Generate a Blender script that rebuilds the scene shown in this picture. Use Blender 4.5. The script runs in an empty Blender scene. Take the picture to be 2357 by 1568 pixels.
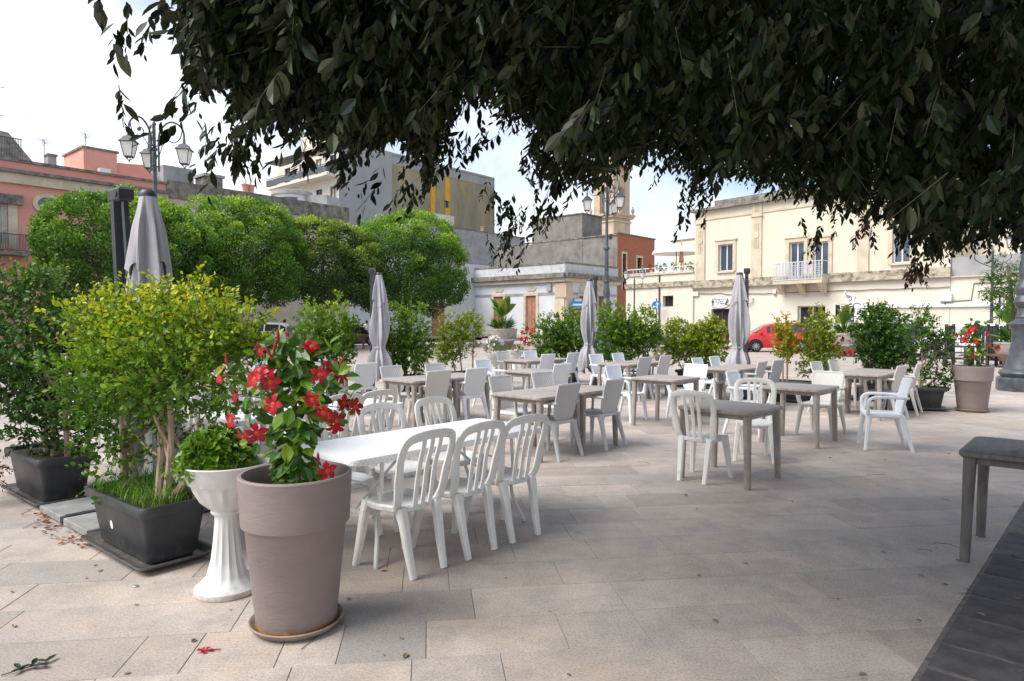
import bpy, bmesh, math, random
import numpy as np
from mathutils import Vector, Matrix
R = math.radians
rnd = random.Random(7)
nr = np.random.default_rng(11)
SC = bpy.context.scene
COL = SC.collection

# ------------------------------------------------------------------ camera
F, HZ, CX, EYE = 1540.0, 740.0, 1178.5, 1.6     # focal length, horizon, centre in 2357 px wide units; eye height
cam = bpy.data.cameras.new('camera')
cam.sensor_width = 36.0
cam.lens = 36.0 * F / 2357.0
cam.clip_start = 0.05
cam.clip_end = 2000.0
camo = bpy.data.objects.new('camera', cam)
camo.location = (0, 0, EYE)
camo.rotation_euler = (R(90) - math.atan((784.0 - HZ) / F), 0, 0)
COL.objects.link(camo)
SC.camera = camo

# ------------------------------------------------------------------ light
TO_SUN = Vector((-0.58, -0.22, 0.78)).normalized()
SUN_EL = math.asin(TO_SUN.z)
SUN_ROT = math.atan2(TO_SUN.x, TO_SUN.y)
wd = bpy.data.worlds.new('World')
SC.world = wd
wd.use_nodes = True
nt = wd.node_tree
for n in list(nt.nodes):
    nt.nodes.remove(n)
out = nt.nodes.new('ShaderNodeOutputWorld')
bg = nt.nodes.new('ShaderNodeBackground')
bg.inputs['Strength'].default_value = 0.12
sky = nt.nodes.new('ShaderNodeTexSky')
sky.sky_type = 'NISHITA'
sky.sun_disc = False
sky.sun_elevation = SUN_EL
sky.sun_rotation = SUN_ROT
sky.air_density = 1.0
sky.dust_density = 1.5
tc = nt.nodes.new('ShaderNodeTexCoord')
mp = nt.nodes.new('ShaderNodeMapping')
mp.inputs['Scale'].default_value = (1.0, 1.0, 2.6)
mp.inputs['Location'].default_value = (0.35, 0.1, 0.0)
nz = nt.nodes.new('ShaderNodeTexNoise')
nz.inputs['Scale'].default_value = 1.7
nz.inputs['Detail'].default_value = 9.0
nz.inputs['Roughness'].default_value = 0.58
nz.inputs['Distortion'].default_value = 0.35
rp = nt.nodes.new('ShaderNodeValToRGB')
rp.color_ramp.elements[0].position = 0.42
rp.color_ramp.elements[0].color = (0.12, 0.12, 0.12, 1)
rp.color_ramp.elements[1].position = 0.64
rp.color_ramp.elements[1].color = (0.97, 0.97, 0.97, 1)
mx = nt.nodes.new('ShaderNodeMix')
mx.data_type = 'RGBA'
mx.inputs[7].default_value = (6.3, 6.5, 6.8, 1)
nt.links.new(tc.outputs['Generated'], mp.inputs['Vector'])
nt.links.new(mp.outputs['Vector'], nz.inputs['Vector'])
nt.links.new(nz.outputs['Fac'], rp.inputs['Fac'])
nt.links.new(rp.outputs['Color'], mx.inputs[0])
nt.links.new(sky.outputs['Color'], mx.inputs[6])
nt.links.new(mx.outputs[2], bg.inputs['Color'])
nt.links.new(bg.outputs['Background'], out.inputs['Surface'])

sun = bpy.data.lights.new('sun', 'SUN')
sun.energy = 2.6
sun.angle = R(40)
sun.color = (1.0, 0.95, 0.88)
suno = bpy.data.objects.new('sun', sun)
suno.rotation_euler = TO_SUN.to_track_quat('Z', 'Y').to_euler()
suno.location = (0, 0, 40)
COL.objects.link(suno)

SC.view_settings.view_transform = 'Standard'
SC.view_settings.look = 'None'
SC.view_settings.exposure = 0.78
SC.view_settings.gamma = 1.0
SC.view_settings.use_curve_mapping = False
SC.render.engine = 'CYCLES'
SC.cycles.use_denoising = True
SC.cycles.max_bounces = 8
SC.cycles.diffuse_bounces = 4
SC.cycles.glossy_bounces = 3
SC.cycles.transmission_bounces = 4
SC.cycles.transparent_max_bounces = 6
SC.cycles.caustics_reflective = False
SC.cycles.caustics_refractive = False

# ------------------------------------------------------------------ helpers
def W(px, py, Y):
    """point at forward distance Y that the picture shows at (px, py)"""
    return Vector(((px - CX) / F * Y, Y, EYE + (HZ - py) / F * Y))

def D2(deg):
    return Vector((math.cos(R(deg)), math.sin(R(deg)), 0))

class MB:
    def __init__(s):
        s.v = []; s.f = []; s.m = []; s.cur = 0
    def add(s, vs, fs):
        o = len(s.v)
        s.v.extend([tuple(p) for p in vs])
        for f in fs:
            s.f.append(tuple(i + o for i in f)); s.m.append(s.cur)
        return s
    def box(s, c, d, rz=0.0, bev=0.0):
        x, y, z = d[0] / 2, d[1] / 2, d[2] / 2
        ca, sa = math.cos(rz), math.sin(rz)
        def tr(p):
            return (c[0] + p[0] * ca - p[1] * sa, c[1] + p[0] * sa + p[1] * ca, c[2] + p[2])
        if bev <= 0:
            vs = [(-x, -y, -z), (x, -y, -z), (x, y, -z), (-x, y, -z), (-x, -y, z), (x, -y, z), (x, y, z), (-x, y, z)]
            fs = [(0, 3, 2, 1), (4, 5, 6, 7), (0, 1, 5, 4), (1, 2, 6, 5), (2, 3, 7, 6), (3, 0, 4, 7)]
            return s.add([tr(p) for p in vs], fs)
        b = min(bev, x * .9, y * .9, z * .9)
        rings = [(x - b, y - b, -z), (x, y, -z + b), (x, y, z - b), (x - b, y - b, z)]
        vs = []
        for (a, q, h) in rings:
            vs += [(-a, -q, h), (a, -q, h), (a, q, h), (-a, q, h)]
        fs = [(3, 2, 1, 0), (12, 13, 14, 15)]
        for r in range(3):
            for k in range(4):
                fs.append((r * 4 + k, r * 4 + (k + 1) % 4, r * 4 + 4 + (k + 1) % 4, r * 4 + 4 + k))
        return s.add([tr(p) for p in vs], fs)
    def tube(s, path, r, k=8, flat=1.0, up=(0, 0, 1), sq=2.0, cap=True):
        P = [Vector(p) for p in path]; n = len(P)
        rr = r if isinstance(r, (list, tuple)) else [r] * n
        up = Vector(up); vs = []; prev = None
        for i in range(n):
            t = (P[min(i + 1, n - 1)] - P[max(i - 1, 0)])
            if t.length < 1e-9: t = Vector((0, 0, 1))
            t.normalize()
            sd = t.cross(up)
            if sd.length < 0.05:
                sd = prev.copy() if prev is not None else t.cross(Vector((1, 0.3, 0.1)))
            sd.normalize()
            if prev is not None and sd.dot(prev) < 0: sd = -sd
            prev = sd
            no = sd.cross(t).normalized()
            for j in range(k):
                a = 2 * math.pi * (j + .5) / k
                ca, sa = math.cos(a), math.sin(a)
                if sq != 2.0:
                    ca = math.copysign(abs(ca) ** (2 / sq), ca); sa = math.copysign(abs(sa) ** (2 / sq), sa)
                vs.append(P[i] + sd * (ca * rr[i]) + no * (sa * rr[i] * flat))
        fs = []
        for i in range(n - 1):
            for j in range(k):
                a = i * k + j; b = i * k + (j + 1) % k
                fs.append((a, b, b + k, a + k))
        if cap:
            fs.append(tuple(range(k - 1, -1, -1))); fs.append(tuple(range((n - 1) * k, n * k)))
        return s.add(vs, fs)
    def lathe(s, prof, k=24, c=(0, 0, 0), mod=None, cap=True, ph=0.0):
        vs = []; n = len(prof)
        for i, (r, z) in enumerate(prof):
            for j in range(k):
                a = 2 * math.pi * j / k + ph
                q = r if mod is None else mod(a, r, z, i)
                vs.append((c[0] + q * math.cos(a), c[1] + q * math.sin(a), c[2] + z))
        fs = []
        for i in range(n - 1):
            for j in range(k):
                a = i * k + j; b = i * k + (j + 1) % k
                fs.append((a, b, b + k, a + k))
        if cap:
            fs.append(tuple(range(k - 1, -1, -1))); fs.append(tuple(range((n - 1) * k, n * k)))
        return s.add(vs, fs)
    def prism(s, poly, z0, z1, ch=0.0):
        """poly: ccw list of (x, y); optional chamfer on the top edge"""
        n = len(poly)
        cx = sum(p[0] for p in poly) / n; cy = sum(p[1] for p in poly) / n
        def ins(e):
            o = []
            for (x, y) in poly:
                l = math.hypot(x - cx, y - cy) or 1
                o.append((x - (x - cx) / l * e * 1.4, y - (y - cy) / l * e * 1.4))
            return o
        rings = [(poly, z0), (poly, z1 - ch)]
        if ch > 0: rings.append((ins(ch), z1))
        vs = [(x, y, z) for (pl, z) in rings for (x, y) in pl]
        m = len(rings)
        fs = [tuple(range(n - 1, -1, -1)), tuple(range((m - 1) * n, m * n))]
        for r in range(m - 1):
            for j in range(n):
                a = r * n + j; b = r * n + (j + 1) % n
                fs.append((a, b, b + n, a + n))
        return s.add(vs, fs)
    def rslab(s, w, d, z0, z1, rad, bev, c=(0, 0), q=5):
        """slab with rounded corners and softened edges"""
        def ring(e):
            o = []
            for (sx, sy, a0) in ((1, 1, 0), (-1, 1, 90), (-1, -1, 180), (1, -1, 270)):
                for j in range(q):
                    a = R(a0 + 90 * j / (q - 1)); rr = max(rad - e, 0.001)
                    o.append((c[0] + sx * (w / 2 - rad) + rr * math.cos(a), c[1] + sy * (d / 2 - rad) + rr * math.sin(a)))
            return o
        rs = [(ring(bev), z0), (ring(0), z0 + bev), (ring(0), z1 - bev), (ring(bev * .3), z1 - bev * .3), (ring(bev), z1)]
        n = 4 * q; vs = [(x, y, z) for (pl, z) in rs for (x, y) in pl]
        fs = [tuple(range(n - 1, -1, -1)), tuple(range(4 * n, 5 * n))]
        for r in range(4):
            for j in range(n):
                a = r * n + j; b = r * n + (j + 1) % n
                fs.append((a, b, b + n, a + n))
        return s.add(vs, fs)
    def sheet(s, fn, nu, nv, closed_u=False):
        vs = [fn(i / (nu if closed_u else nu - 1), j / (nv - 1)) for j in range(nv) for i in range(nu)]
        fs = []
        for j in range(nv - 1):
            for i in range(nu if closed_u else nu - 1):
                a = j * nu + i; b = j * nu + (i + 1) % nu
                fs.append((a, b, b + nu, a + nu))
        return s.add(vs, fs)
    def mesh(s, name, mats, smooth=False):
        me = bpy.data.meshes.new(name)
        me.from_pydata(s.v, [], s.f)
        if not isinstance(mats, (list, tuple)): mats = [mats]
        for m in mats: me.materials.append(m)
        if len(mats) > 1: me.polygons.foreach_set('material_index', s.m)
        if smooth:
            me.polygons.foreach_set('use_smooth', [True] * len(me.polygons))
            try: me.set_sharp_from_angle(angle=R(38))
            except Exception: pass
        me.update()
        return me
    def build(s, name, mats, parent=None, smooth=False):
        return ob(name, s.mesh(name, mats, smooth), parent)

def ob(name, me, parent=None, loc=None, rz=None):
    o = bpy.data.objects.new(name, me)
    COL.objects.link(o)
    if parent is not None: o.parent = parent
    if loc is not None: o.location = loc
    if rz is not None: o.rotation_euler = (0, 0, rz)
    return o

def tag(o, label=None, cat=None, group=None, kind=None):
    if label: o['label'] = label
    if cat: o['category'] = cat
    if group: o['group'] = group
    if kind: o['kind'] = kind
    return o

def thing(name, label, cat, loc=(0, 0, 0), rz=0.0, group=None):
    o = ob(name, None, None, loc, rz)
    o.empty_display_size = 0.1
    return tag(o, label, cat, group)

def copy_tree(o, parent=None):
    c = o.copy(); COL.objects.link(c)
    if parent is not None: c.parent = parent
    for ch in list(o.children): copy_tree(ch, c)
    return c

def place(proto, used, loc, rz, label, cat, group=None):
    """first use moves the model itself, later ones copy it with its parts"""
    o = proto if not used else copy_tree(proto)
    used.append(1)
    o.location = loc; o.rotation_euler = (0, 0, rz)
    tag(o, label, cat, group)
    return o

# ------------------------------------------------------------------ materials
def newmat(name):
    m = bpy.data.materials.new(name); m.use_nodes = True
    n = m.node_tree.nodes; l = m.node_tree.links
    return m, n, l, n['Principled BSDF']

def mat(name, c1, c2=None, rough=0.6, sc=6.0, bump=0.0, bsc=60.0, spec=0.35, metal=0.0, lo=0.35, hi=0.65, c3=None, sc3=1.5, t3=0.55, stretch=(1, 1, 1), rnd_obj=0.0, world=False, splash=None):
    m, n, l, b = newmat(name)
    b.inputs['Roughness'].default_value = rough
    b.inputs['Specular IOR Level'].default_value = spec
    b.inputs['Metallic'].default_value = metal
    tcn = n.new('ShaderNodeTexCoord'); mpn = n.new('ShaderNodeMapping')
    mpn.inputs['Scale'].default_value = stretch
    if world:
        l.new(n.new('ShaderNodeNewGeometry').outputs['Position'], mpn.inputs['Vector'])
    else:
        l.new(tcn.outputs['Object'], mpn.inputs['Vector'])
    if c2 is None:
        c2 = tuple(min(1, x * 1.12) for x in c1); c1 = tuple(x * 0.9 for x in c1)
    nz = n.new('ShaderNodeTexNoise'); nz.inputs['Scale'].default_value = sc; nz.inputs['Detail'].default_value = 8; nz.inputs['Roughness'].default_value = .62
    l.new(mpn.outputs['Vector'], nz.inputs['Vector'])
    r = n.new('ShaderNodeValToRGB')
    r.color_ramp.elements[0].position = lo; r.color_ramp.elements[0].color = (*c1, 1)
    r.color_ramp.elements[1].position = hi; r.color_ramp.elements[1].color = (*c2, 1)
    l.new(nz.outputs['Fac'], r.inputs['Fac'])
    col = r.outputs['Color']
    if c3 is not None:
        n3 = n.new('ShaderNodeTexNoise'); n3.inputs['Scale'].default_value = sc3; n3.inputs['Detail'].default_value = 10; n3.inputs['Roughness'].default_value = .7
        l.new(mpn.outputs['Vector'], n3.inputs['Vector'])
        r3 = n.new('ShaderNodeValToRGB')
        r3.color_ramp.elements[0].position = t3; r3.color_ramp.elements[0].color = (0, 0, 0, 1)
        r3.color_ramp.elements[1].position = min(1, t3 + .16); r3.color_ramp.elements[1].color = (1, 1, 1, 1)
        l.new(n3.outputs['Fac'], r3.inputs['Fac'])
        mxn = n.new('ShaderNodeMix'); mxn.data_type = 'RGBA'
        l.new(r3.outputs['Color'], mxn.inputs[0]); l.new(col, mxn.inputs[6]); mxn.inputs[7].default_value = (*c3, 1)
        col = mxn.outputs[2]
    if splash is not None:          # dried soil splashes low on the body
        sp_c, sp_z = splash
        sxyz = n.new('ShaderNodeSeparateXYZ'); l.new(tcn.outputs['Object'], sxyz.inputs[0])
        mr_ = n.new('ShaderNodeMapRange'); mr_.inputs['From Min'].default_value = 0; mr_.inputs['From Max'].default_value = sp_z; mr_.inputs['To Min'].default_value = .30; mr_.inputs['To Max'].default_value = -.12
        l.new(sxyz.outputs[2], mr_.inputs['Value'])
        ns = n.new('ShaderNodeTexNoise'); ns.inputs['Scale'].default_value = 14; ns.inputs['Detail'].default_value = 9; ns.inputs['Roughness'].default_value = .75
        l.new(tcn.outputs['Object'], ns.inputs['Vector'])
        ad_ = n.new('ShaderNodeMath'); ad_.operation = 'ADD'; l.new(ns.outputs['Fac'], ad_.inputs[0]); l.new(mr_.outputs['Result'], ad_.inputs[1])
        rs_ = n.new('ShaderNodeValToRGB'); rs_.color_ramp.elements[0].position = .55; rs_.color_ramp.elements[0].color = (0, 0, 0, 1); rs_.color_ramp.elements[1].position = .85; rs_.color_ramp.elements[1].color = (.75, .75, .75, 1)
        l.new(ad_.outputs[0], rs_.inputs['Fac'])
        mxs = n.new('ShaderNodeMix'); mxs.data_type = 'RGBA'; l.new(rs_.outputs['Color'], mxs.inputs[0]); l.new(col, mxs.inputs[6]); mxs.inputs[7].default_value = (*sp_c, 1)
        col = mxs.outputs[2]
    if rnd_obj > 0:
        oi = n.new('ShaderNodeObjectInfo'); mr = n.new('ShaderNodeMapRange')
        mr.inputs['To Min'].default_value = 1 - rnd_obj; mr.inputs['To Max'].default_value = 1 + rnd_obj
        l.new(oi.outputs['Random'], mr.inputs['Value'])
        hs = n.new('ShaderNodeHueSaturation'); l.new(col, hs.inputs['Color']); l.new(mr.outputs['Result'], hs.inputs['Value'])
        col = hs.outputs['Color']
    l.new(col, b.inputs['Base Color'])
    if bump > 0:
        nb = n.new('ShaderNodeTexNoise'); nb.inputs['Scale'].default_value = bsc; nb.inputs['Detail'].default_value = 5
        l.new(mpn.outputs['Vector'], nb.inputs['Vector'])
        bp = n.new('ShaderNodeBump'); bp.inputs['Strength'].default_value = bump; bp.inputs['Distance'].default_value = 0.01
        l.new(nb.outputs['Fac'], bp.inputs['Height']); l.new(bp.outputs['Normal'], b.inputs['Normal'])
    return m

def weave(name, c1, c2, cell=0.016, bump=0.6):
    """basket weave relief: two crossing waves"""
    m, n, l, b = newmat(name)
    b.inputs['Roughness'].default_value = .45
    t = n.new('ShaderNodeTexCoord'); mp_ = n.new('ShaderNodeMapping'); mp_.inputs['Scale'].default_value = (1 / cell, 1 / cell, 1 / cell)
    l.new(t.outputs['Object'], mp_.inputs['Vector'])
    sx = n.new('ShaderNodeSeparateXYZ'); l.new(mp_.outputs['Vector'], sx.inputs[0])
    def fn(op, a, bb=None, v=None):
        q = n.new('ShaderNodeMath'); q.operation = op
        l.new(a, q.inputs[0])
        if bb is not None: l.new(bb, q.inputs[1])
        elif v is not None: q.inputs[1].default_value = v
        return q.outputs[0]
    ax = fn('SINE', fn('MULTIPLY', sx.outputs[0], v=math.pi))
    az = fn('SINE', fn('MULTIPLY', fn('ADD', sx.outputs[2], sx.outputs[1]), v=math.pi))
    h = fn('ADD', fn('MULTIPLY', fn('MULTIPLY', ax, az), v=0.5), v=0.5)
    r = n.new('ShaderNodeValToRGB'); r.color_ramp.elements[0].color = (*c1, 1); r.color_ramp.elements[1].color = (*c2, 1)
    r.color_ramp.elements[0].position = .15; r.color_ramp.elements[1].position = .55
    l.new(h, r.inputs['Fac']); l.new(r.outputs['Color'], b.inputs['Base Color'])
    bp = n.new('ShaderNodeBump'); bp.inputs['Strength'].default_value = bump; bp.inputs['Distance'].default_value = .004
    l.new(h, bp.inputs['Height']); l.new(bp.outputs['Normal'], b.inputs['Normal'])
    return m

def leafmat(name, stops, trans=0.25, rough=0.45, src='attr', spec=0.4, back=None):
    """stops: [(pos, rgb)...] over the per-leaf tint"""
    m, n, l, b = newmat(name)
    r = n.new('ShaderNodeValToRGB'); cr = r.color_ramp
    while len(cr.elements) < len(stops): cr.elements.new(0.5)
    for e, (p, c) in zip(cr.elements, stops):
        e.position = p; e.color = (*c, 1)
    if src == 'attr':
        a = n.new('ShaderNodeAttribute'); a.attribute_name = 'tint'; l.new(a.outputs['Fac'], r.inputs['Fac'])
    else:
        a = n.new('ShaderNodeObjectInfo'); l.new(a.outputs['Random'], r.inputs['Fac'])
    col = r.outputs['Color']
    if back is not None:
        g = n.new('ShaderNodeNewGeometry'); mb_ = n.new('ShaderNodeMix'); mb_.data_type = 'RGBA'
        l.new(g.outputs['Backfacing'], mb_.inputs[0]); l.new(col, mb_.inputs[6]); mb_.inputs[7].default_value = (*back, 1)
        col = mb_.outputs[2]
    l.new(col, b.inputs['Base Color'])
    b.inputs['Roughness'].default_value = rough; b.inputs['Specular IOR Level'].default_value = spec
    if trans > 0:
        tr = n.new('ShaderNodeBsdfTranslucent'); l.new(col, tr.inputs['Color'])
        ms = n.new('ShaderNodeMixShader'); ms.inputs[0].default_value = trans
        l.new(b.outputs[0], ms.inputs[1]); l.new(tr.outputs[0], ms.inputs[2]); l.new(ms.outputs[0], n['Material Output'].inputs['Surface'])
    return m

def glassmat(name, c, rough=0.05):
    m, n, l, b = newmat(name)
    b.inputs['Base Color'].default_value = (*c, 1); b.inputs['Roughness'].default_value = rough
    b.inputs['Specular IOR Level'].default_value = 0.8
    return m

M = {}
M['white_plastic'] = mat('white_plastic', (.74, .725, .69), (.85, .84, .81), rough=.36, sc=5, c3=(.57, .52, .45), sc3=5, t3=.57, world=True)
M['white_seat'] = mat('white_seat', (.66, .67, .68), (.80, .81, .82), rough=.42, sc=9, c3=(.42, .43, .44), sc3=24, t3=.52, stretch=(1, 6, 1))
M['cool_plastic'] = mat('cool_plastic', (.73, .76, .80), (.81, .84, .87), rough=.33, sc=4, world=True, c3=(.60, .63, .67), sc3=4, t3=.58)
M['weave_cool'] = weave('weave_cool', (.58, .61, .65), (.77, .80, .84), cell=.013)
M['grey_plastic'] = mat('grey_plastic', (.50, .52, .55), (.58, .60, .64), rough=.38, sc=4, world=True, c3=(.47, .48, .49), sc3=4, t3=.58)
M['weave_grey'] = weave('weave_grey', (.38, .38, .38), (.54, .55, .56), cell=.013)
M['cream_plastic'] = mat('cream_plastic', (.56, .55, .52), (.68, .67, .64), rough=.45, sc=6, c3=(.45, .43, .39), sc3=6, t3=.58, world=True)
M['weave_cream'] = weave('weave_cream', (.46, .44, .41), (.70, .69, .66), cell=.017)
M['weave_top'] = weave('weave_top', (.72, .73, .75), (.86, .87, .88), cell=.018, bump=.35)
M['taupe_table'] = mat('taupe_table', (.27, .235, .21), (.39, .35, .32), rough=.55, sc=3.0, stretch=(1, 9, 2), c3=(.43, .39, .355), sc3=3.0, t3=.58, bump=.1, bsc=30, world=True)
M['dark_table'] = mat('dark_table', (.13, .12, .11), (.21, .195, .18), rough=.5, sc=3.0, stretch=(1, 9, 2), c3=(.24, .22, .20), sc3=2.5, t3=.66)
M['steel_white'] = mat('steel_white', (.62, .62, .60), (.74, .74, .72), rough=.4, sc=9, c3=(.35, .28, .22), sc3=9, t3=.68)
M['black_box'] = mat('black_box', (.030, .032, .036), (.060, .063, .070), rough=.45, sc=3, c3=(.12, .125, .13), sc3=5, t3=.60, bump=.08, bsc=20, splash=((.17, .15, .13), .16))
M['soil'] = mat('soil', (.04, .027, .017), (.10, .07, .045), rough=.95, sc=25, bump=.6, bsc=60)
M['taupe_pot'] = mat('taupe_pot', (.235, .188, .180), (.268, .216, .207), rough=.6, sc=2.5, stretch=(1, 1, 3), bump=.22, bsc=26, c3=(.29, .24, .23), sc3=2.4, t3=.62, splash=((.20, .13, .08), .16))
M['saucer'] = mat('saucer', (.23, .18, .15), (.36, .29, .24), rough=.7, sc=6, c3=(.22, .11, .04), sc3=6, t3=.56)
M['rust_mud'] = mat('rust_mud', (.10, .05, .02), (.30, .16, .06), rough=.9, sc=22)
M['urn'] = mat('urn', (.66, .66, .65), (.78, .78, .77), rough=.42, sc=5, c3=(.52, .50, .47), sc3=7, t3=.62, splash=((.38, .30, .22), .12))
M['canvas'] = mat('canvas', (.40, .39, .42), (.47, .46, .49), rough=.85, sc=3, bump=.12, bsc=300, spec=.15)
M['anthracite'] = mat('anthracite', (.026, .031, .036), (.05, .057, .064), rough=.4, sc=4, spec=.5)
M['iron'] = mat('iron', (.040, .047, .056), (.085, .097, .113), rough=.42, sc=5, spec=.5, c3=(.14, .15, .16), sc3=5, t3=.63)
M['slab_grey'] = mat('slab_grey', (.20, .20, .20), (.31, .31, .30), rough=.8, sc=7, c3=(.14, .13, .12), sc3=3, t3=.58, bump=.2)
M['lantern_glass'] = mat('lantern_glass', (.66, .66, .60), (.80, .80, .74), rough=.3, sc=3)
M['glass'] = glassmat('glass', (.03, .035, .04))
M['glass_blue'] = glassmat('glass_blue', (.06, .085, .12), .08)
M['dark_inside'] = mat('dark_inside', (.018, .017, .016), (.03, .028, .026), rough=.8)
M['bark'] = mat('bark', (.10, .072, .05), (.20, .15, .105), rough=.9, sc=18, stretch=(1, 1, .25), bump=.5, bsc=40)
M['pale_bark'] = mat('pale_bark', (.30, .215, .145), (.48, .375, .27), rough=.85, sc=14, stretch=(1, 1, .3), c3=(.20, .15, .10), sc3=14, t3=.58, bump=.3, bsc=40)
M['twig'] = mat('twig', (.055, .045, .03), (.12, .10, .065), rough=.8, sc=12)
M['stem_green'] = mat('stem_green', (.12, .19, .06), (.22, .22, .10), rough=.6, sc=12)
M['petal'] = mat('petal', (.24, .0008, .010), (.46, .003, .016), rough=.45, sc=22)
M['petal_pale'] = mat('petal_pale', (.60, .25, .22), (.75, .45, .38), rough=.5, sc=20)
M['stamen'] = mat('stamen', (.55, .05, .008), (.65, .10, .01), rough=.6)
M['petal_white'] = mat('petal_white', (.75, .72, .74), (.85, .84, .84), rough=.5)
M['bud'] = mat('bud', (.24, .012, .03), (.45, .02, .04), rough=.5, sc=12)

# ------------------------------------------------------------------ foliage tools
LT_FULL = (np.array([(0, 0, 0), (-.36, .25, .10), (-.50, .52, .13), (-.30, .80, .08), (0, 1, -.06), (.30, .80, .08), (.50, .52, .13), (.36, .25, .10), (0, .5, 0)], float),
           [(0, 8, 2, 1), (8, 4, 3, 2), (0, 7, 6, 8), (8, 6, 5, 4)])
LT_MID = (np.array([(0, 0, 0), (-.40, .30, .11), (-.42, .62, .12), (0, 1, -.03), (.42, .62, .12), (.40, .30, .11)], float), [(0, 3, 2, 1), (0, 5, 4, 3)])
LT_DIA = (np.array([(0, 0, 0), (-.5, .5, .12), (0, 1, 0), (.5, .5, .12)], float), [(0, 2, 1), (0, 3, 2)])

def unit(a):
    return a / np.maximum(np.linalg.norm(a, axis=-1, keepdims=True), 1e-9)

def leaf_arrays(P, T, N, L, Wd, tmpl):
    T = unit(T); S = unit(np.cross(T, N)); N2 = np.cross(S, T)
    tv, _ = tmpl
    V = (P[:, None, :] + S[:, None, :] * (tv[None, :, 0:1] * Wd[:, None, None])
         + T[:, None, :] * (tv[None, :, 1:2] * L[:, None, None]) + N2[:, None, :] * (tv[None, :, 2:3] * Wd[:, None, None]))
    return V

def leaves(name, P, T, N, L, Wd, tint, m, parent, tmpl=LT_FULL):
    n = len(P); tv, tf = tmpl; k = len(tv)
    V = leaf_arrays(P, T, N, L, Wd, tmpl).reshape(-1, 3)
    me = bpy.data.meshes.new(name)
    flat = np.concatenate([np.array(f) for f in tf]); lens = np.array([len(f) for f in tf])
    idx = (np.arange(n)[:, None] * k + flat[None, :]).ravel()
    tot = np.tile(lens, n); start = np.concatenate([[0], np.cumsum(tot)[:-1]])
    me.vertices.add(n * k); me.vertices.foreach_set('co', V.ravel().astype(np.float32))
    me.loops.add(len(idx)); me.loops.foreach_set('vertex_index', idx.astype(np.int32))
    me.polygons.add(len(tot)); me.polygons.foreach_set('loop_start', start.astype(np.int32))
    me.update(calc_edges=True)
    at = me.attributes.new('tint', 'FLOAT', 'POINT'); at.data.foreach_set('value', np.repeat(np.clip(tint, 0, 1), k).astype(np.float32))
    me.materials.append(m)
    return ob(name, me, parent)

def one_leaf(name, m, tmpl=LT_FULL):
    me = bpy.data.meshes.new(name)
    me.from_pydata([tuple(v) for v in tmpl[0]], [], tmpl[1]); me.materials.append(m); me.update()
    return me

def leaf_parts(me, P, T, N, L, Wd, parent, name='leaf'):
    T = unit(T); S = unit(np.cross(T, N)); N2 = np.cross(S, T)
    for i in range(len(P)):
        o = bpy.data.objects.new(name, me); COL.objects.link(o); o.parent = parent
        o.matrix_local = Matrix(((S[i, 0] * Wd[i], T[i, 0] * L[i], N2[i, 0] * Wd[i], P[i, 0]),
                                 (S[i, 1] * Wd[i], T[i, 1] * L[i], N2[i, 1] * Wd[i], P[i, 1]),
                                 (S[i, 2] * Wd[i], T[i, 2] * L[i], N2[i, 2] * Wd[i], P[i, 2]), (0, 0, 0, 1)))

def sph(n):
    return unit(nr.normal(size=(n, 3)))

def bumps(d, seed, fr=3.0):
    g = np.random.default_rng(seed); o = np.zeros(len(d))
    for i in range(7):
        k = g.normal(size=3) * fr * (1 + .35 * i); o += np.sin(d @ k + g.uniform(0, 6.28)) / (1 + .5 * i)
    return o / 2.6

def sprays(S, Dv, n_l, tw, L, Wd, droop=0.0, jit=.5, pair=True, lj=.25):
    """leaves along twigs: S tip-side start points, Dv twig directions; returns leaf arrays and twig segments"""
    m = len(S); t = (np.arange(n_l) + .5) / n_l
    ln = tw * nr.uniform(.6, 1.3, m)
    A = S[:, None, :] + Dv[:, None, :] * (t[None, :, None] * ln[:, None, None])
    A[..., 2] -= droop * (t[None, :] ** 2) * ln[:, None]
    A = A + nr.normal(size=A.shape) * .004
    rd = sph(m * n_l).reshape(m, n_l, 3)
    side = np.cross(Dv[:, None, :], rd)
    T = unit(side + Dv[:, None, :] * .55 + rd * jit * .5)
    T[..., 2] -= droop * .8
    N = unit(rd * .9 + Dv[:, None, :] * .8 + np.array([0, 0, .55]))
    sz = nr.uniform(1 - lj, 1 + lj, (m, n_l)) * (1.0 - .35 * (t[None, :] > .8))
    return (A.reshape(-1, 3), T.reshape(-1, 3), N.reshape(-1, 3), (sz * L).ravel(), (sz * Wd).ravel(),
            np.stack([S, S + Dv * ln[:, None]], 1), np.repeat(np.arange(m), n_l), np.tile(t, m))

def in_lobes(lobes, n, shell=.55, seed=1):
    """points biased to the skin of a union of ellipsoids [(c, r, weight)]; returns points and outward directions"""
    Ps, Ds = [], []
    wt = np.array([l[2] for l in lobes], float); wt /= wt.sum()
    for i, (c, r, w) in enumerate(lobes):
        k = max(4, int(n * wt[i])); d = sph(k)
        rad = 1 - shell * nr.uniform(0, 1, k) ** 1.6
        rad *= 1 + .16 * bumps(d, seed + i * 13, 3.2)
        Ps.append(np.array(c) + d * np.array(r) * rad[:, None]); Ds.append(unit(d / np.array(r)))
    return np.concatenate(Ps), np.concatenate(Ds)

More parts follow.
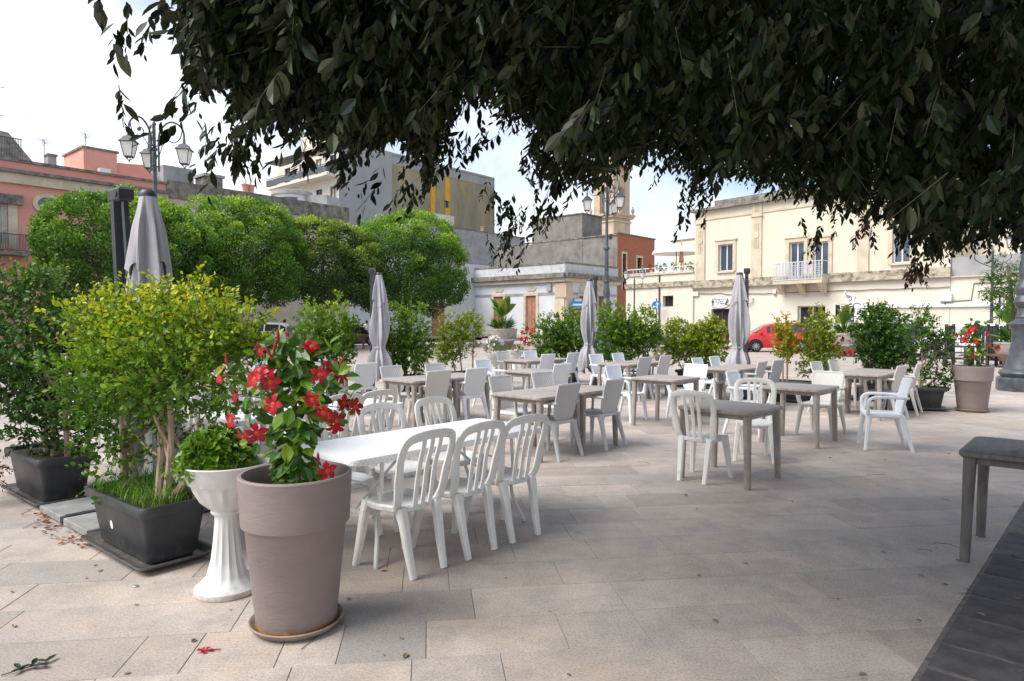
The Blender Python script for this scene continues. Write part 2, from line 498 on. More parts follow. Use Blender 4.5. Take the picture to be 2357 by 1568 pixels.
def twig_mesh(segs, r, m, name, parent):
    n = len(segs); A = segs[:, 0]; B = segs[:, 1]
    d = unit(B - A); a = unit(np.cross(d, np.array([.31, .2, .93]))); b = np.cross(d, a)
    V = []
    for ph in (0, 2.094, 4.189):
        V.append(A + (a * math.cos(ph) + b * math.sin(ph)) * r)
    for ph in (0, 2.094, 4.189):
        V.append(B + (a * math.cos(ph) + b * math.sin(ph)) * r * .6)
    V = np.stack(V, 1).reshape(-1, 3)
    F_ = []
    for i in range(n):
        o = i * 6
        F_ += [(o, o + 1, o + 4, o + 3), (o + 1, o + 2, o + 5, o + 4), (o + 2, o, o + 3, o + 5)]
    me = bpy.data.meshes.new(name); me.from_pydata(V.tolist(), [], F_); me.materials.append(m); me.update()
    return ob(name, me, parent)

GREEN = [(0, (.016, .055, .008)), (.35, (.040, .125, .012)), (.7, (.11, .24, .016)), (1, (.28, .36, .02))]
GOLD = [(0, (.05, .12, .01)), (.35, (.17, .27, .012)), (.7, (.42, .43, .015)), (1, (.72, .58, .02))]
AUTUMN = [(0, (.10, .17, .012)), (.35, (.32, .33, .015)), (.7, (.62, .42, .02)), (1, (.70, .30, .025))]
M['leaf_green'] = leafmat('leaf_green', GREEN, .22)
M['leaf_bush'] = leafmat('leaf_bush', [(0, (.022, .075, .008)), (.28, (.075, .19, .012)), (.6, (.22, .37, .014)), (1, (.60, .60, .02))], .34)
M['leaf_bush_part'] = leafmat('leaf_bush_part', [(0, (.03, .085, .012)), (.5, (.09, .22, .014)), (.85, (.24, .38, .018)), (1, (.50, .54, .025))], .32, src='obj')
M['leaf_gold'] = leafmat('leaf_gold', GOLD, .3)
M['leaf_autumn'] = leafmat('leaf_autumn', AUTUMN, .3)
M['leaf_ficus'] = leafmat('leaf_ficus', [(0, (.024, .072, .010)), (.4, (.080, .195, .018)), (.75, (.18, .35, .026)), (1, (.38, .52, .045))], .34)
M['leaf_ficus_dull'] = leafmat('leaf_ficus_dull', [(0, (.030, .058, .014)), (.4, (.085, .145, .024)), (.75, (.19, .28, .03)), (1, (.38, .46, .04))], .3)
M['leaf_magnolia'] = leafmat('leaf_magnolia', [(0, (.018, .05, .014)), (.5, (.06, .14, .02)), (.85, (.12, .15, .025)), (1, (.20, .11, .025))], .15, rough=.35)
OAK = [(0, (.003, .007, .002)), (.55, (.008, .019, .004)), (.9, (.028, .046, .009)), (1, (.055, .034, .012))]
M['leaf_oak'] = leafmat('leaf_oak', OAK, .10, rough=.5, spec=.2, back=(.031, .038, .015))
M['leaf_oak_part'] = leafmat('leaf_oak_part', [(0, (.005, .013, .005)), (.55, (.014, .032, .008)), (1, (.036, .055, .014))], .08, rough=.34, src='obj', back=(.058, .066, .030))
M['leaf_dead'] = leafmat('leaf_dead', [(0, (.05, .022, .010)), (.6, (.11, .055, .025)), (1, (.17, .095, .045))], .1, rough=.8)
M['leaf_dry_red'] = leafmat('leaf_dry_red', [(0, (.14, .035, .015)), (1, (.36, .10, .03))], .15, rough=.8)
M['leaf_mande'] = leafmat('leaf_mande', [(0, (.030, .09, .014)), (.5, (.075, .185, .022)), (.8, (.18, .36, .028)), (1, (.36, .50, .04))], .25, rough=.3, src='obj', spec=.5)
M['leaf_mande_far'] = leafmat('leaf_mande_far', [(0, (.020, .062, .012)), (.5, (.045, .115, .018)), (.8, (.13, .24, .025)), (1, (.26, .37, .04))], .22, rough=.32, spec=.5)
M['leaf_rosette'] = leafmat('leaf_rosette', [(0, (.05, .13, .010)), (.5, (.12, .24, .013)), (1, (.30, .40, .025))], .25, rough=.32)
M['grass'] = leafmat('grass', [(0, (.05, .16, .012)), (.6, (.11, .28, .02)), (1, (.25, .36, .06))], .3)
M['leaf_banana'] = leafmat('leaf_banana', [(0, (.05, .13, .02)), (.6, (.12, .24, .03)), (1, (.27, .33, .05))], .3, rough=.35, src='obj')
M['fallen'] = leafmat('fallen', [(0, (.16, .085, .04)), (.4, (.28, .16, .07)), (.75, (.33, .27, .17)), (1, (.20, .19, .09))], 0, rough=.8, src='obj')

# ------------------------------------------------------------------ ground
A7 = math.atan((CX - 987.0) / F)
E1 = Vector((math.cos(A7), math.sin(A7), 0)); E2 = Vector((-math.sin(A7), math.cos(A7), 0))

def pavemat(name, base=False):
    m, n, l, b = newmat(name)
    t = n.new('ShaderNodeTexCoord'); b.inputs['Roughness'].default_value = .62; b.inputs['Specular IOR Level'].default_value = .3
    geo = n.new('ShaderNodeNewGeometry')
    pos = geo.outputs['Position']
    def noise(s, d=6, rg=.6):
        q = n.new('ShaderNodeTexNoise'); q.inputs['Scale'].default_value = s; q.inputs['Detail'].default_value = d; q.inputs['Roughness'].default_value = rg
        l.new(pos, q.inputs['Vector']); return q.outputs['Fac']
    def ramp(f, *st):
        q = n.new('ShaderNodeValToRGB')
        while len(q.color_ramp.elements) < len(st): q.color_ramp.elements.new(.5)
        for e, (p, c) in zip(q.color_ramp.elements, st): e.position = p; e.color = (*c, 1)
        l.new(f, q.inputs['Fac']); return q.outputs['Color']
    def mix(f, a, bb, mode='MIX'):
        q = n.new('ShaderNodeMix'); q.data_type = 'RGBA'; q.blend_type = mode
        if isinstance(f, float): q.inputs[0].default_value = f
        else: l.new(f, q.inputs[0])
        for s_, v in ((6, a), (7, bb)):
            if isinstance(v, tuple): q.inputs[s_].default_value = (*v, 1)
            else: l.new(v, q.inputs[s_])
        return q.outputs[2]
    # tone of each slab
    if base:
        br = n.new('ShaderNodeTexBrick'); mpn = n.new('ShaderNodeMapping'); mpn.inputs['Rotation'].default_value = (0, 0, -A7)
        l.new(pos, mpn.inputs['Vector']); l.new(mpn.outputs['Vector'], br.inputs['Vector'])
        br.inputs['Scale'].default_value = 1.0; br.inputs['Row Height'].default_value = .4; br.inputs['Brick Width'].default_value = .85
        br.inputs['Mortar Size'].default_value = .006; br.inputs['Bias'].default_value = -.1; br.offset = .37
        br.inputs['Color1'].default_value = (0.1, .1, .1, 1); br.inputs['Color2'].default_value = (.9, .9, .9, 1); br.inputs['Mortar'].default_value = (.5, .5, .5, 1)
        rv = br.outputs['Color']
    else:
        oi = n.new('ShaderNodeObjectInfo'); ad = n.new('ShaderNodeMath'); ad.operation = 'ADD'
        l.new(oi.outputs['Random'], ad.inputs[0]); l.new(geo.outputs['Random Per Island'], ad.inputs[1])
        fr = n.new('ShaderNodeMath'); fr.operation = 'FRACT'; l.new(ad.outputs[0], fr.inputs[0]); rv = fr.outputs[0]
    tone = ramp(rv, (0, (.39, .355, .325)), (.22, (.50, .445, .395)), (.5, (.535, .48, .43)), (.72, (.465, .425, .39)), (.92, (.575, .52, .47)), (1, (.35, .335, .32)))
    big = ramp(noise(.7, 4), (.33, (.80, .78, .78)), (.67, (1.09, 1.03, .98)))
    col = mix(1.0, tone, big, 'MULTIPLY')
    blot = ramp(noise(3.6, 8, .74), (.42, (0, 0, 0)), (.66, (1, 1, 1)))
    col = mix(blot, col, mix(.5, col, (.25, .235, .225)))
    gum = ramp(noise(13, 3, .5), (.70, (0, 0, 0)), (.74, (.7, .7, .7)))
    col = mix(gum, col, mix(.6, col, (.16, .15, .14)))
    sp = ramp(noise(85, 4, .75), (.36, (.42, .42, .43)), (.50, (1, 1, 1)), (.66, (1.38, 1.36, 1.33)))
    col = mix(.55, col, sp, 'MULTIPLY')
    st_ = ramp(noise(1.3, 8, .72), (.50, (0, 0, 0)), (.68, (.75, .75, .75)))
    col = mix(st_, col, mix(.42, col, (.22, .205, .195)))
    rust = ramp(noise(1.9, 6, .65), (.53, (0, 0, 0)), (.74, (.6, .6, .6)))
    col = mix(rust, col, mix(.55, col, (.40, .24, .12)))
    l.new(col, b.inputs['Base Color'])
    bp = n.new('ShaderNodeBump'); bp.inputs['Strength'].default_value = .35; bp.inputs['Distance'].default_value = .004
    l.new(noise(120, 4, .7), bp.inputs['Height']); l.new(bp.outputs['Normal'], b.inputs['Normal'])
    return m
M['pave'] = pavemat('pave'); M['pave_far'] = pavemat('pave_far', True)
M['basalt'] = mat('basalt', (.050, .046, .048), (.105, .097, .10), rough=.7, sc=6, c3=(.16, .15, .15), sc3=9, t3=.62, bump=.5, bsc=25, rnd_obj=.25)
M['mortar'] = mat('mortar', (.10, .092, .085), (.22, .20, .18), rough=.9, sc=12)
M['asphalt'] = mat('asphalt', (.16, .155, .15), (.24, .235, .225), rough=.85, sc=2, bump=.2)
M['kerb'] = mat('kerb', (.36, .33, .29), (.48, .45, .40), rough=.8, sc=3)

gm = MB(); gm.add([(-600, -60, -.006), (600, -60, -.006), (600, 1100, -.006), (-600, 1100, -.006)], [(0, 1, 2, 3)])
ground = tag(gm.build('plaza_paving', M['pave_far']), kind='structure')

LP = Vector((1.815, 2.976, 0)); LD = Vector((.682, .732, 0)).normalized(); LN = Vector((-LD.y, LD.x, 0))   # edge of the dark paving

def clip(poly, p, nrm):
    o = []; n = len(poly)
    for i in range(n):
        a, c = poly[i], poly[(i + 1) % n]
        da = (a[0] - p.x) * nrm.x + (a[1] - p.y) * nrm.y; dc = (c[0] - p.x) * nrm.x + (c[1] - p.y) * nrm.y
        if da >= 0: o.append(a)
        if da * dc < 0:
            t = da / (da - dc); o.append((a[0] + (c[0] - a[0]) * t, a[1] + (c[1] - a[1]) * t))
    return o

def in_view(x, y, m=.35):
    return y > 1.9 and abs(x) < .80 * y + m

pieces = []
for k in range(-4, 52):
    v0 = .36 + .4 * k; v1 = v0 + .4
    if v1 < 2.0: continue
    u = -22 + rnd.uniform(0, .6)
    while u < 22:
        w = rnd.choice((.28, .42, .55, .7, .85, 1.0, 1.2))
        g = .0018
        q = [E1 * a + E2 * c for (a, c) in ((u + g, v0 + g), (u + w - g, v0 + g), (u + w - g, v1 - g), (u + g, v1 - g))]
        u += w
        if not any(in_view(p.x, p.y) for p in q): continue
        poly = clip([(p.x, p.y) for p in q], LP, LN)
        if len(poly) < 3: continue
        cx = sum(p[0] for p in poly) / len(poly); cy = sum(p[1] for p in poly) / len(poly)
        ar = abs(sum(poly[i][0] * poly[(i + 1) % len(poly)][1] - poly[(i + 1) % len(poly)][0] * poly[i][1] for i in range(len(poly)))) / 2
        if ar < .004: continue
        pieces.append((ar / max(cy, 1) ** 3, poly, cx, cy))
pieces.sort(key=lambda t: -t[0])
rest = MB()
for i, (s_, poly, cx, cy) in enumerate(pieces):
    dz = rnd.uniform(-.0012, .0012)
    if i < 300:
        m_ = MB(); m_.prism([(x - cx, y - cy) for (x, y) in poly], -.03, 0, .002)
        ob('paving_slab', m_.mesh('paving_slab', M['pave']), ground, (cx, cy, dz))
    elif cy < 17:
        rest.prism(poly, -.02, dz, .002)
tag(rest.build('paving_slabs', M['pave'], ground), kind='stuff')

dk = MB(); q = [LP - LD * 3, LP - LD * 3 - LN * 9, LP + LD * 5.2 - LN * 9, LP + LD * 5.2]
dk.add([(p.x, p.y, -.003) for p in q], [(0, 1, 2, 3)])
dark = tag(dk.build('dark_paving', M['mortar']), kind='structure')
for r_ in range(8):
    u = -2.2 + rnd.uniform(0, .3)
    while u < 4.6:
        w = rnd.uniform(.28, .52); g = .009; h_ = .40
        a0, a1, b0, b1 = u + g, u + w - g, -(r_ * h_) - g - .01, -(r_ * h_ + h_) + g - .01
        P_ = [LP + LD * a + LN * c for (a, c) in ((a0 + rnd.uniform(-.006, .006), b1), (a1, b1), (a1 + rnd.uniform(-.006, .006), b0), (a0, b0))]
        u += w
        cx = sum(p.x for p in P_) / 4; cy = sum(p.y for p in P_) / 4
        if not in_view(cx, cy, .8): continue
        m_ = MB(); m_.prism([(p.x - cx, p.y - cy) for p in P_], -.03, 0, .006)
        ob('basalt_slab', m_.mesh('basalt_slab', M['basalt']), dark, (cx, cy, rnd.uniform(-.004, .002)))

# ------------------------------------------------------------------ chair and table models
def arc(pts, n=5):
    """smooth polyline through points (Catmull-Rom)"""
    P = [Vector(p) for p in pts]; o = []
    for i in range(len(P) - 1):
        a, b, c, d = P[max(i - 1, 0)], P[i], P[i + 1], P[min(i + 2, len(P) - 1)]
        for j in range(n):
            t = j / n
            o.append(.5 * ((2 * b) + (c - a) * t + (2 * a - 5 * b + 4 * c - d) * t * t + (3 * b - a - 3 * c + d) * t ** 3))
    o.append(P[-1]); return o

def make_bistro():
    t = thing('slatted_chair', 'white chair', 'chair')
    s = MB()
    prof = []
    def se(e, z):
        o = []
        for j in range(28):
            a = 2 * math.pi * j / 28; ca, sa = math.cos(a), math.sin(a)
            x = math.copysign(abs(ca) ** .72, ca) * (.205 - e); y = math.copysign(abs(sa) ** .72, sa) * (.205 - e)
            if y < 0: x *= .93
            o.append((x, y, z - (.012 if sa > .6 else 0)))
        return o
    rs = [se(.02, .395), se(.0, .405), se(-.004, .43), se(.004, .443), se(.03, .437), se(.09, .430)]
    vs = [p for r_ in rs for p in r_]; fs = [tuple(range(5 * 28, 6 * 28))]
    for r_ in range(5):
        for j in range(28):
            a = r_ * 28 + j; b = r_ * 28 + (j + 1) % 28; fs.append((a, b, b + 28, a + 28))
    s.add(vs, fs); s.build('seat', M['white_seat'], t, True)
    b = MB()
    pts = arc([(-.172, -.150, .425), (-.187, -.188, .50), (-.203, -.215, .64), (-.213, -.248, .77), (-.188, -.284, .862), (-.10, -.305, .890), (0, -.311, .896),
               (.10, -.305, .890), (.188, -.284, .862), (.213, -.248, .77), (.203, -.215, .64), (.187, -.188, .50), (.172, -.150, .425)], 4)
    b.tube(pts, [.035 if (i < 9 or i > len(pts) - 10) else .030 for i in range(len(pts))], k=8, flat=.40, up=(0, 1, .1), sq=2.8)
    b.build('back_frame', M['white_plastic'], t, True)
    for x in (-.066, 0, .066):
        q = MB(); q.tube(arc([(x * .92, -.195, .41), (x, -.217, .52), (x, -.246, .68), (x * 1.05, -.29, .815), (x * 1.05, -.305, .882)], 3), .019, k=6, flat=.40, up=(0, 1, .2), sq=3)
        q.build('slat', M['white_plastic'], t, True)
    for (tx, ty, fx, fy) in ((-.15, -.165, -.132, -.262), (.15, -.165, .132, -.262), (-.165, .14, -.212, .215), (.165, .14, .212, .215)):
        q = MB(); q.tube([(tx, ty, .432), ((tx * .7 + fx * .3), (ty * .72 + fy * .28), .33), ((tx * .35 + fx * .65), (ty * .4 + fy * .6), .16), (fx, fy, 0)], [.036, .031, .026, .021], k=8, flat=.9, up=(0, 1, 0), sq=4)
        q.build('leg', M['white_plastic'], t, True)
    return t

def make_armchair(pl, wv, seatm, name):
    t = thing(name, 'chair', 'chair')
    s = MB(); s.rslab(.45, .44, .405, .452, .08, .014, (0, .0)); s.build('seat', seatm, t, True)
    # back panel with softly rounded lower corners, leaning back and dished
    def prof(u, v):
        z = .455 + .415 * v
        w = .205 - .028 * (1 - v) ** 2 + .004 * v
        if v < .18: w -= .045 * (1 - v / .18) ** 2
        x = (u * 2 - 1) * w
        y = -.195 - .085 * v - .022 * v * v + .028 * (x / .2) ** 2
        return x, y, z
    p = MB()
    p.sheet(lambda u, v: prof(u, v), 9, 9)
    p.sheet(lambda u, v: (prof(1 - u, v)[0], prof(1 - u, v)[1] - .014, prof(1 - u, v)[2]), 9, 9)
    p.build('back_panel', wv, t, True)
    f = MB()
    ed = [prof(0, v / 8) for v in range(0, 9)] + [prof(u / 8, 1) for u in range(1, 8)] + [prof(1, v / 8) for v in range(8, -1, -1)]
    ed = [(-.17, -.19, .43)] + [(x, y - .007, z) for (x, y, z) in ed] + [(.17, -.19, .43)]
    f.tube(ed, .0165, k=6, flat=.9, up=(0, 1, 0)); f.build('back_frame', pl, t, True)
    for sx in (-1, 1):
        q = MB(); q.tube(arc([(sx * .205, -.245, .655), (sx * .238, -.12, .662), (sx * .248, .06, .665), (sx * .247, .155, .650), (sx * .243, .195, .60), (sx * .228, .195, .50), (sx * .205, .19, .43)], 4), .031, k=8, flat=.58, up=(.0, .5, 1), sq=2.6)
        q.build('armrest', pl, t, True)
        for (ty, fy, fx) in ((-.185, -.30, .235), (.18, .225, .245)):
            q = MB(); q.tube([(sx * .195, ty, .43), (sx * (.195 * .7 + fx * .3), ty * .75 + fy * .25, .31), (sx * fx, fy, 0)], [.040, .028, .019], k=8, up=(0, 1, 0), sq=2.8)
            q.build('leg', pl, t, True)
    return t

def make_square_table(m, name):
    t = thing(name, 'table', 'table')
    s = MB(); s.rslab(.80, .80, .700, .742, .07, .012); s.build('table_top', m, t, True)
    s = MB()
    for (cx, cy, w, d) in ((0, .335, .60, .018), (0, -.335, .60, .018), (.335, 0, .018, .60), (-.335, 0, .018, .60)):
        s.box((cx, cy, .678), (w, d, .044))
    s.build('apron', m, t)
    for sx in (-1, 1):
        for sy in (-1, 1):
            q = MB(); q.tube([(sx * .335, sy * .335, .70), (sx * .343, sy * .343, .4), (sx * .352, sy * .352, 0)], [.040, .034, .030], k=10, up=(0, 1, 0), sq=2.6)
            q.build('leg', m, t, True)
    return t

def make_folding_table():
    t = thing('folding_table', 'table', 'table')
    s = MB(); s.rslab(1.83, .76, .695, .742, .06, .010); s.build('table_top', M['weave_top'], t, True)
    for sx in (-1, 1):
        f = MB()
        x0 = sx * .62
        for sy in (-1, 1):
            f.tube(arc([(x0, sy * .28, .70), (x0 + sx * .02, sy * .28, .40), (x0 + sx * .03, sy * .25, .30), (x0 + sx * .04, sy * .27, .18), (x0 + sx * .09, sy * .325, .03), (x0 + sx * .09, sy * .33, 0)], 4), .014, k=8, up=(1, 0, 0))
        f.tube([(x0 + sx * .028, -.25, .30), (x0 + sx * .028, .25, .30)], .012, k=6)
        f.tube([(x0, -.28, .685), (x0, .28, .685)], .012, k=6)
        f.build('leg_frame', M['steel_white'], t, True)
        br = MB(); br.tube([(x0 + sx * .025, 0, .32), (sx * .18, 0, .69)], .010, k=6, up=(0, 1, 0)); br.tube([(x0, -.12, .5), (x0 + sx * .01, .12, .5)], .008, k=6)
        br.build('brace', M['steel_white'], t, True)
    return t

bistro = make_bistro(); BU = []
ac_cool = make_armchair(M['cool_plastic'], M['weave_cool'], M['cool_plastic'], 'wicker_armchair'); AU = []
ac_grey = make_armchair(M['grey_plastic'], M['weave_grey'], M['grey_plastic'], 'wicker_armchair'); GU = []
ac_cream = make_armchair(M['cream_plastic'], M['weave_cream'], M['weave_cream'], 'wicker_armchair'); CU = []
tb = make_square_table(M['taupe_table'], 'square_table'); TU = []
tbd = make_square_table(M['dark_table'], 'square_table'); TDU = []
ft = make_folding_table(); FU = []

ANG = 47.0
UA = D2(ANG); PA = D2(ANG + 90)         # along the terrace and across it (away to the left)

# long white folding tables: near right corner -> centre
def ftab(corner, label):
    c = Vector(corner) - UA * .915 + PA * .38
    place(ft, FU, (c.x, c.y, 0), R(ANG), label, 'table', 'long white folding tables')
    return Vector(corner)
W1 = ftab((.268, 5.43, 0), 'long white folding table in the foreground, three slatted chairs on its near side')
W2 = ftab((-1.125, 7.04, 0), 'long white folding table directly behind the red flowers of the tall taupe pot')
W3 = ftab((-3.05, 8.10, 0), 'long white folding table farthest left, mostly hidden by the big potted bush')
def fchair(cn, along, perp, near, label):
    """chair at a white table: along measured back from the right end"""
    c = cn - UA * along + PA * perp
    face = ANG + 90 if near else ANG - 90
    place(bistro, BU, (c.x, c.y, 0), R(face - 90 + rnd.uniform(-4, 4)), label, 'chair', 'white slatted chairs')
w_ = 'white slatted plastic chair '
fchair(W1, 1.45, .01, True, w_ + 'back to us, closest to the tall taupe pot')
fchair(W1, .98, .01, True, w_ + 'back to us, middle one at the front white table')
fchair(W1, .50, .01, True, w_ + 'back to us, rightmost at the front white table')
fchair(W1, .85, .78, False, w_ + 'facing us across the front white table, left of two')
fchair(W1, .25, .80, False, w_ + 'facing us across the front white table at its far right')
fchair(W1, 1.42, .80, False, w_ + 'facing us at the front table, half hidden by red flowers')
fchair(W2, .43, .15, True, w_ + 'back to us at the second white table, rightmost there')
fchair(W2, .88, .10, True, w_ + 'back to us at second white table, right of red flowers')
fchair(W2, 1.46, .30, True, w_ + 'behind the urn, near side of the second white table')
fchair(W2, 1.53, .80, False, w_ + 'facing us at the left end of the second white table')
fchair(W2, 1.08, .80, False, w_ + 'facing us across the second white table, middle one')
fchair(W2, .63, .80, False, w_ + 'facing us across the second white table, behind flower stem')
fchair(W3, .45, .05, True, w_ + 'back to us at right end of farthest white table')
fchair(W3, .95, .05, True, w_ + 'back to us at farthest white table, behind big bush')

# taupe square tables
def stab(x, y, label, a=ANG, model=0):
    if model: place(tbd, TDU, (x, y, 0), R(a), label, 'table', 'square plastic tables')
    else: place(tb, TU, (x, y, 0), R(a), label, 'table', 'square plastic tables')
t_ = 'taupe square plastic table '
def pair(x, y, la, lb):
    stab(x, y, t_ + la); stab(x + UA.x * .803, y + UA.y * .803, t_ + lb)
pair(-1.43, 10.12, 'left half of the pair behind the second white table', 'right half of the pair behind the second white table')
pair(.30, 8.04, 'left half of the pair just behind the front white table', 'right half of the pair just behind the front white table')
stab(.40, 11.72, t_ + 'standing singly just left of the third closed umbrella')
pair(.33, 14.97, 'left half of the farthest pair in the middle, before red flowers', 'right half of the farthest pair in the middle, before red flowers')
pair(2.29, 13.80, 'left half of the pair right of the third closed umbrella', 'right half of the pair right of the third closed umbrella')
stab(2.37, 10.30, t_ + 'standing singly in the centre right with clear floor before it')
stab(2.23, 6.815, t_ + 'closest of the taupe ones, slatted chair pushed under it', 46)
stab(3.82, 8.88, t_ + 'beside the lone white armchair, cream wicker chair behind it')
pair(4.0, 12.40, 'left half of the pair before the fourth closed umbrella', 'right half of the pair before the fourth closed umbrella')
pair(5.88, 11.19, 'near half of the pair beside the dark planter at right', 'far half of the pair beside the dark planter at right')
pair(-3.60, 11.27, 'left half of the pair behind the red flowers', 'right half of the pair left of the second umbrella')
stab(3.52, 4.45, 'dark brown square plastic table at the right edge under the tree', 48, 1)

def achair(kind, x, y, face, label):
    pr, us = {'w': (ac_cool, AU), 'g': (ac_grey, GU), 'c': (ac_cream, CU)}[kind]
    place(pr, us, (x, y, 0), R(face - 90 + rnd.uniform(-5, 5)), label, 'chair', 'wicker-pattern armchairs')
NW, SE = 136, -44
a_ = 'white wicker-pattern armchair '; g_ = 'pale grey wicker-pattern armchair '; c_ = 'cream wicker armchair '
achair('g', .46, 7.93, NW, g_ + 'back to us, nearest one behind the front white table')
achair('g', 1.08, 8.55, NW + 2, g_ + 'back to us, second one behind the front white table')
achair('c', .05, 8.66, SE, c_ + 'facing us across the pair behind the front white table, left')
achair('c', .62, 9.28, SE, c_ + 'facing us across the pair behind the front white table, right')
achair('c', -1.25, 10.00, NW - 3, c_ + 'back to us at the pair behind the second white table')
achair('w', -.73, 10.54, NW, a_ + 'back to us, right end of the pair behind second white table')
achair('c', -1.75, 10.62, SE, c_ + 'facing us beside the second closed umbrella')
achair('c', -1.12, 11.25, SE, c_ + 'facing us on the far side, just before the dark green shrub')
achair('w', -.35, 12.5, SE + 8, a_ + 'turned to the right beside the single table, before the thin shrub')
achair('w', -2.72, 11.80, NW - 4, a_ + 'back to us, just left of the second closed umbrella')
achair('w', -4.25, 11.85, SE, a_ + 'facing us behind the red flowers, leftmost')
achair('w', -3.50, 12.40, SE, a_ + 'facing us behind the red flowers, right of its twin')
achair('w', .68, 11.62, NW, a_ + 'back to us at the single table left of the third umbrella')
achair('w', .62, 15.0, NW, a_ + 'back to us at the farthest middle pair, left one')
achair('w', 1.22, 15.6, NW, a_ + 'back to us at the farthest middle pair, beside the umbrella')
achair('c', -.02, 15.75, SE, c_ + 'facing us at the farthest middle pair, before white flowers')
achair('w', .62, 16.2, SE, a_ + 'facing us at the farthest middle pair, before red flowers')
achair('w', 2.02, 14.45, SE, a_ + 'facing us just right of the third closed umbrella')
achair('w', 2.60, 15.0, SE, a_ + 'facing us right of the third umbrella, second one')
achair('g', 2.52, 13.75, NW, g_ + 'back to us at the pair right of the third umbrella')
achair('c', 3.06, 14.32, NW, c_ + 'back to us, right end of that pair, before a low urn')
achair('w', 2.90, 11.05, 226, a_ + 'facing us behind the single table in the centre right')
achair('w', 1.86, 10.80, SE, a_ + 'at the left corner of the single table in the centre right')
achair('w', 3.85, 12.98, SE, a_ + 'facing us left of the fourth umbrella, before the golden bush')
achair('w', 4.36, 13.55, SE, a_ + 'facing us left of the fourth umbrella, half hidden by its twin')
achair('g', 4.30, 12.20, NW, g_ + 'back to us right below the fourth closed umbrella')
achair('g', 4.85, 12.80, NW, g_ + 'back to us right of the fourth closed umbrella')
achair('c', 4.36, 9.42, 227, c_ + 'facing us behind the table beside the lone armchair')
achair('w', 3.40, 9.50, SE, a_ + 'between two single tables, just behind a slatted chair')
achair('w', 4.68, 8.43, 164, a_ + 'standing alone in the open at right, turned to the left')
achair('c', 5.62, 11.75, SE, c_ + 'facing us at the right pair, before the golden thin shrub')
achair('c', 6.22, 12.35, SE, c_ + 'facing us at the right pair, before the red flower urn')
achair('c', 6.18, 11.10, NW, c_ + 'back to us at the right pair, left of two')
achair('c', 6.78, 11.65, NW, c_ + 'back to us at the right pair, beside the dark planter')
place(bistro, BU, (1.95, 6.80, 0), R(50 - 90), w_ + 'pushed under the closest taupe table, back to us', 'chair', 'white slatted chairs')
place(bistro, BU, (2.82, 7.75, 0), R(250 - 90), w_ + 'facing us across the closest taupe table', 'chair', 'white slatted chairs')

# ------------------------------------------------------------------ planters and their plants
def make_box_planter():
    t = thing('planter_box', 'planter', 'planter')
    def ring(w, d, z, rad=.05, q=4):
        o = []
        for (sx, sy, a0) in ((1, 1, 0), (-1, 1, 90), (-1, -1, 180), (1, -1, 270)):
            for j in range(q):
                a = R(a0 + 90 * j / (q - 1)); o.append((sx * (w / 2 - rad) + rad * math.cos(a), sy * (d / 2 - rad) + rad * math.sin(a), z))
        return o
    def loft(rs, mb, capb=True, capt=True):
        n = len(rs[0]); fs = []
        for r_ in range(len(rs) - 1):
            for j in range(n):
                a = r_ * n + j; b = r_ * n + (j + 1) % n; fs.append((a, b, b + n, a + n))
        if capb: fs.append(tuple(range(n - 1, -1, -1)))
        if capt: fs.append(tuple(range((len(rs) - 1) * n, len(rs) * n)))
        mb.add([p for r_ in rs for p in r_], fs)
    b = MB(); loft([ring(.80, .30, .03), ring(.83, .325, .05), ring(.915, .395, .33), ring(.925, .405, .345), ring(.94, .415, .36)], b, True, False)
    b.build('box', M['black_box'], t, True)
    r_ = MB(); loft([ring(.94, .415, .352), ring(.99, .465, .356), ring(1.0, .475, .372), ring(1.0, .475, .405), ring(.985, .46, .42), ring(.93, .405, .418), ring(.91, .385, .36)], r_, False, False)
    r_.build('rim', M['black_box'], t, True)
    s = MB(); s.rslab(.90, .375, .345, .385, .05, .01); s.build('soil', M['soil'], t)
    s = MB(); loft([ring(.90, .39, .0), ring(1.0, .46, .03), ring(1.06, .52, .048), ring(1.055, .515, .058), ring(1.0, .46, .055), ring(.92, .40, .022)], s, True, True)
    s.build('saucer', M['black_box'], t, True)
    return t
boxp = make_box_planter(); BXU = []

def tip_tint(P, D, zlo, zhi, out=.6, seed=0):
    h = np.clip((P[:, 2] - zlo) / (zhi - zlo), 0, 1)
    return h

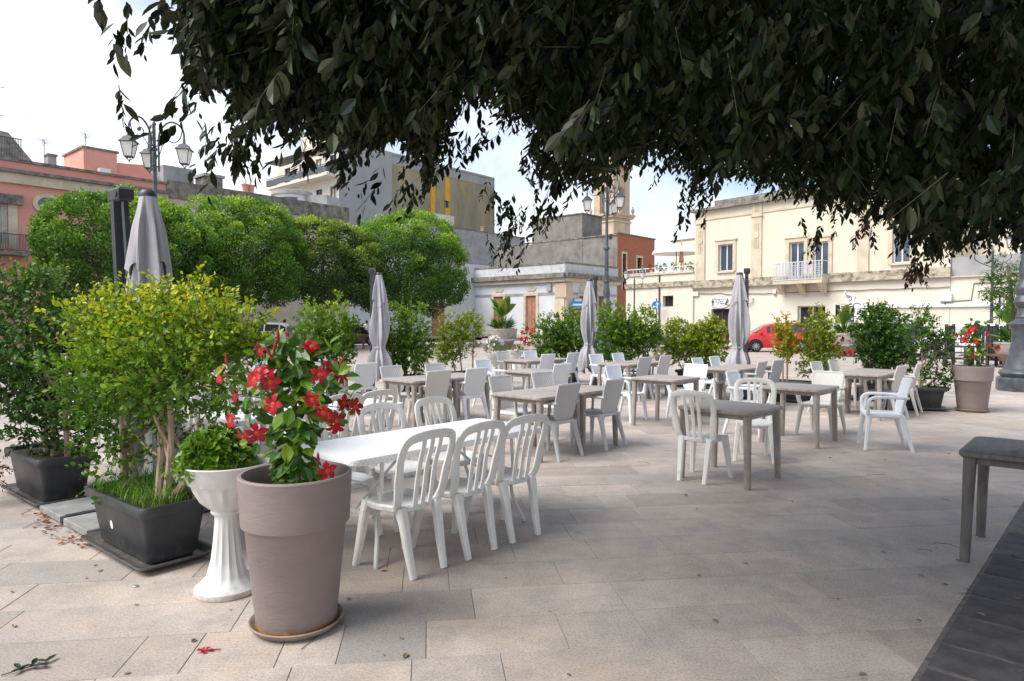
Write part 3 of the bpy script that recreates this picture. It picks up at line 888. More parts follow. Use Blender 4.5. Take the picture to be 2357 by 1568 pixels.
def shrub(name, label, base, stems, lobes, m, n, L, Wd, nl=9, tw=.16, gold=.5, zspan=None, partn=0, partm=None, tmpl=LT_FULL, bark='pale_bark', cat='shrub', group='potted shrubs around the terrace', dry=0, sr=.018):
    """stems: [(x0, y0, x1, y1, z1)] relative to base; lobes relative to base"""
    t = thing(name, label, cat, base, 0, group)
    for (x0, y0, x1, y1, z1) in stems:
        q = MB(); p0 = Vector((x0, y0, .36)); p1 = Vector((x1, y1, z1))
        mid = (p0 + p1) / 2 + Vector((rnd.uniform(-.03, .03), rnd.uniform(-.03, .03), 0))
        path = arc([p0, mid, p1], 4); q.tube(path, [sr * (1.15 - .5 * i / len(path)) for i in range(len(path))], k=7)
        for _ in range(5):
            a = path[rnd.randint(3, len(path) - 1)]; e = a + Vector((rnd.uniform(-.28, .28), rnd.uniform(-.2, .2), rnd.uniform(.12, .42)))
            q.tube(arc([a, (a + e) / 2 + Vector((0, 0, -.02)), e], 3), [sr * .5] * 5 + [sr * .2] * 2, k=5)
        q.build('stem', M[bark], t, True)
    if n < 1000: n = int(n * 1.45); L *= 1.12; Wd *= 1.15
    S, D = in_lobes(lobes, n, .75, seed=len(label))
    D = unit(D + np.array([0, 0, .55]) + nr.normal(size=D.shape) * .45)
    P, T, N, Ls, Ws, sg, ti, tt = sprays(S, D, nl, tw, L, Wd)
    zs = [l[0][2] + l[1][2] for l in lobes]; zl = [l[0][2] - l[1][2] for l in lobes]
    z0, z1 = (min(zl), max(zs)) if zspan is None else zspan
    h = np.clip((P[:, 2] - z0) / (z1 - z0), 0, 1)
    twr = nr.uniform(0, 1, len(S))[ti]
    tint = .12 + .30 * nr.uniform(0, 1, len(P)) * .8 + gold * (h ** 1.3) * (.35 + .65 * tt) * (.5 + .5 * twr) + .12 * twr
    twig_mesh(sg, .0028 if L < .05 else .004, M['twig'], 'twigs', t)['kind'] = 'stuff'
    if partn:
        k = np.argsort(np.linalg.norm(P + np.array(base) - np.array([0, 0, EYE]), axis=1) - .15 * nr.uniform(0, 1, len(P)) * 8)[:partn * 3][::3]
        msk = np.zeros(len(P), bool); msk[k] = True
        leaf_parts(one_leaf('leaf', M[partm]), P[msk], T[msk], N[msk], Ls[msk] * 1.1, Ws[msk] * 1.1, t)
        P, T, N, Ls, Ws, tint = [a[~msk] for a in (P, T, N, Ls, Ws, tint)]
    tag(leaves('foliage', P, T, N, Ls, Ws, tint, M[m], t, tmpl), kind='stuff')
    return t

ROW = 140.7
place(boxp, BXU, (-2.55, 4.64, 0), R(ROW), 'black plastic planter box with a white sticker, nearest one, grass growing in it', 'planter', 'black planter boxes')
place(boxp, BXU, (-4.25, 6.12, 0), R(ROW), 'black plastic planter box at the left edge with a dark dense shrub', 'planter', 'black planter boxes')

B1 = (-2.55, 4.66, 0)
ru = D2(ROW); 
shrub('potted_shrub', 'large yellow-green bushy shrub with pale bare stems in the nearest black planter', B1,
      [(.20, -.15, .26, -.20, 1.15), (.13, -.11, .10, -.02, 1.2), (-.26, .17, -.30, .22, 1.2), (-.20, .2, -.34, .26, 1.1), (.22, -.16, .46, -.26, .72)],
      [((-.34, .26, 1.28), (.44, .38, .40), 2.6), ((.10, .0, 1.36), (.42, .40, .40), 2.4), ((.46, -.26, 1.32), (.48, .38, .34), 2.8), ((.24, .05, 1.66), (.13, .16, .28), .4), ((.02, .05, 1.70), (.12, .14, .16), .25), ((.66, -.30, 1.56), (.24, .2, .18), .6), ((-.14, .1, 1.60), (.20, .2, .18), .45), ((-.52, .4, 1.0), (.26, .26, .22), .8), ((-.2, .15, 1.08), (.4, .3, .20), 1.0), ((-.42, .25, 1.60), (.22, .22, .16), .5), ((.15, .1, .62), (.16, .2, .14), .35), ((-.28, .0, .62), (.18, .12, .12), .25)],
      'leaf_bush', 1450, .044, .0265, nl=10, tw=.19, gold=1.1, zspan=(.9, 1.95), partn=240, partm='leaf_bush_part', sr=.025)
shrub('potted_shrub', 'dark green dense shrub at the left edge, behind the nearest planter', (-4.25, 6.12, 0),
      [(.1, -.1, .2, -.1, 1.1), (-.1, .1, -.2, .2, 1.3), (.3, -.2, .3, -.2, 1.2)],
      [((-.25, .0, 1.45), (.52, .5, .50), 3.0), ((.22, -.05, 1.15), (.50, .45, .55), 2.6), ((-.15, .1, 1.82), (.30, .3, .26), .9), ((.25, 0, .72), (.52, .4, .30), 1.6), ((-.35, 0, .85), (.5, .4, .45), 1.4), ((.55, -.1, 1.62), (.18, .2, .22), .4)],
      'leaf_green', 1250, .050, .030, nl=9, tw=.16, gold=.70, zspan=(.9, 2.2), sr=.022)
# withered red-brown twigs hanging over the left planter
t = thing('withered_plant', 'withered rust brown twigs hanging over the left planter box', 'plant', (-4.55, 5.78, .30))
S, D = in_lobes([((0, 0, 0), (.13, .10, .20), 1)], 60, .9, 5); D[:, 2] -= .6; D = unit(D)
P, T, N, Ls, Ws, sg, ti, tt = sprays(S, D, 6, .09, .032, .014, droop=.4)
tag(leaves('dry_leaves', P, T, N, Ls, Ws, nr.uniform(0, 1, len(P)), M['leaf_dry_red'], t), kind='stuff')
twig_mesh(sg, .002, M['twig'], 'twigs', t)['kind'] = 'stuff'

# grass in the nearest planter
def grass(base, half, n, hmin, hmax, rz, label):
    V, Fc, Tn = [], [], []
    ca, sa = math.cos(rz), math.sin(rz)
    for i in range(n):
        u, v = rnd.uniform(-half[0], half[0]), rnd.uniform(-half[1], half[1])
        x, y = base[0] + u * ca - v * sa, base[1] + u * sa + v * ca
        a = rnd.uniform(0, 6.283); h = rnd.uniform(hmin, hmax) * (1.9 if rnd.random() < .05 else 1); le = rnd.uniform(.3, 1.1) * h; w = rnd.uniform(.0025, .005)
        tn = rnd.random(); o = len(V)
        for j in range(5):
            s = j / 4; r_ = le * s ** 1.8; z = base[2] + h * (s - .38 * s ** 3); ww = w * (1 - s * .92)
            for q in (-1, 1):
                V.append((x + math.cos(a) * r_ - math.sin(a) * ww * q, y + math.sin(a) * r_ + math.cos(a) * ww * q, z)); Tn.append(tn)
        for j in range(4): Fc.append((o + j * 2, o + j * 2 + 1, o + j * 2 + 3, o + j * 2 + 2))
    me = bpy.data.meshes.new('grass'); me.from_pydata(V, [], Fc); me.materials.append(M['grass'])
    at = me.attributes.new('tint', 'FLOAT', 'POINT'); at.data.foreach_set('value', Tn)
    return tag(ob('grass', me), label, 'grass', kind='stuff')
grass((-2.55, 4.64, .38), (.46, .20), 620, .10, .24, R(ROW), 'bright green grass growing in the nearest black planter')

# further planters and shrubs round the terrace
def far_box(x, y, a, label):
    place(boxp, BXU, (x, y, 0), R(a), label, 'planter', 'black planter boxes')
ST = lambda k: [(-.25 + .25 * i, rnd.uniform(-.05, .05), -.28 + .28 * i, 0, rnd.uniform(.9, 1.2)) for i in range(k)]
sh = dict(nl=8, tmpl=LT_DIA)
bx = 'black planter box under '
far_box(-4.0, 14.2, 47, bx + 'the twin yellow-topped shrub left of the second umbrella')
shrub('potted_shrub', 'yellow-topped shrub with two peaks, left of the second closed umbrella', (-4.0, 14.2, 0), ST(3),
      [((-.28, 0, 1.25), (.36, .4, .72), 2.5), ((.28, 0, 1.32), (.34, .4, .76), 2.4), ((.0, .0, .85), (.62, .4, .45), 2.0), ((.58, 0, 1.45), (.16, .2, .25), .4)], 'leaf_bush', 620, .062, .038, gold=.62, zspan=(.9, 2.1), **sh)
far_box(-2.35, 14.6, 47, bx + 'the dark green shrub right of the second umbrella')
shrub('potted_shrub', 'tall green shrub with gold tips, just right of the second closed umbrella', (-2.35, 14.6, 0), ST(3),
      [((-.22, 0, 1.30), (.34, .36, .70), 2.2), ((.22, 0, 1.20), (.36, .36, .74), 2.2), ((.02, 0, .85), (.52, .4, .46), 2.0)], 'leaf_bush', 640, .062, .036, gold=.42, zspan=(1.0, 2.05), **sh)
far_box(-1.22, 15.7, 47, bx + 'the thin two-stemmed golden shrub in the middle')
shrub('potted_shrub', 'thin golden shrub with bare stems in the middle, left of a banana-like plant', (-1.22, 15.7, 0),
      [(-.1, 0, -.25, 0, 1.2), (.05, 0, .0, 0, 1.1), (.3, 0, .35, 0, 1.4)],
      [((-.22, 0, 1.25), (.26, .26, .48), 1.8), ((.26, 0, 1.45), (.24, .26, .38), 1.6), ((-.25, 0, .80), (.22, .24, .28), 1.0), ((.0, 0, 1.1), (.4, .3, .3), .6)], 'leaf_gold', 300, .062, .036, gold=.5, zspan=(.6, 1.9), bark='pale_bark', **sh)
far_box(1.28, 17.5, -43, bx + 'the dark glossy shrub left of the third umbrella')
shrub('potted_shrub', 'wide glossy green shrub just left of the third closed umbrella', (1.28, 17.5, 0), ST(3),
      [((-.30, 0, 1.15), (.40, .4, .62), 2.2), ((.25, 0, 1.25), (.40, .4, .66), 2.4), ((.0, 0, .75), (.6, .4, .38), 1.6)], 'leaf_bush', 620, .066, .04, gold=.36, zspan=(.9, 2.0), **sh)
far_box(2.74, 15.9, -43, bx + 'the three-peaked shrub right of the third umbrella')
shrub('potted_shrub', 'large glossy green shrub with three golden peaks before the tall lamp post', (2.74, 15.9, 0), ST(3),
      [((-.38, 0, 1.40), (.30, .36, .64), 2.2), ((.02, 0, 1.30), (.34, .36, .64), 2.2), ((.40, 0, 1.36), (.30, .36, .56), 1.8), ((-.15, 0, .85), (.50, .4, .42), 1.8), ((.62, 0, 1.2), (.18, .2, .24), .5)], 'leaf_bush', 680, .064, .04, gold=.50, zspan=(.9, 2.0), **sh)
far_box(4.5, 16.2, -43, bx + 'the round golden-yellow bush')
shrub('potted_shrub', 'low wide golden-yellow bush between the third and fourth umbrellas', (4.5, 16.2, 0), ST(3),
      [((-.42, 0, 1.20), (.40, .4, .40), 2.0), ((.20, 0, 1.05), (.46, .4, .55), 2.4), ((-.1, 0, .80), (.55, .4, .35), 1.4), ((.38, 0, 1.35), (.26, .3, .3), .8)], 'leaf_gold', 600, .066, .042, gold=.55, zspan=(.5, 1.7), **sh)
far_box(5.55, 13.35, -43, bx + 'the two thin orange and yellow shrubs')
shrub('potted_shrub', 'thin sparse shrub with orange-gold tips before the red car', (5.50, 13.45, 0), [(-.04, 0, -.02, 0, 1.35), (.05, .02, .08, 0, 1.3)],
      [((-.04, 0, 1.30), (.14, .2, .36), 1.6), ((.08, 0, 1.05), (.14, .2, .30), 1.0)], 'leaf_autumn', 120, .06, .034, gold=.62, zspan=(.6, 1.75), bark='pale_bark', **sh)
shrub('potted_shrub', 'thin golden shrub right of the orange-tipped one, before the red car', (6.02, 13.2, 0), [(-.02, 0, 0, 0, 1.3), (.08, 0, .12, .05, 1.3)],
      [((-.02, 0, 1.35), (.24, .26, .46), 1.8), ((.16, 0, 1.05), (.22, .25, .36), 1.0), ((-.08, 0, .72), (.22, .26, .24), .7)], 'leaf_gold', 250, .06, .034, gold=.45, zspan=(.5, 1.8), bark='pale_bark', **sh)
far_box(7.40, 13.5, -30, bx + 'the dense dark green shrub at right')
shrub('potted_shrub', 'dense rounded dark green shrub at right, beside the taupe flower pot', (7.45, 13.4, 0), ST(3),
      [((-.05, 0, 1.22), (.46, .46, .58), 3.2), ((-.1, 0, 1.58), (.30, .32, .34), 1.0), ((.06, 0, .85), (.46, .42, .36), 1.4)], 'leaf_green', 820, .058, .034, gold=.62, zspan=(1.0, 2.1), **sh)
far_box(7.30, 12.15, -18, 'black planter box standing free at right with grass and a sparse shrub')
shrub('potted_shrub', 'sparse see-through shrub in the free-standing planter at right', (7.42, 12.15, 0), [(-.02, 0, .02, 0, 1.35), (.0, 0, .28, 0, 1.05), (.03, 0, .40, 0, .62)],
      [((-.02, 0, 1.40), (.22, .22, .40), 1.5), ((.32, 0, 1.22), (.22, .22, .24), .9), ((.34, 0, .58), (.24, .2, .24), .8), ((-.05, 0, .85), (.2, .2, .25), .6)], 'leaf_green', 230, .054, .032, gold=.6, zspan=(.6, 1.8), **sh)
grass((7.30, 12.15, .38), (.46, .20), 200, .04, .10, R(-18), 'short grass in the free-standing planter at right')
grass((-2.35, 14.6, .38), (.46, .20), 160, .06, .16, R(47), 'grass in the planter right of the second umbrella')

st = MB(); st.lathe([(.024, 0), (.024, .002)], 14); 
so = st.build('sticker', M['white_plastic'], boxp); so.scale = (1, 1.3, 1); so.rotation_euler = (R(-97), 0, 0); so.location = (.12, .1835, .20)

# ---- tall taupe pots
def make_tall_pot():
    t = thing('tall_pot', 'pot', 'flower pot')
    p = MB(); p.lathe([(.195, .03), (.205, .035), (.256, .545), (.262, .552), (.275, .556), (.287, .79), (.288, .802), (.282, .81), (.268, .81), (.262, .80), (.255, .68)], 48, cap=False)
    p.build('pot', M['taupe_pot'], t, True)
    p = MB(); p.lathe([(.0005, .70), (.258, .70)], 32, cap=False); p.build('soil', M['soil'], t)
    p = MB(); p.lathe([(.19, 0), (.215, .008), (.238, .035), (.242, .042), (.236, .046), (.226, .040), (.205, .016), (.0005, .014)], 40, cap=False); p.build('saucer', M['saucer'], t, True)
    p = MB(); p.lathe([(.199, .022), (.2115, .022), (.207, .045), (.2035, .052)], 48, cap=False, mod=lambda a, r, z, i: r + (.002 * math.sin(a * 7) if i > 1 else 0)); p.build('mud_ring', M['rust_mud'], t, True)
    return t
pot = make_tall_pot(); PU = []
place(pot, PU, (-1.137, 3.495, 0), 0, 'tall ribbed taupe flower pot on a saucer in the left foreground', 'flower pot', 'tall taupe pots')
place(pot, PU, (8.21, 11.9, 0), 1.0, 'tall taupe flower pot at the right, far from us', 'flower pot', 'tall taupe pots').scale = (1.10, 1.10, 1.0)

def flower_mesh():
    f = MB()
    f.cur = 1
    f.lathe([(.0035, -.052), (.005, -.035), (.011, -.012), (.016, .002)], 10, cap=False)
    f.cur = 0
    for k in range(5):
        a0 = 2 * math.pi * k / 5
        cs, sn = math.cos(a0), math.sin(a0)
        def T_(r, s, z): return (r * cs - s * sn, r * sn + s * cs, z)
        pts = [T_(.012, -.010, .0), T_(.012, .010, .0), T_(.034, -.021, .010), T_(.034, 0, .006), T_(.036, .019, .002), T_(.050, -.018, .008), T_(.052, .006, .002), T_(.063, -.012, -.003)]
        f.add(pts, [(0, 1, 3, 2), (1, 4, 3), (2, 3, 6, 5), (3, 4, 6), (5, 6, 7)])
    f.cur = 2
    f.lathe([(.0145, -.001), (.008, .001), (.0005, .003)], 8, cap=False)
    return f.mesh('flower', [M['petal'], M['petal_pale'], M['stamen']], True)
def bud_mesh():
    f = MB(); f.lathe([(.003, -.05), (.0045, -.02), (.010, .0), (.009, .02), (.0008, .055)], 8, cap=False); return f.mesh('bud', M['bud'], True)
FLW = flower_mesh(); BUD = bud_mesh()
ML = one_leaf('leaf', M['leaf_mande'])

def aim(o, d, roll=0.0):
    o.rotation_mode = 'QUATERNION'
    q = Vector(d).normalized().to_track_quat('Z', 'Y')
    from mathutils import Quaternion
    o.rotation_quaternion = q @ Quaternion((0, 0, 1), roll)

def mandevilla(base, z0, h, label, fl, leaves_n, shoots, sc=1.0):
    t = thing('mandevilla', label, 'plant', base)
    q = MB(); q.tube([(0, 0, z0), (.01, 0, z0 + h * .95)], .006, k=6); q.build('stake', M['twig'], t)
    vine = MB()
    vine.tube([(.045 * math.cos(s * .55), .045 * math.sin(s * .55), z0 + h * s / 30) for s in range(31)], .004, k=5)
    for s in shoots: vine.tube(arc([(0, 0, s[0][2] - base[2])] + [tuple(Vector(p) - Vector(base)) for p in s], 4), .0028, k=5)
    vine.build('vine', M['stem_green'], t)
    n = leaves_n; z = z0 + h * nr.uniform(0, 1, n) ** .9; a = nr.uniform(0, 6.283, n); rr = nr.uniform(.015, .10, n) * sc
    P = np.stack([rr * np.cos(a), rr * np.sin(a), z], 1)
    T = np.stack([np.cos(a), np.sin(a), nr.uniform(-1.3, .2, n)], 1) + nr.normal(size=(n, 3)) * .4
    Nn = np.stack([np.cos(a), np.sin(a), np.full(n, .65)], 1) + nr.normal(size=(n, 3)) * .35
    L = nr.uniform(.075, .118, n) * sc
    ex = []
    for s in shoots:
        for p in s[-2:]:
            for _ in range(5):
                ex.append(np.array(Vector(p) - Vector(base)) + nr.normal(size=3) * .022)
    ex = np.array(ex)
    if len(ex):
        P = np.concatenate([P, ex]); T = np.concatenate([T, unit(nr.normal(size=ex.shape)) + np.array([0, 0, .7])]); Nn = np.concatenate([Nn, unit(nr.normal(size=ex.shape)) + np.array([0, -1.0, .4])]); L = np.concatenate([L, nr.uniform(.05, .085, len(ex)) * sc])
    leaf_parts(ML, P, T, Nn, L, L * .60, t)
    for (p, d, kd) in fl:
        o = ob('flower' if kd == 0 else 'bud', FLW if kd == 0 else BUD, t, Vector(p) - Vector(base)); aim(o, d, rnd.uniform(0, 6)); o.scale = [sc * rnd.uniform(.76, .95)] * 3
    return t

MB0 = (-1.137, 3.495, 0)
def wf(x, y, dy=0.0): return W(x, y, 3.495 + dy)
fl = []
for (x, y, dx, dz, dy) in ((597, 806, -1, -.2, -.05), (716, 797, .1, .5, -.08), (507, 862, -1, .1, -.1), (583, 872, -.7, 0, -.15), (621, 880, .05, 0, -.22), (612, 855, .2, .8, -.1), (538, 911, -1, .1, -.1), (528, 966, -.9, -.3, -.1), (588, 998, .3, -.2, -.2), (556, 1007, -.5, -.4, -.18),
                          (734, 862, .05, .1, -.2), (765, 846, .5, .6, -.1), (787, 864, .9, -.3, -.08), (716, 920, .0, -.2, -.2), (626, 931, -.3, -.2, -.18), (742, 950, .1, -.2, -.18), (774, 968, .4, -.4, -.15), (791, 929, .8, .3, -.1), (817, 938, .8, .1, -.1), (750, 1086, .3, .2, -.26), (768, 985, .3, -.5, -.1), (600, 858, -.6, .5, -.1)):
    fl.append((wf(x, y, dy), (dx + rnd.uniform(-.3, .3), -1.0 if dx < -.2 else -.8, dz + rnd.uniform(-.3, .3)), 0))
for (x, y, dx, dz) in ((632, 800, .3, 1), (618, 812, -.4, 1), (523, 835, -.2, 1), (730, 1060, 0, 1), (545, 925, 0, -1), (785, 834, .6, 1), (580, 985, -.5, .6), (640, 775, 0, 1)):
    fl.append((wf(x, y, -.1), (dx, -.1, dz), 1))
shoots = [[wf(650, 900), wf(600, 880, -.05), wf(545, 868, -.1), wf(520, 862, -.1)], [wf(650, 925), wf(590, 915, -.05), wf(550, 912, -.1)], [wf(655, 955), wf(610, 950, -.08), wf(570, 945, -.1)], [wf(650, 985), wf(615, 1005, -.1), wf(590, 1000, -.15)],
          [wf(690, 870), wf(735, 870, -.1), wf(775, 855, -.1)], [wf(690, 920), wf(750, 935, -.1), wf(800, 940, -.1)], [wf(690, 950), wf(740, 965, -.1), wf(770, 970, -.12)], [wf(665, 850), wf(650, 815, -.05), wf(642, 800)], [wf(685, 850), wf(715, 825, -.05), wf(770, 800)], [wf(660, 870), wf(630, 830, -.05), wf(608, 812)], [wf(690, 880), wf(760, 900, -.08), wf(785, 895, -.1)]]
mandevilla(MB0, .70, .80, 'red-flowered climbing mandevilla in the tall pot in the foreground', fl, 300, shoots)
B2 = Vector((8.21, 11.9, 0)); fl2 = []
for (x, y) in ((2202, 773), (2214, 780), (2235, 760), (2242, 754), (2222, 784), (2226, 770), (2278, 795), (2292, 802), (2299, 803), (2240, 820), (2247, 788), (2272, 770)):
    fl2.append((W(x, y, 11.75), (rnd.uniform(-.6, .6), -.8, rnd.uniform(-.2, .4)), 0))
mandevilla(B2, .70, .92, 'red-flowered climbing mandevilla in the taupe pot at the right', fl2, 150, [[W(2240, 800, 11.85), W(2222, 785, 11.8), W(2208, 772, 11.8)], [W(2255, 800, 11.8), W(2280, 800, 11.8), W(2298, 798, 11.8)], [W(2255, 770, 11.8), W(2270, 745, 11.85)]], 1.15)

# ---- white pedestal urns
def make_urn(k=56):
    t = thing('pedestal_urn', 'urn', 'urn')
    p = MB()
    prof = [(.18, 0), (.186, .012), (.183, .035), (.160, .050), (.150, .062), (.115, .10), (.090, .19), (.076, .30), (.068, .40), (.064, .455), (.066, .465)]
    p.lathe(prof, k, cap=False, mod=lambda a, r, z, i: r * (1 - (.085 * abs(math.sin(a * 7)) if 5 <= i <= 8 else 0)))
    p.build('pedestal', M['urn'], t, True)
    b = MB()
    prof = [(.060, .462), (.082, .468), (.088, .480), (.080, .492), (.105, .508), (.150, .545), (.182, .60), (.198, .645), (.206, .655), (.222, .70), (.246, .752), (.256, .766), (.252, .772), (.238, .765), (.215, .72), (.195, .68)]
    b.lathe(prof, k, cap=False, mod=lambda a, r, z, i: r * (1 - (.075 * abs(math.sin(a * 8)) if 5 <= i <= 7 else 0)))
    b.build('bowl', M['urn'], t, True)
    s = MB(); s.lathe([(.0005, .715), (.215, .715)], 24, cap=False); s.build('soil', M['soil'], t)
    return t
urn = make_urn(); UU = []
place(urn, UU, (-1.695, 3.94, 0), .3, 'white fluted pedestal urn in the foreground beside the tall taupe pot', 'urn', 'white pedestal urns')
# rosette topiary in the urn
ros = []
for v in range(4):
    f_P, f_T, f_N, f_L = [], [], [], []
    for ring, (cnt, el, ln) in enumerate(((6, .25, .062), (6, .75, .052), (5, 1.5, .038))):
        for i in range(cnt):
            a = 2 * math.pi * i / cnt + ring * .5 + rnd.uniform(-.2, .2)
            f_P.append((0, 0, .004 * ring)); f_T.append((math.cos(a), math.sin(a), el * rnd.uniform(.8, 1.2))); f_N.append((-math.cos(a) * el, -math.sin(a) * el, 1)); f_L.append(ln * rnd.uniform(.85, 1.15))
    n = len(f_L); V = leaf_arrays(np.array(f_P), np.array(f_T), np.array(f_N), np.array(f_L), np.array(f_L) * .56, LT_FULL).reshape(-1, 3)
    me = bpy.data.meshes.new('rosette'); fs = [tuple(i * 9 + j for j in f) for i in range(n) for f in LT_FULL[1]]
    me.from_pydata(V.tolist(), [], fs); me.materials.append(M['leaf_rosette'])
    at = me.attributes.new('tint', 'FLOAT', 'POINT'); at.data.foreach_set('value', np.repeat([rnd.uniform(.0, .5) + (.4 if i > 11 else 0) for i in range(n)], 9).astype(np.float32)); ros.append(me)
t = thing('rosette_plant', 'bright green dome of fleshy rosettes in the foreground urn', 'plant', (-1.745, 3.93, .74))
for i in range(56):
    z = 1 - (i + .5) / 56 * 1.05; a = i * 2.39996; s = math.sqrt(max(0, 1 - z * z)); d = Vector((s * math.cos(a), s * math.sin(a), z + rnd.uniform(-.06, .06)))
    o = ob('rosette', ros[i % 4], t, (d.x * .175, d.y * .175, d.z * .19 + .012)); aim(o, d + Vector((0, 0, .25)), rnd.uniform(0, 6)); o.scale = [rnd.uniform(1.15, 1.6)] * 3
c_ = MB(); c_.lathe([(.15, -.02), (.16, .05), (.12, .14), (.05, .175), (.001, .18)], 16, cap=False); c_.build('core', M['leaf_green'], t, True)

def urn_plant(x, y, kind, label, plabel, sc=1.0, ped=True):
    place(urn, UU, (x, y, 0), rnd.uniform(0, 1), label, 'urn', 'white pedestal urns').scale = (sc, sc, sc)
    t = thing('urn_plant', plabel, 'plant', (x, y, .72 * sc))
    m = {'y': 'leaf_gold', 'g': 'leaf_green', 'w': 'leaf_green', 'r': 'leaf_green', 'p': 'leaf_gold'}[kind]
    tall = kind in 'w'
    S, D = in_lobes([((0, 0, .06 if not tall else .18), (.24, .24, .12 if not tall else .30), 1)], 120, .6, 3)
    D = unit(D + np.array([0, 0, .5])); P, T, N, Ls, Ws, sg, ti, tt = sprays(S, D, 7, .07, .045, .02)
    tag(leaves('foliage', P, T, N, Ls, Ws, .2 + .6 * nr.uniform(0, 1, len(P)), M[m], t, LT_DIA), kind='stuff')
    if kind in 'wrp':
        for i in range({'w': 26, 'r': 10, 'p': 2}[kind]):
            d = Vector((rnd.uniform(-1, 1), rnd.uniform(-1, -.1), rnd.uniform(0, 1))).normalized()
            f = MB()
            for k in range(5):
                a = k * 1.2566; f.add([(0, 0, 0), (math.cos(a - .4) * .02, math.sin(a - .4) * .02, .006), (math.cos(a) * .034, math.sin(a) * .034, .0), (math.cos(a + .4) * .02, math.sin(a + .4) * .02, .006)], [(0, 1, 2, 3)])
            o = f.build('blossom', M['petal_white'] if kind == 'w' else M['petal'], t); o.location = (d.x * .26, d.y * .26, (.08 if not tall else .2) + d.z * (.16 if not tall else .34)); aim(o, d); o.scale = [1.3] * 3
urn_plant(-1.80, 17.2, 'y', 'white urn with a yellow-green cushion plant, left of the thin golden shrub', 'low yellow-green cushion plant in a far white urn at left')
urn_plant(-.44, 17.3, 'w', 'white pedestal urn holding white flowers behind the middle tables', 'bushy plant with white blossoms in a pedestal urn')
urn_plant(.08, 19.5, 'r', 'white urn with a low green plant right of the white flowers', 'low green plant with few red blossoms behind the middle tables')
urn_plant(3.75, 16.6, 'p', 'white urn with pink-flecked low plant, left of the golden bush', 'low yellow-green plant with a pink bloom left of the golden bush')
urn_plant(-5.6, 14.8, 'g', 'white urn with a round green cushion, left behind the red flowers', 'round green cushion plant left behind the red flowers')
urn_plant(6.55, 14.2, 'g', 'white urn under the red flowers at right of the thin shrubs', 'leafy base plant under the red flowers right of the thin shrubs')

def far_mande(x, y, z0, h, pts, label, n=70):
    t = thing('mandevilla', label, 'plant', (x, y, z0))
    q = MB(); q.tube([(0, 0, 0), (0, 0, h)], .006, k=5); q.build('stake', M['twig'], t)
    a = nr.uniform(0, 6.28, n); rr = nr.uniform(.02, .2, n); P = np.stack([rr * np.cos(a), rr * np.sin(a), nr.uniform(0, h, n)], 1)
    T = np.stack([np.cos(a), np.sin(a), nr.uniform(-.5, .8, n)], 1); N = nr.normal(size=(n, 3)) * .4 + np.array([0, 0, 1])
    leaf_parts(ML, P, T, N, np.full(n, .11), np.full(n, .055), t)
    for (px, py) in pts:
        p = W(px, py, y - .15); o = ob('flower', FLW, t, p - Vector((x, y, z0))); aim(o, (rnd.uniform(-.6, .6), -1, rnd.uniform(-.2, .5)), rnd.uniform(0, 6)); o.scale = [1.35] * 3
far_mande(.45, 20.0, .55, .95, [(1203, 765), (1213, 757), (1222, 770), (1208, 788), (1218, 792), (1201, 781), (1226, 760), (1212, 779)], 'red-flowered climber behind the middle tables')
far_mande(6.55, 14.2, .72, .55, [(1939, 782), (1917, 806), (1936, 808), (1944, 815), (1961, 811), (1912, 818), (1925, 798)], 'red-flowered climber right of the thin golden shrubs')
tp = MB(); tp.lathe([(.14, 0), (.2, .5), (.21, .52), (.19, .52), (.18, .4)], 20, cap=False); tag(tp.build('flower_pot', M['taupe_pot'], None, True), 'small taupe pot holding the red climber behind the middle tables', 'flower pot').location = (.45, 20.0, 0)

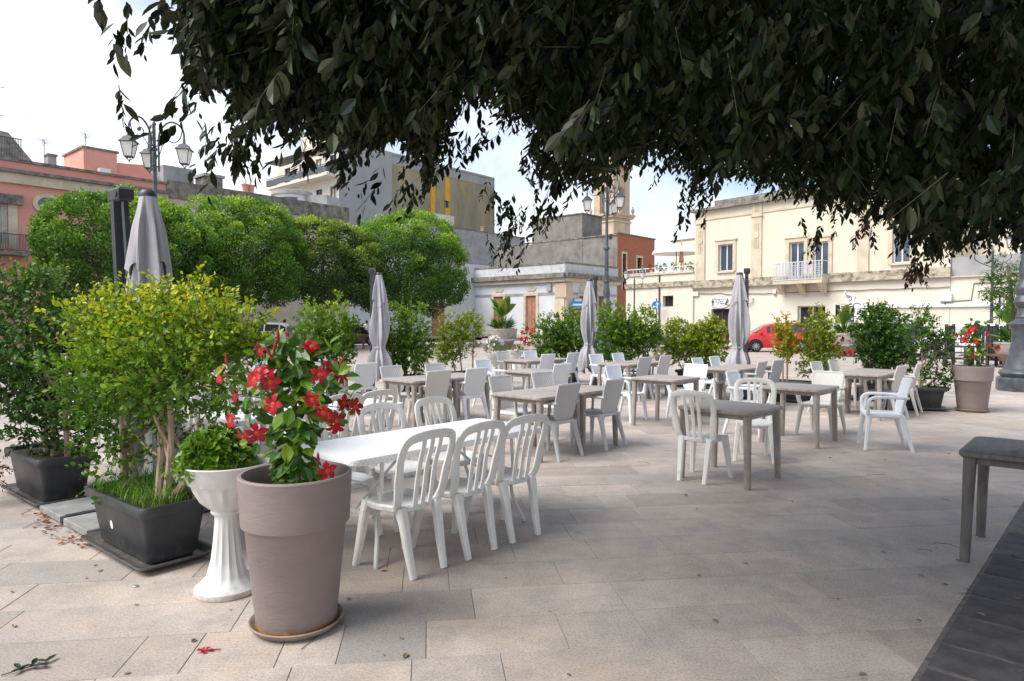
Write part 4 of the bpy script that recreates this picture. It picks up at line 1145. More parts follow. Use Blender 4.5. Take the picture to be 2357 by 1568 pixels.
# ---- closed cantilever umbrellas
def make_umbrella(seed, tie, lean, h=2.68, cx=.14):
    rg = random.Random(seed)
    t = thing('closed_umbrella', 'umbrella', 'umbrella')
    m = MB(); m.box((lean * .5 - .0, 0, h / 2 + .02), (.07, .11, h - .04), 0, .012)
    if lean:
        m.v = [(x + (z / h - .5) * lean, y, z) for (x, y, z) in m.v]
    m.build('mast', M['anthracite'], t)
    lx = lambda z: (z / h) * lean
    hw = .24 if cx > .2 else .13
    hd = MB(); hd.box((lx(h) + hw / 2 - .07, 0, h - .03), (hw, .12, .12), 0, .02); hd.tube([(lx(h) + hw - .13, -.07, h - .03), (lx(h) + hw - .13, .07, h - .03)], .03, k=10); hd.build('hinge_head', M['anthracite'], t, True)
    am = MB(); am.tube([(lx(h) + .13, 0, h - .06), (.17 + lx(1.2), 0, 1.25)], .028, k=6, up=(0, 1, 0), sq=4); am.build('arm', M['anthracite'], t)
    ch = MB()
    for i in range(60):
        z = .3 + i * (h - .5) / 60; ch.box((lx(z) - .043, 0, z), (.014, .03, .022))
    ch.build('chain_rack', M['anthracite'], t)
    top = h - .10
    cp = MB(); cp.lathe([(.001, top + .05), (.05, top + .045), (.068, top + .02), (.068, top - .005), (.04, top - .02)], 16, (cx, 0, 0), cap=False); cp.build('cap', M['anthracite'], t, True)
    # canopy cloth: pleated tube gathered at the tie
    ph = [rg.uniform(0, 6.28) for _ in range(6)]
    bot = .42; tz = tie
    def cloth(u, v, flap=False):
        a = 2 * math.pi * u; z = top - (top - bot) * v
        if flap: z = top - .005 - .62 * v
        base = .05 + .105 * min(1, (top - z) / 1.0) ** .8
        if flap: base = .066 + .078 * v ** .9
        elif z < tz + .35:
            k = math.exp(-((z - tz) / .16) ** 2); base = base * (1 - .40 * k)
            if z < tz: base += .03 * min(1, (tz - z) / .4)
        fold = 1 + (.44 if not flap else .30) * min(1, v * 2.5) * (math.sin(8 * a + ph[0] + 2.2 * z) * .6 + math.sin(5 * a + ph[1] - 1.6 * z) * .5 + .3 * math.sin(13 * a + ph[2] + z))
        r_ = base * fold
        if flap: z += .075 * v * math.sin(4 * a + ph[3]) + .03 * v * math.sin(7 * a + ph[4])
        elif v > .9: z += .09 * (v - .9) / .1 * math.sin(3 * a + ph[3])
        return (cx + r_ * math.cos(a) * 1.0, r_ * math.sin(a) * .95, z)
    c = MB(); c.sheet(lambda u, v: cloth(u, v), 96, 46, True); c.build('canopy', M['canvas'], t, True)
    c = MB(); c.sheet(lambda u, v: cloth(u, v, True), 80, 14, True); c.build('vent_flap', M['canvas'], t, True)
    tb_ = MB(); tb_.lathe([(.102, tz - .02), (.108, tz - .008), (.108, tz + .008), (.102, tz + .02)], 28, (cx, 0, 0), cap=False); tb_.build('tie_strap', M['canvas'], t, True)
    cr = MB(); cr.box((0, 0, .045), (1.0, .06, .05)); cr.box((0, 0, .046), (.06, 1.0, .05)); cr.box((0, 0, .12), (.13, .17, .16)); cr.build('cross_foot', M['anthracite'], t)
    for sx in (-1, 1):
        for sy in (-1, 1):
            s = MB(); s.box((sx * .285, sy * .285, .036), (.49, .49, .055), 0, .006); s.build('base_slab', M['slab_grey'], t)
    return t
um = make_umbrella(3, 1.05, 0); UM = []
um1 = make_umbrella(5, .95, -.22, 2.70, .37)
tag(um1, 'closed grey cantilever umbrella with leaning dark mast, nearest, behind the big bush', 'umbrella', 'closed grey umbrellas')
um1.location = (-3.20, 5.62, 0); um1.rotation_euler = (0, 0, R(ROW - 180))
place(um, UM, (-2.93, 14.05, 0), R(0), 'closed grey umbrella tied at the waist, second from the left', 'umbrella', 'closed grey umbrellas')
place(um, UM, (2.02, 16.2, 0), R(170), 'closed grey umbrella in the middle, third from the left, mast behind its right', 'umbrella', 'closed grey umbrellas')
place(um, UM, (4.90, 14.0, 0), R(160), 'closed grey umbrella before the cream building, rightmost of four', 'umbrella', 'closed grey umbrellas')

# ------------------------------------------------------------------ street lamps
def make_lantern(t_parent, loc, sc=1.0):
    l = ob('lantern', None, t_parent, loc); l.scale = (sc, sc, sc)
    r_ = MB(); r_.lathe([(.30, -.02), (.315, 0), (.28, .03), (.215, .075), (.165, .15), (.10, .175), (.05, .20), (.035, .30), (.055, .32), (.02, .36)], 4, (0, 0, 0), ph=R(45)); r_.build('lantern_roof', M['iron'], l)
    for k in range(4):
        a0, a1 = R(45 + 90 * k), R(135 + 90 * k)
        p = MB(); p.add([(.145 * math.cos(a0), .145 * math.sin(a0), -.43), (.145 * math.cos(a1), .145 * math.sin(a1), -.43), (.245 * math.cos(a1), .245 * math.sin(a1), -.02), (.245 * math.cos(a0), .245 * math.sin(a0), -.02)], [(0, 1, 2, 3)])
        p.build('pane', M['lantern_glass'], l)
    f = MB()
    for k in range(4):
        a = R(45 + 90 * k); f.tube([(.25 * math.cos(a), .25 * math.sin(a), -.02), (.15 * math.cos(a), .15 * math.sin(a), -.43), (.03 * math.cos(a), .03 * math.sin(a), -.53)], .012, k=5)
    f.lathe([(.15, -.45), (.16, -.44), (.16, -.425), (.15, -.42)], 4, ph=R(45)); f.lathe([(.001, -.60), (.03, -.56), (.02, -.53), (.001, -.52)], 8)
    f.build('lantern_frame', M['iron'], l)
    return l

def big_lamp(x, y, rot, label, floods=False):
    t = thing('street_lamp', label, 'street lamp', (x, y, 0), rot, 'ornate three-armed street lamps')
    p = MB(); p.lathe([(.56, 0), (.56, .27), (.53, .30), (.46, .32)], 8, ph=R(22.5)); p.build('plinth', M['iron'], t)
    b = MB()
    b.lathe([(.44, .31), (.47, .36), (.50, .41), (.47, .46), (.40, .50), (.36, .62), (.30, .85), (.265, 1.10), (.255, 1.35), (.27, 1.42), (.315, 1.49), (.325, 1.54), (.29, 1.58), (.22, 1.62), (.19, 1.66), (.195, 1.70), (.165, 1.74), (.16, 1.92)], 28, cap=False)
    b.build('bell_base', M['iron'], t, True)
    o = MB(); o.lathe([(.16, 1.90), (.20, 1.96), (.235, 2.05), (.20, 2.16), (.165, 2.2), (.17, 2.24), (.215, 2.30), (.22, 2.38), (.17, 2.46), (.13, 2.52), (.125, 2.62), (.15, 2.80), (.11, 3.05), (.095, 3.2), (.14, 3.24), (.14, 3.3), (.10, 3.34)], 24, cap=False, mod=lambda a, r, z, i: r * (1 + .05 * math.sin(a * 12) * (1 if 1 < i < 15 else 0)))
    o.build('ornament', M['iron'], t, True)
    s = MB(); s.lathe([(.088, 3.3), (.078, 4.6), (.13, 4.62), (.14, 4.68), (.09, 4.74), (.066, 4.80), (.054, 6.6), (.08, 6.62), (.08, 6.68), (.045, 6.72), (.038, 7.35), (.06, 7.38), (.05, 7.42), (.022, 7.46), (.04, 7.52), (.012, 7.58), (.004, 7.80)], 16); s.build('shaft', M['iron'], t, True)
    for k in range(3):
        a = R(90 + 120 * k); ca, sa = math.cos(a), math.sin(a)
        Q = lambda r_, z: (r_ * ca, r_ * sa, z)
        m_ = MB(); m_.tube(arc([Q(.12, 6.0), Q(.12, 6.5), Q(.12, 6.95), Q(.20, 7.25), Q(.42, 7.45), Q(.66, 7.40), Q(.80, 7.22), Q(.83, 7.0)], 5), .028, k=7, up=(-sa, ca, 0))
        m_.tube(arc([Q(.78, 7.25), Q(.72, 7.0), Q(.55, 6.86), Q(.38, 6.95), Q(.36, 7.12), Q(.48, 7.18), Q(.52, 7.08)], 5), .015, k=6, up=(-sa, ca, 0))
        m_.tube(arc([Q(.12, 6.4), Q(.22, 6.75), Q(.38, 6.92)], 4), .012, k=6, up=(-sa, ca, 0))
        m_.tube([Q(0, 6.15), Q(.14, 6.15)], .02, k=6, up=(-sa, ca, 0)); m_.tube([Q(0, 6.75), Q(.14, 6.75)], .02, k=6, up=(-sa, ca, 0))
        m_.lathe([(.001, -.05), (.05, -.02), (.06, .02), (.03, .06), (.001, .07)], 8, Q(.50, 7.10))
        m_.build('arm', M['iron'], t, True)
        make_lantern(t, Q(.83, 6.66), .95)
    if floods:
        f = MB(); f.box((.0, -.16, 5.15), (.30, .10, .22), 0, .02); f.build('floodlight', M['anthracite'], t)
    return t
big_lamp(-10.5, 19.8, R(-82), 'tall three-armed lantern post rising behind the nearest umbrella at left')
big_lamp(3.98, 28.2, R(90), 'tall dark lantern post in the middle before the brick building', True)
big_lamp(11.85, 15.45, R(60), 'massive bell-based iron lamp post at the right edge')

def small_lamp(x, y, rot, label):
    t = thing('street_lamp', label, 'street lamp', (x, y, 0), rot, 'two-armed lantern posts')
    s = MB(); s.lathe([(.17, 0), (.17, .12), (.12, .2), (.085, .8), (.10, .85), (.065, .92), (.058, 2.5), (.085, 2.55), (.052, 2.6), (.045, 4.35), (.07, 4.4), (.03, 4.5), (.001, 4.7)], 12); s.build('shaft', M['iron'], t, True)
    for sx in (-1, 1):
        a = MB(); a.tube(arc([(0, 0, 3.75), (sx * .2, 0, 3.85), (sx * .45, 0, 3.98), (sx * .63, 0, 4.15), (sx * .60, 0, 4.35)], 4), .022, k=6, up=(0, 1, 0)); a.tube(arc([(0, 0, 4.2), (sx * .2, 0, 4.02), (sx * .3, 0, 3.92)], 3), .014, k=6, up=(0, 1, 0)); a.build('arm', M['iron'], t, True)
        make_lantern(t, (sx * .60, 0, 4.92), .85)
    return t
small_lamp(8.4, 46.0, R(-35), 'small two-lantern post left of the cream building')
small_lamp(21.2, 29.6, R(-30), 'grey two-lantern post before the long cream wall at right').scale = (1.05, 1.05, 1.06)

# ------------------------------------------------------------------ clipped round trees
def round_tree(x, y, zc, r, n, m, label, seed, trunk_h=2.2, L=.125, stems=1, goldb=.35):
    t = thing('round_tree', label, 'tree', (x, y, 0), 0, 'clipped round trees along the street')
    q = MB(); q.tube(arc([(0, 0, 0), (.06, 0, trunk_h * .5), (-.05, .05, trunk_h), (0, 0, zc)], 4), [.20, .19, .18, .17, .16, .16, .15, .15, .14, .13, .10, .08, .06], k=9)
    for k in range(8):
        a = k * .785 + .3; q.tube(arc([(0, 0, trunk_h * .8), (math.cos(a) * r[0] * .35, math.sin(a) * r[1] * .35, zc - r[2] * .3), (math.cos(a) * r[0] * .7, math.sin(a) * r[1] * .7, zc + r[2] * .1)], 3), [.09, .08, .07, .06, .05, .04, .03], k=6)
    q.build('trunk', M['bark'], t, True)
    nc = 230; g = np.random.default_rng(seed)
    dc = unit(g.normal(size=(nc, 3))); dc = dc[dc[:, 2] > -.78]; nc = len(dc)
    cr = g.uniform(.08, .21, nc) * min(r)
    C = dc * np.array(r) * (1 - .13 + .09 * bumps(dc, seed, 2.2))[:, None]
    ci = g.integers(0, nc, n); d = sph(n)
    fl = (d * dc[ci]).sum(1) < -.15; d[fl] -= 2 * (d[fl] * dc[ci[fl]]).sum(1)[:, None] * dc[ci[fl]]
    rad = 1 - .5 * nr.uniform(0, 1, n) ** 1.7
    P = C[ci] + d * (cr[ci] * rad * 1.15)[:, None] * np.array([1, 1, .9])
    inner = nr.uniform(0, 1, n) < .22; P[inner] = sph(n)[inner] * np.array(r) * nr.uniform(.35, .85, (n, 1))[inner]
    P[:, 2] += zc
    keep = P[:, 2] > zc - r[2] * .92
    P, d, rad, ci, inner = P[keep], d[keep], rad[keep], ci[keep], inner[keep]
    k = len(P)
    T = unit(d * .7 + nr.normal(size=(k, 3)) * .6 + np.array([0, 0, .35])); N = unit(d + nr.normal(size=(k, 3)) * .5 + np.array([0, 0, .35]))
    Ls = nr.uniform(.7, 1.3, k) * L
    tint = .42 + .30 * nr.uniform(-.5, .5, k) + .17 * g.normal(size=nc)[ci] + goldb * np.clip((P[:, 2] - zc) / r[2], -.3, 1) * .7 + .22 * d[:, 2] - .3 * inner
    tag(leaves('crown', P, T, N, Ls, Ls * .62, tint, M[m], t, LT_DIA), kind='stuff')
    return t
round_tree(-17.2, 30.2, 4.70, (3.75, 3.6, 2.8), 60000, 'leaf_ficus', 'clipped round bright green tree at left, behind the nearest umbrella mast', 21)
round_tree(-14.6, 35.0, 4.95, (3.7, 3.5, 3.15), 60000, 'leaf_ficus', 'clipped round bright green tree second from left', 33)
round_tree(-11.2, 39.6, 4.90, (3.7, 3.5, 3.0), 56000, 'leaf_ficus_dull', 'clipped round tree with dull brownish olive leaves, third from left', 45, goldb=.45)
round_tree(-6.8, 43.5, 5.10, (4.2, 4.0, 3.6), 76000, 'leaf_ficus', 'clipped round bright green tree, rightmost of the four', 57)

# tree with browning leaves at the left edge
t = thing('magnolia_tree', 'green and brown leaved tree cut off by the left edge', 'tree', (-11.6, 13.5, 0))
q = MB(); q.tube(arc([(0, 0, 0), (.05, 0, 1.2), (0, 0, 2.6), (.05, 0, 3.6)], 4), [.09] * 6 + [.06] * 4 + [.03] * 3, k=8); q.build('trunk', M['bark'], t, True)
S, D = in_lobes([((.2, 0, 2.6), (.95, .9, 1.05), 2), ((.3, 0, 3.3), (.62, .6, .7), 1), ((.65, 0, 2.2), (.62, .6, .55), 1)], 420, .8, 8)
P, T, N, Ls, Ws, sg, ti, tt = sprays(S, unit(D + np.array([0, 0, .3])), 7, .22, .12, .05)
tag(leaves('crown', P, T, N, Ls, Ws, nr.uniform(0, .75, len(P)) + .3 * (nr.uniform(0, 1, len(S))[ti] > .7), M['leaf_magnolia'], t), kind='stuff'); twig_mesh(sg, .005, M['twig'], 'twigs', t)['kind'] = 'stuff'

# ------------------------------------------------------------------ buildings
M['pink'] = mat('pink', (.64, .285, .24), (.71, .335, .285), rough=.85, sc=.8, c3=(.56, .28, .24), sc3=.6, t3=.6, bump=.1)
M['pink_pale'] = mat('pink_pale', (.68, .33, .255), (.76, .39, .31), rough=.85, sc=.7, c3=(.42, .26, .20), sc3=.8, t3=.62)
M['stone_cream'] = mat('stone_cream', (.50, .43, .32), (.64, .57, .44), rough=.85, sc=1.5, c3=(.26, .23, .18), sc3=1.6, t3=.60, bump=.2, bsc=12)
M['stone_dark'] = mat('stone_dark', (.10, .095, .085), (.30, .275, .24), rough=.9, sc=2.2, c3=(.045, .043, .04), sc3=3, t3=.55, bump=.4, bsc=14)
M['yellow'] = mat('yellow', (.63, .575, .465), (.70, .645, .53), rough=.88, sc=.5, c3=(.53, .475, .37), sc3=.7, t3=.54, stretch=(1, 1, .22), bump=.08)
M['yellow_low'] = mat('yellow_low', (.65, .605, .515), (.71, .67, .58), rough=.88, sc=.5, c3=(.58, .525, .42), sc3=.8, t3=.57, stretch=(1, 1, .2))
M['stain_band'] = mat('stain_band', (.13, .12, .10), (.50, .44, .34), rough=.9, sc=3.2, lo=.36, hi=.60, stretch=(1, 1, 1.6))
M['bldg_white'] = mat('bldg_white', (.58, .59, .62), (.68, .69, .72), rough=.88, sc=.7, c3=(.50, .49, .47), sc3=.8, t3=.6)
M['cement'] = mat('cement', (.16, .15, .135), (.27, .255, .235), rough=.92, sc=.9, c3=(.34, .325, .30), sc3=.7, t3=.58, bump=.2, bsc=8)
M['cement_pale'] = mat('cement_pale', (.27, .27, .275), (.40, .40, .41), rough=.92, sc=.8, c3=(.13, .128, .125), sc3=.9, t3=.56)
M['apart_grey'] = mat('apart_grey', (.27, .275, .28), (.335, .34, .345), rough=.9, sc=.5, stretch=(1, 1, .25), c3=(.23, .235, .235), sc3=.6, t3=.6)
M['apart_olive'] = mat('apart_olive', (.20, .185, .125), (.30, .28, .215), rough=.9, sc=.45, stretch=(1, 1, .3), c3=(.42, .29, .06), sc3=.35, t3=.50)
M['ochre'] = mat('ochre', (.56, .30, .02), (.66, .38, .04), rough=.85, sc=2, c3=(.40, .27, .10), sc3=1.5, t3=.62)
M['apart_cream'] = mat('apart_cream', (.56, .53, .47), (.66, .63, .57), rough=.88, sc=.8, c3=(.45, .42, .37), sc3=1, t3=.6)
M['brick'] = mat('brick', (.32, .115, .06), (.40, .15, .08), rough=.85, sc=1.5, c3=(.30, .10, .05), sc3=1, t3=.6, stretch=(1, 1, 6))
M['shutter'] = mat('shutter', (.36, .17, .10), (.46, .235, .15), rough=.7, sc=3)
M['shutter_dark'] = mat('shutter_dark', (.17, .095, .065), (.25, .14, .09), rough=.7, sc=3)
M['frame_white'] = mat('frame_white', (.70, .71, .72), (.80, .81, .82), rough=.4, sc=3)
M['frame_brown'] = mat('frame_brown', (.085, .05, .042), (.13, .08, .065), rough=.45, sc=3)
M['tower_stone'] = mat('tower_stone', (.46, .36, .26), (.58, .47, .35), rough=.85, sc=.7, c3=(.34, .26, .20), sc3=.8, t3=.6, bump=.1)
M['attic'] = mat('attic', (.48, .49, .50), (.60, .61, .62), rough=.9, sc=1.2, c3=(.16, .155, .15), sc3=1.6, t3=.56)
M['cement_rail'] = mat('cement_rail', (.50, .54, .58), (.60, .64, .68), rough=.5, sc=4)
M['blind'] = mat('blind', (.42, .40, .36), (.54, .52, .48), rough=.7, sc=3)

def facade(mb, L, H, ops, depth=.22, y=0.0, z0=0.0):
    """front wall in the local xz plane (x 0..L) with real openings (x0, x1, z0, z1) and reveals"""
    us = sorted({0.0, L} | {o[0] for o in ops} | {o[1] for o in ops}); zs = sorted({z0, H} | {o[2] for o in ops} | {o[3] for o in ops})
    for i in range(len(us) - 1):
        for j in range(len(zs) - 1):
            u, z = (us[i] + us[i + 1]) / 2, (zs[j] + zs[j + 1]) / 2
            if any(o[0] < u < o[1] and o[2] < z < o[3] for o in ops): continue
            mb.add([(us[i], y, zs[j]), (us[i + 1], y, zs[j]), (us[i + 1], y, zs[j + 1]), (us[i], y, zs[j + 1])], [(0, 1, 2, 3)])
    for (a, b, c, d) in ops:
        e = y + depth
        mb.add([(a, y, c), (b, y, c), (b, y, d), (a, y, d), (a, e, c), (b, e, c), (b, e, d), (a, e, d)], [(0, 4, 5, 1), (1, 5, 6, 2), (2, 6, 7, 3), (3, 7, 4, 0)])

def shell(mb, L, H, Dp, z0=0.0):
    mb.add([(0, 0, z0), (L, 0, z0), (L, Dp, z0), (0, Dp, z0), (0, 0, H), (L, 0, H), (L, Dp, H), (0, Dp, H)], [(1, 2, 6, 5), (2, 3, 7, 6), (3, 0, 4, 7), (4, 5, 6, 7)])

class Bld:
    """building with local x along its front, y into it; p0 left end, p1 right end of the front on the ground"""
    def __init__(s, name, label, p0, p1, cat='building', group=None):
        s.p0 = Vector((p0[0], p0[1], 0)); d = Vector((p1[0] - p0[0], p1[1] - p0[1], 0)); s.L = d.length; s.d = d.normalized()
        s.o = thing(name, label, cat, s.p0, math.atan2(d.y, d.x), group)
    def u(s, px):
        k = (px - CX) / F       # x = k y
        return (k * s.p0.y - s.p0.x) / (s.d.x - k * s.d.y)
    def z(s, px, py, dy=0.0):
        y = s.p0.y + s.d.y * s.u(px)
        return EYE + (HZ - py) / F * y
    def op(s, x0, y0, x1, y1):
        """opening from picture corners (left, top, right, bottom)"""
        xm = (x0 + x1) / 2
        return (s.u(x0), s.u(x1), max(0.0, s.z(xm, y1)), s.z(xm, y0))
    def box(s, name, m, x0, x1, y0, y1, z0, z1, parent=None, bev=0):
        b = MB(); b.box(((x0 + x1) / 2, (y0 + y1) / 2, (z0 + z1) / 2), (abs(x1 - x0), abs(y1 - y0), abs(z1 - z0)), 0, bev); return b.build(name, m, parent or s.o)
    def window(s, o, frame='frame_white', glass='glass', depth=.16, split=2, sill=True, surround=None, cross=0, name='window'):
        a, b, c, d = o; w = MB(); fw = .07
        w.box(((a + b) / 2, depth, c + fw / 2), (b - a, .06, fw)); w.box(((a + b) / 2, depth, d - fw / 2), (b - a, .06, fw))
        for i in range(split + 1):
            x = a + fw / 2 + (b - a - fw) * i / split; w.box((x, depth - .002, (c + d) / 2), (fw, .056, d - c - 2 * fw))
        for i in range(cross): w.box(((a + b) / 2, depth - .004, c + (d - c) * (i + 1) / (cross + 1)), (b - a - 2 * fw, .05, fw * .7))
        f = w.build(name, M[frame], s.o)
        for i in range(split):
            p = MB(); x0 = a + (b - a) * i / split + fw * .6; x1 = a + (b - a) * (i + 1) / split - fw * .6
            p.add([(x0, depth + .02, c + fw), (x1, depth + .02, c + fw), (x1, depth + .02, d - fw), (x0, depth + .02, d - fw)], [(0, 1, 2, 3)]); p.build('pane', M[glass], f)
        if sill: s.box('sill', M['stone_cream'], a - .12, b + .12, -.12, .1, c - .1, c, f)
        if surround:
            q = MB(); e = .22; q.box((a - e / 2, -.03, (c + d) / 2), (e, .09, d - c)); q.box((b + e / 2, -.03, (c + d) / 2), (e, .09, d - c)); q.box(((a + b) / 2, -.032, d + e / 2), (b - a + 2 * e, .094, e)); q.box(((a + b) / 2, -.05, d + e + .06), (b - a + 2 * e + .16, .16, .10))
            q.build('surround', M[surround], f)
        return f
    def louvre(s, o, m='shutter', depth=.10, leaves_=2, name='shutter'):
        a, b, c, d = o; sp = M[m]
        for i in range(leaves_):
            x0 = a + (b - a) * i / leaves_ + .01; x1 = a + (b - a) * (i + 1) / leaves_ - .01
            w = MB(); w.box(((x0 + x1) / 2, depth + .03, (c + d) / 2), (x1 - x0, .02, d - c))
            for x in (x0 + .05, x1 - .05): w.box((x, depth, (c + d) / 2), (.09, .04, d - c))
            for z in (c + .06, d - .06, c + (d - c) * .42): w.box(((x0 + x1) / 2, depth - .002, z), (x1 - x0, .04, .12))
            f = w.build(name, sp, s.o)
            n = max(6, int((d - c) / .12)); v = MB()
            for k in range(n):
                z = c + .12 + (d - c - .24) * (k + .5) / n; v.add([(x0 + .09, depth + .02, z + .05), (x1 - .09, depth + .02, z + .05), (x1 - .09, depth - .015, z - .04), (x0 + .09, depth - .015, z - .04)], [(0, 3, 2, 1)])
            v.build('louvres', sp, s.o if getattr(s, 'flat', False) else f)

def text(name, body, size, m, parent, loc, rot=(R(90), 0, 0), ext=.004, shear=0.0, align='CENTER'):
    c = bpy.data.curves.new(name, 'FONT'); c.body = body; c.size = size; c.extrude = ext; c.align_x = align; c.shear = shear
    tmp = bpy.data.objects.new(name, c); COL.objects.link(tmp); bpy.context.view_layer.update()
    me = bpy.data.meshes.new_from_object(tmp.evaluated_get(bpy.context.evaluated_depsgraph_get())); bpy.data.objects.remove(tmp)
    me.materials.clear(); me.materials.append(m)
    o = ob(name, me, parent, loc); o.rotation_euler = rot; return o

def railing(bl, m, x0, x1, z0, z1, y, n, parent=None, name='railing', ends=True, yin=None):
    r_ = MB(); r_.box(((x0 + x1) / 2, y, z1), (x1 - x0, .05, .05)); r_.box(((x0 + x1) / 2, y, z0), (x1 - x0, .04, .04))
    for i in range(n + 1):
        x = x0 + (x1 - x0) * i / n; r_.box((x, y, (z0 + z1) / 2), (.025, .025, z1 - z0 - .02))
    if yin is not None:
        for x in (x0, x1):
            r_.box((x, (y + yin) / 2, z1), (.05, abs(yin - y), .048)); r_.box((x, (y + yin) / 2, z0), (.04, abs(yin - y), .038))
    return r_.build(name, m, parent or bl.o)

# --- cream building on the right (terrace house | main house | long low wing)
KP = Vector((12.24, 45.0, 0)); KD = Vector((.63, -.777, 0)).normalized()
yl0 = KP - KD * 6.02; yr1 = KP + KD * 24
main_end = None
Y2 = Bld('cream_house', 'two-storey cream house with white balcony, cafe sign and stone pilasters', KP, KP + KD * 14.6)
Lm = Y2.u(2185); 
Hm = Y2.z(1700, 476)
w1 = Y2.op(1653, 563, 1686, 625); d1 = Y2.op(1815, 558, 1849, 655); d2 = Y2.op(1870, 557, 1905, 654); sd = Y2.op(1835, 704, 1899, 800); ed = Y2.op(1637, 711, 1679, 795); w2 = Y2.op(2052, 520, 2092, 606)
sd = (sd[0], sd[1], 0.02, sd[3]); ed = (ed[0], ed[1], .12, ed[3])
zl = Y2.z(1700, 657)
ops = [w1, d1, d2, sd, ed, w2]
zl1 = (zl + .32)
lo_ops = [o for o in ops if o[3] < zl1 + .1]; hi_ops = [o for o in ops if o[3] > zl1 + .1]
hi_ops = [(a, b, max(c, zl1 + .02), d) for (a, b, c, d) in hi_ops]
w = MB(); facade(w, Lm, Hm, hi_ops, .22, 0, zl1); shell(w, Lm, Hm, 11, zl1); w.build('upper_wall', M['yellow'], Y2.o)
w = MB(); facade(w, Lm, zl1, lo_ops, .3); shell(w, Lm, zl1 - .002, 11); w.build('lower_wall', M['yellow_low'], Y2.o)
Y2.box('interior', M['dark_inside'], .2, Lm - .2, .62, .70, .01, Hm - .3)
Y2.box('string_course', M['stain_band'], -.03, Lm + .03, -.14, .0, zl, zl + .42)
Y2.box('string_ledge', M['stain_band'], -.06, Lm + .06, -.24, -.001, zl - .09, zl - .002)
Y2.box('cornice', M['stone_dark'], -.25, Lm + .2, -.32, .3, Hm, Hm + .16)
Y2.box('parapet', M['stone_dark'], 1.6, Lm + .1, -.12, .4, Hm + .162, Hm + .55)
Y2.box('frieze', M['stone_cream'], -.02, Lm + .02, -.05, 0, Hm - .62, Hm - .52)
for (x0, x1) in ((1602, 1622), (1729, 1752), (1972, 1998)):
    a, b = Y2.u(x0), Y2.u(x1); p = MB(); p.box(((a + b) / 2, -.045, (zl + .42 + Hm) / 2), (b - a, .088, Hm - zl - .42)); po = p.build('pilaster', M['stone_cream'], Y2.o)
    q = MB(); mx_ = (a + b) / 2
    for dx in (-.12, 0, .12): q.box((mx_ + dx, -.105, Hm - 2.0), (.05, .03, 1.5)); q.box((mx_ + dx, -.105, Hm - .3), (.05, .03, .4))
    q.box((mx_, -.115, Hm - .78), (b - a + .12, .06, .1)); q.lathe([(.001, -.02), (.19, -.02), (.19, .02), (.001, .02)], 16); 
    q.v[-64:] = [(mx_ + x, -.11 + z, Hm - 1.95 + y) for (x, y, z) in q.v[-64:]]
    q.build('relief', M['stone_cream'], po)
Y2.window(w1, surround='stone_cream', glass='glass_blue'); Y2.window(w2, surround='stone_cream', glass='glass_blue')
for o in hi_ops[1:3]: Y2.window(o, surround='stone_cream', glass='glass_blue', sill=False, cross=0, name='balcony_door')
bx0, bx1 = Y2.u(1797), Y2.u(1909)
bo = Y2.box('balcony', M['stone_cream'], bx0, bx1, -.95, -.242, zl - .12, zl + .06)
for x in (1805, 1852, 1900):
    c_ = MB(); xc = Y2.u(x); c_.add([(xc - .16, -.24, zl - .7), (xc + .16, -.24, zl - .7), (xc + .16, -.8, zl - .125), (xc - .16, -.8, zl - .125), (xc - .16, -.24, zl - .125), (xc + .16, -.24, zl - .125)], [(0, 1, 2, 3), (3, 2, 5, 4), (0, 3, 4), (1, 5, 2), (0, 4, 5, 1)]); c_.build('corbel', M['stone_cream'], bo)
zr = zl + 1.12
r_ = MB()
for z in (zl + .12, zr): r_.box(((bx0 + bx1) / 2, -.92, z), (bx1 - bx0, .045, .045))
for x in (bx0 + .02, bx1 - .02):
    for z in (zl + .12, zr): r_.box((x, -.58, z), (.044, .68, .044))
for i in range(15):
    x = bx0 + .1 + (bx1 - bx0 - .2) * i / 14
    r_.box((x - .07, -.92, (zl + zr) / 2 + .06), (.025, .03, zr - zl - .16)); r_.box((x + .07, -.92, (zl + zr) / 2 + .06), (.025, .03, zr - zl - .16))
    for zc in (zl + .38, zl + .62, zl + .86): r_.tube([(x + .065 * math.cos(a * .785), -.92, zc + .085 * math.sin(a * .785)) for a in range(9)], .014, k=4, up=(0, 1, 0), cap=False)
r_.build('balcony_railing', M['cement_rail'], bo)
Y2.window(sd, 'frame_white', 'glass', .25, 2, False, name='shop_door'); Y2.window(ed, 'frame_brown', 'glass', .25, 2, False, cross=1, name='entrance_door')
Y2.box('plinth', M['yellow_low'], .0, ed[0] - .05, -.05, -.001, 0, .62); Y2.box('plinth', M['yellow_low'], ed[1] + .05, sd[0] - .05, -.05, -.001, 0, .62); Y2.box('plinth', M['yellow_low'], sd[1] + .05, Lm, -.05, -.001, 0, .62)
M['cable'] = mat('cable', (.12, .10, .08), (.2, .17, .13), rough=.8)
cb = MB(); zc = Y2.z(1700, 678)
cb.tube([(x * Lm / 30, -.05, zc + .02 * math.sin(x * 1.7) + (.12 if x < 5 else 0)) for x in range(31)], .022, k=5); cb.build('cable', M['cable'], Y2.o)
Y2.box('cable_box', M['yellow_low'], Y2.u(1594), Y2.u(1609), -.14, -.002, Y2.z(1600, 682), Y2.z(1600, 672))
Y2.box('alarm_box', M['frame_white'], Y2.u(1780), Y2.u(1787), -.13, -.002, Y2.z(1784, 678), Y2.z(1784, 667))
Y2.box('alarm_lamp', mat('red_lamp', (.5, .03, .02), rough=.3), Y2.u(1781), Y2.u(1787), -.15, -.131, Y2.z(1784, 678), Y2.z(1784, 676))
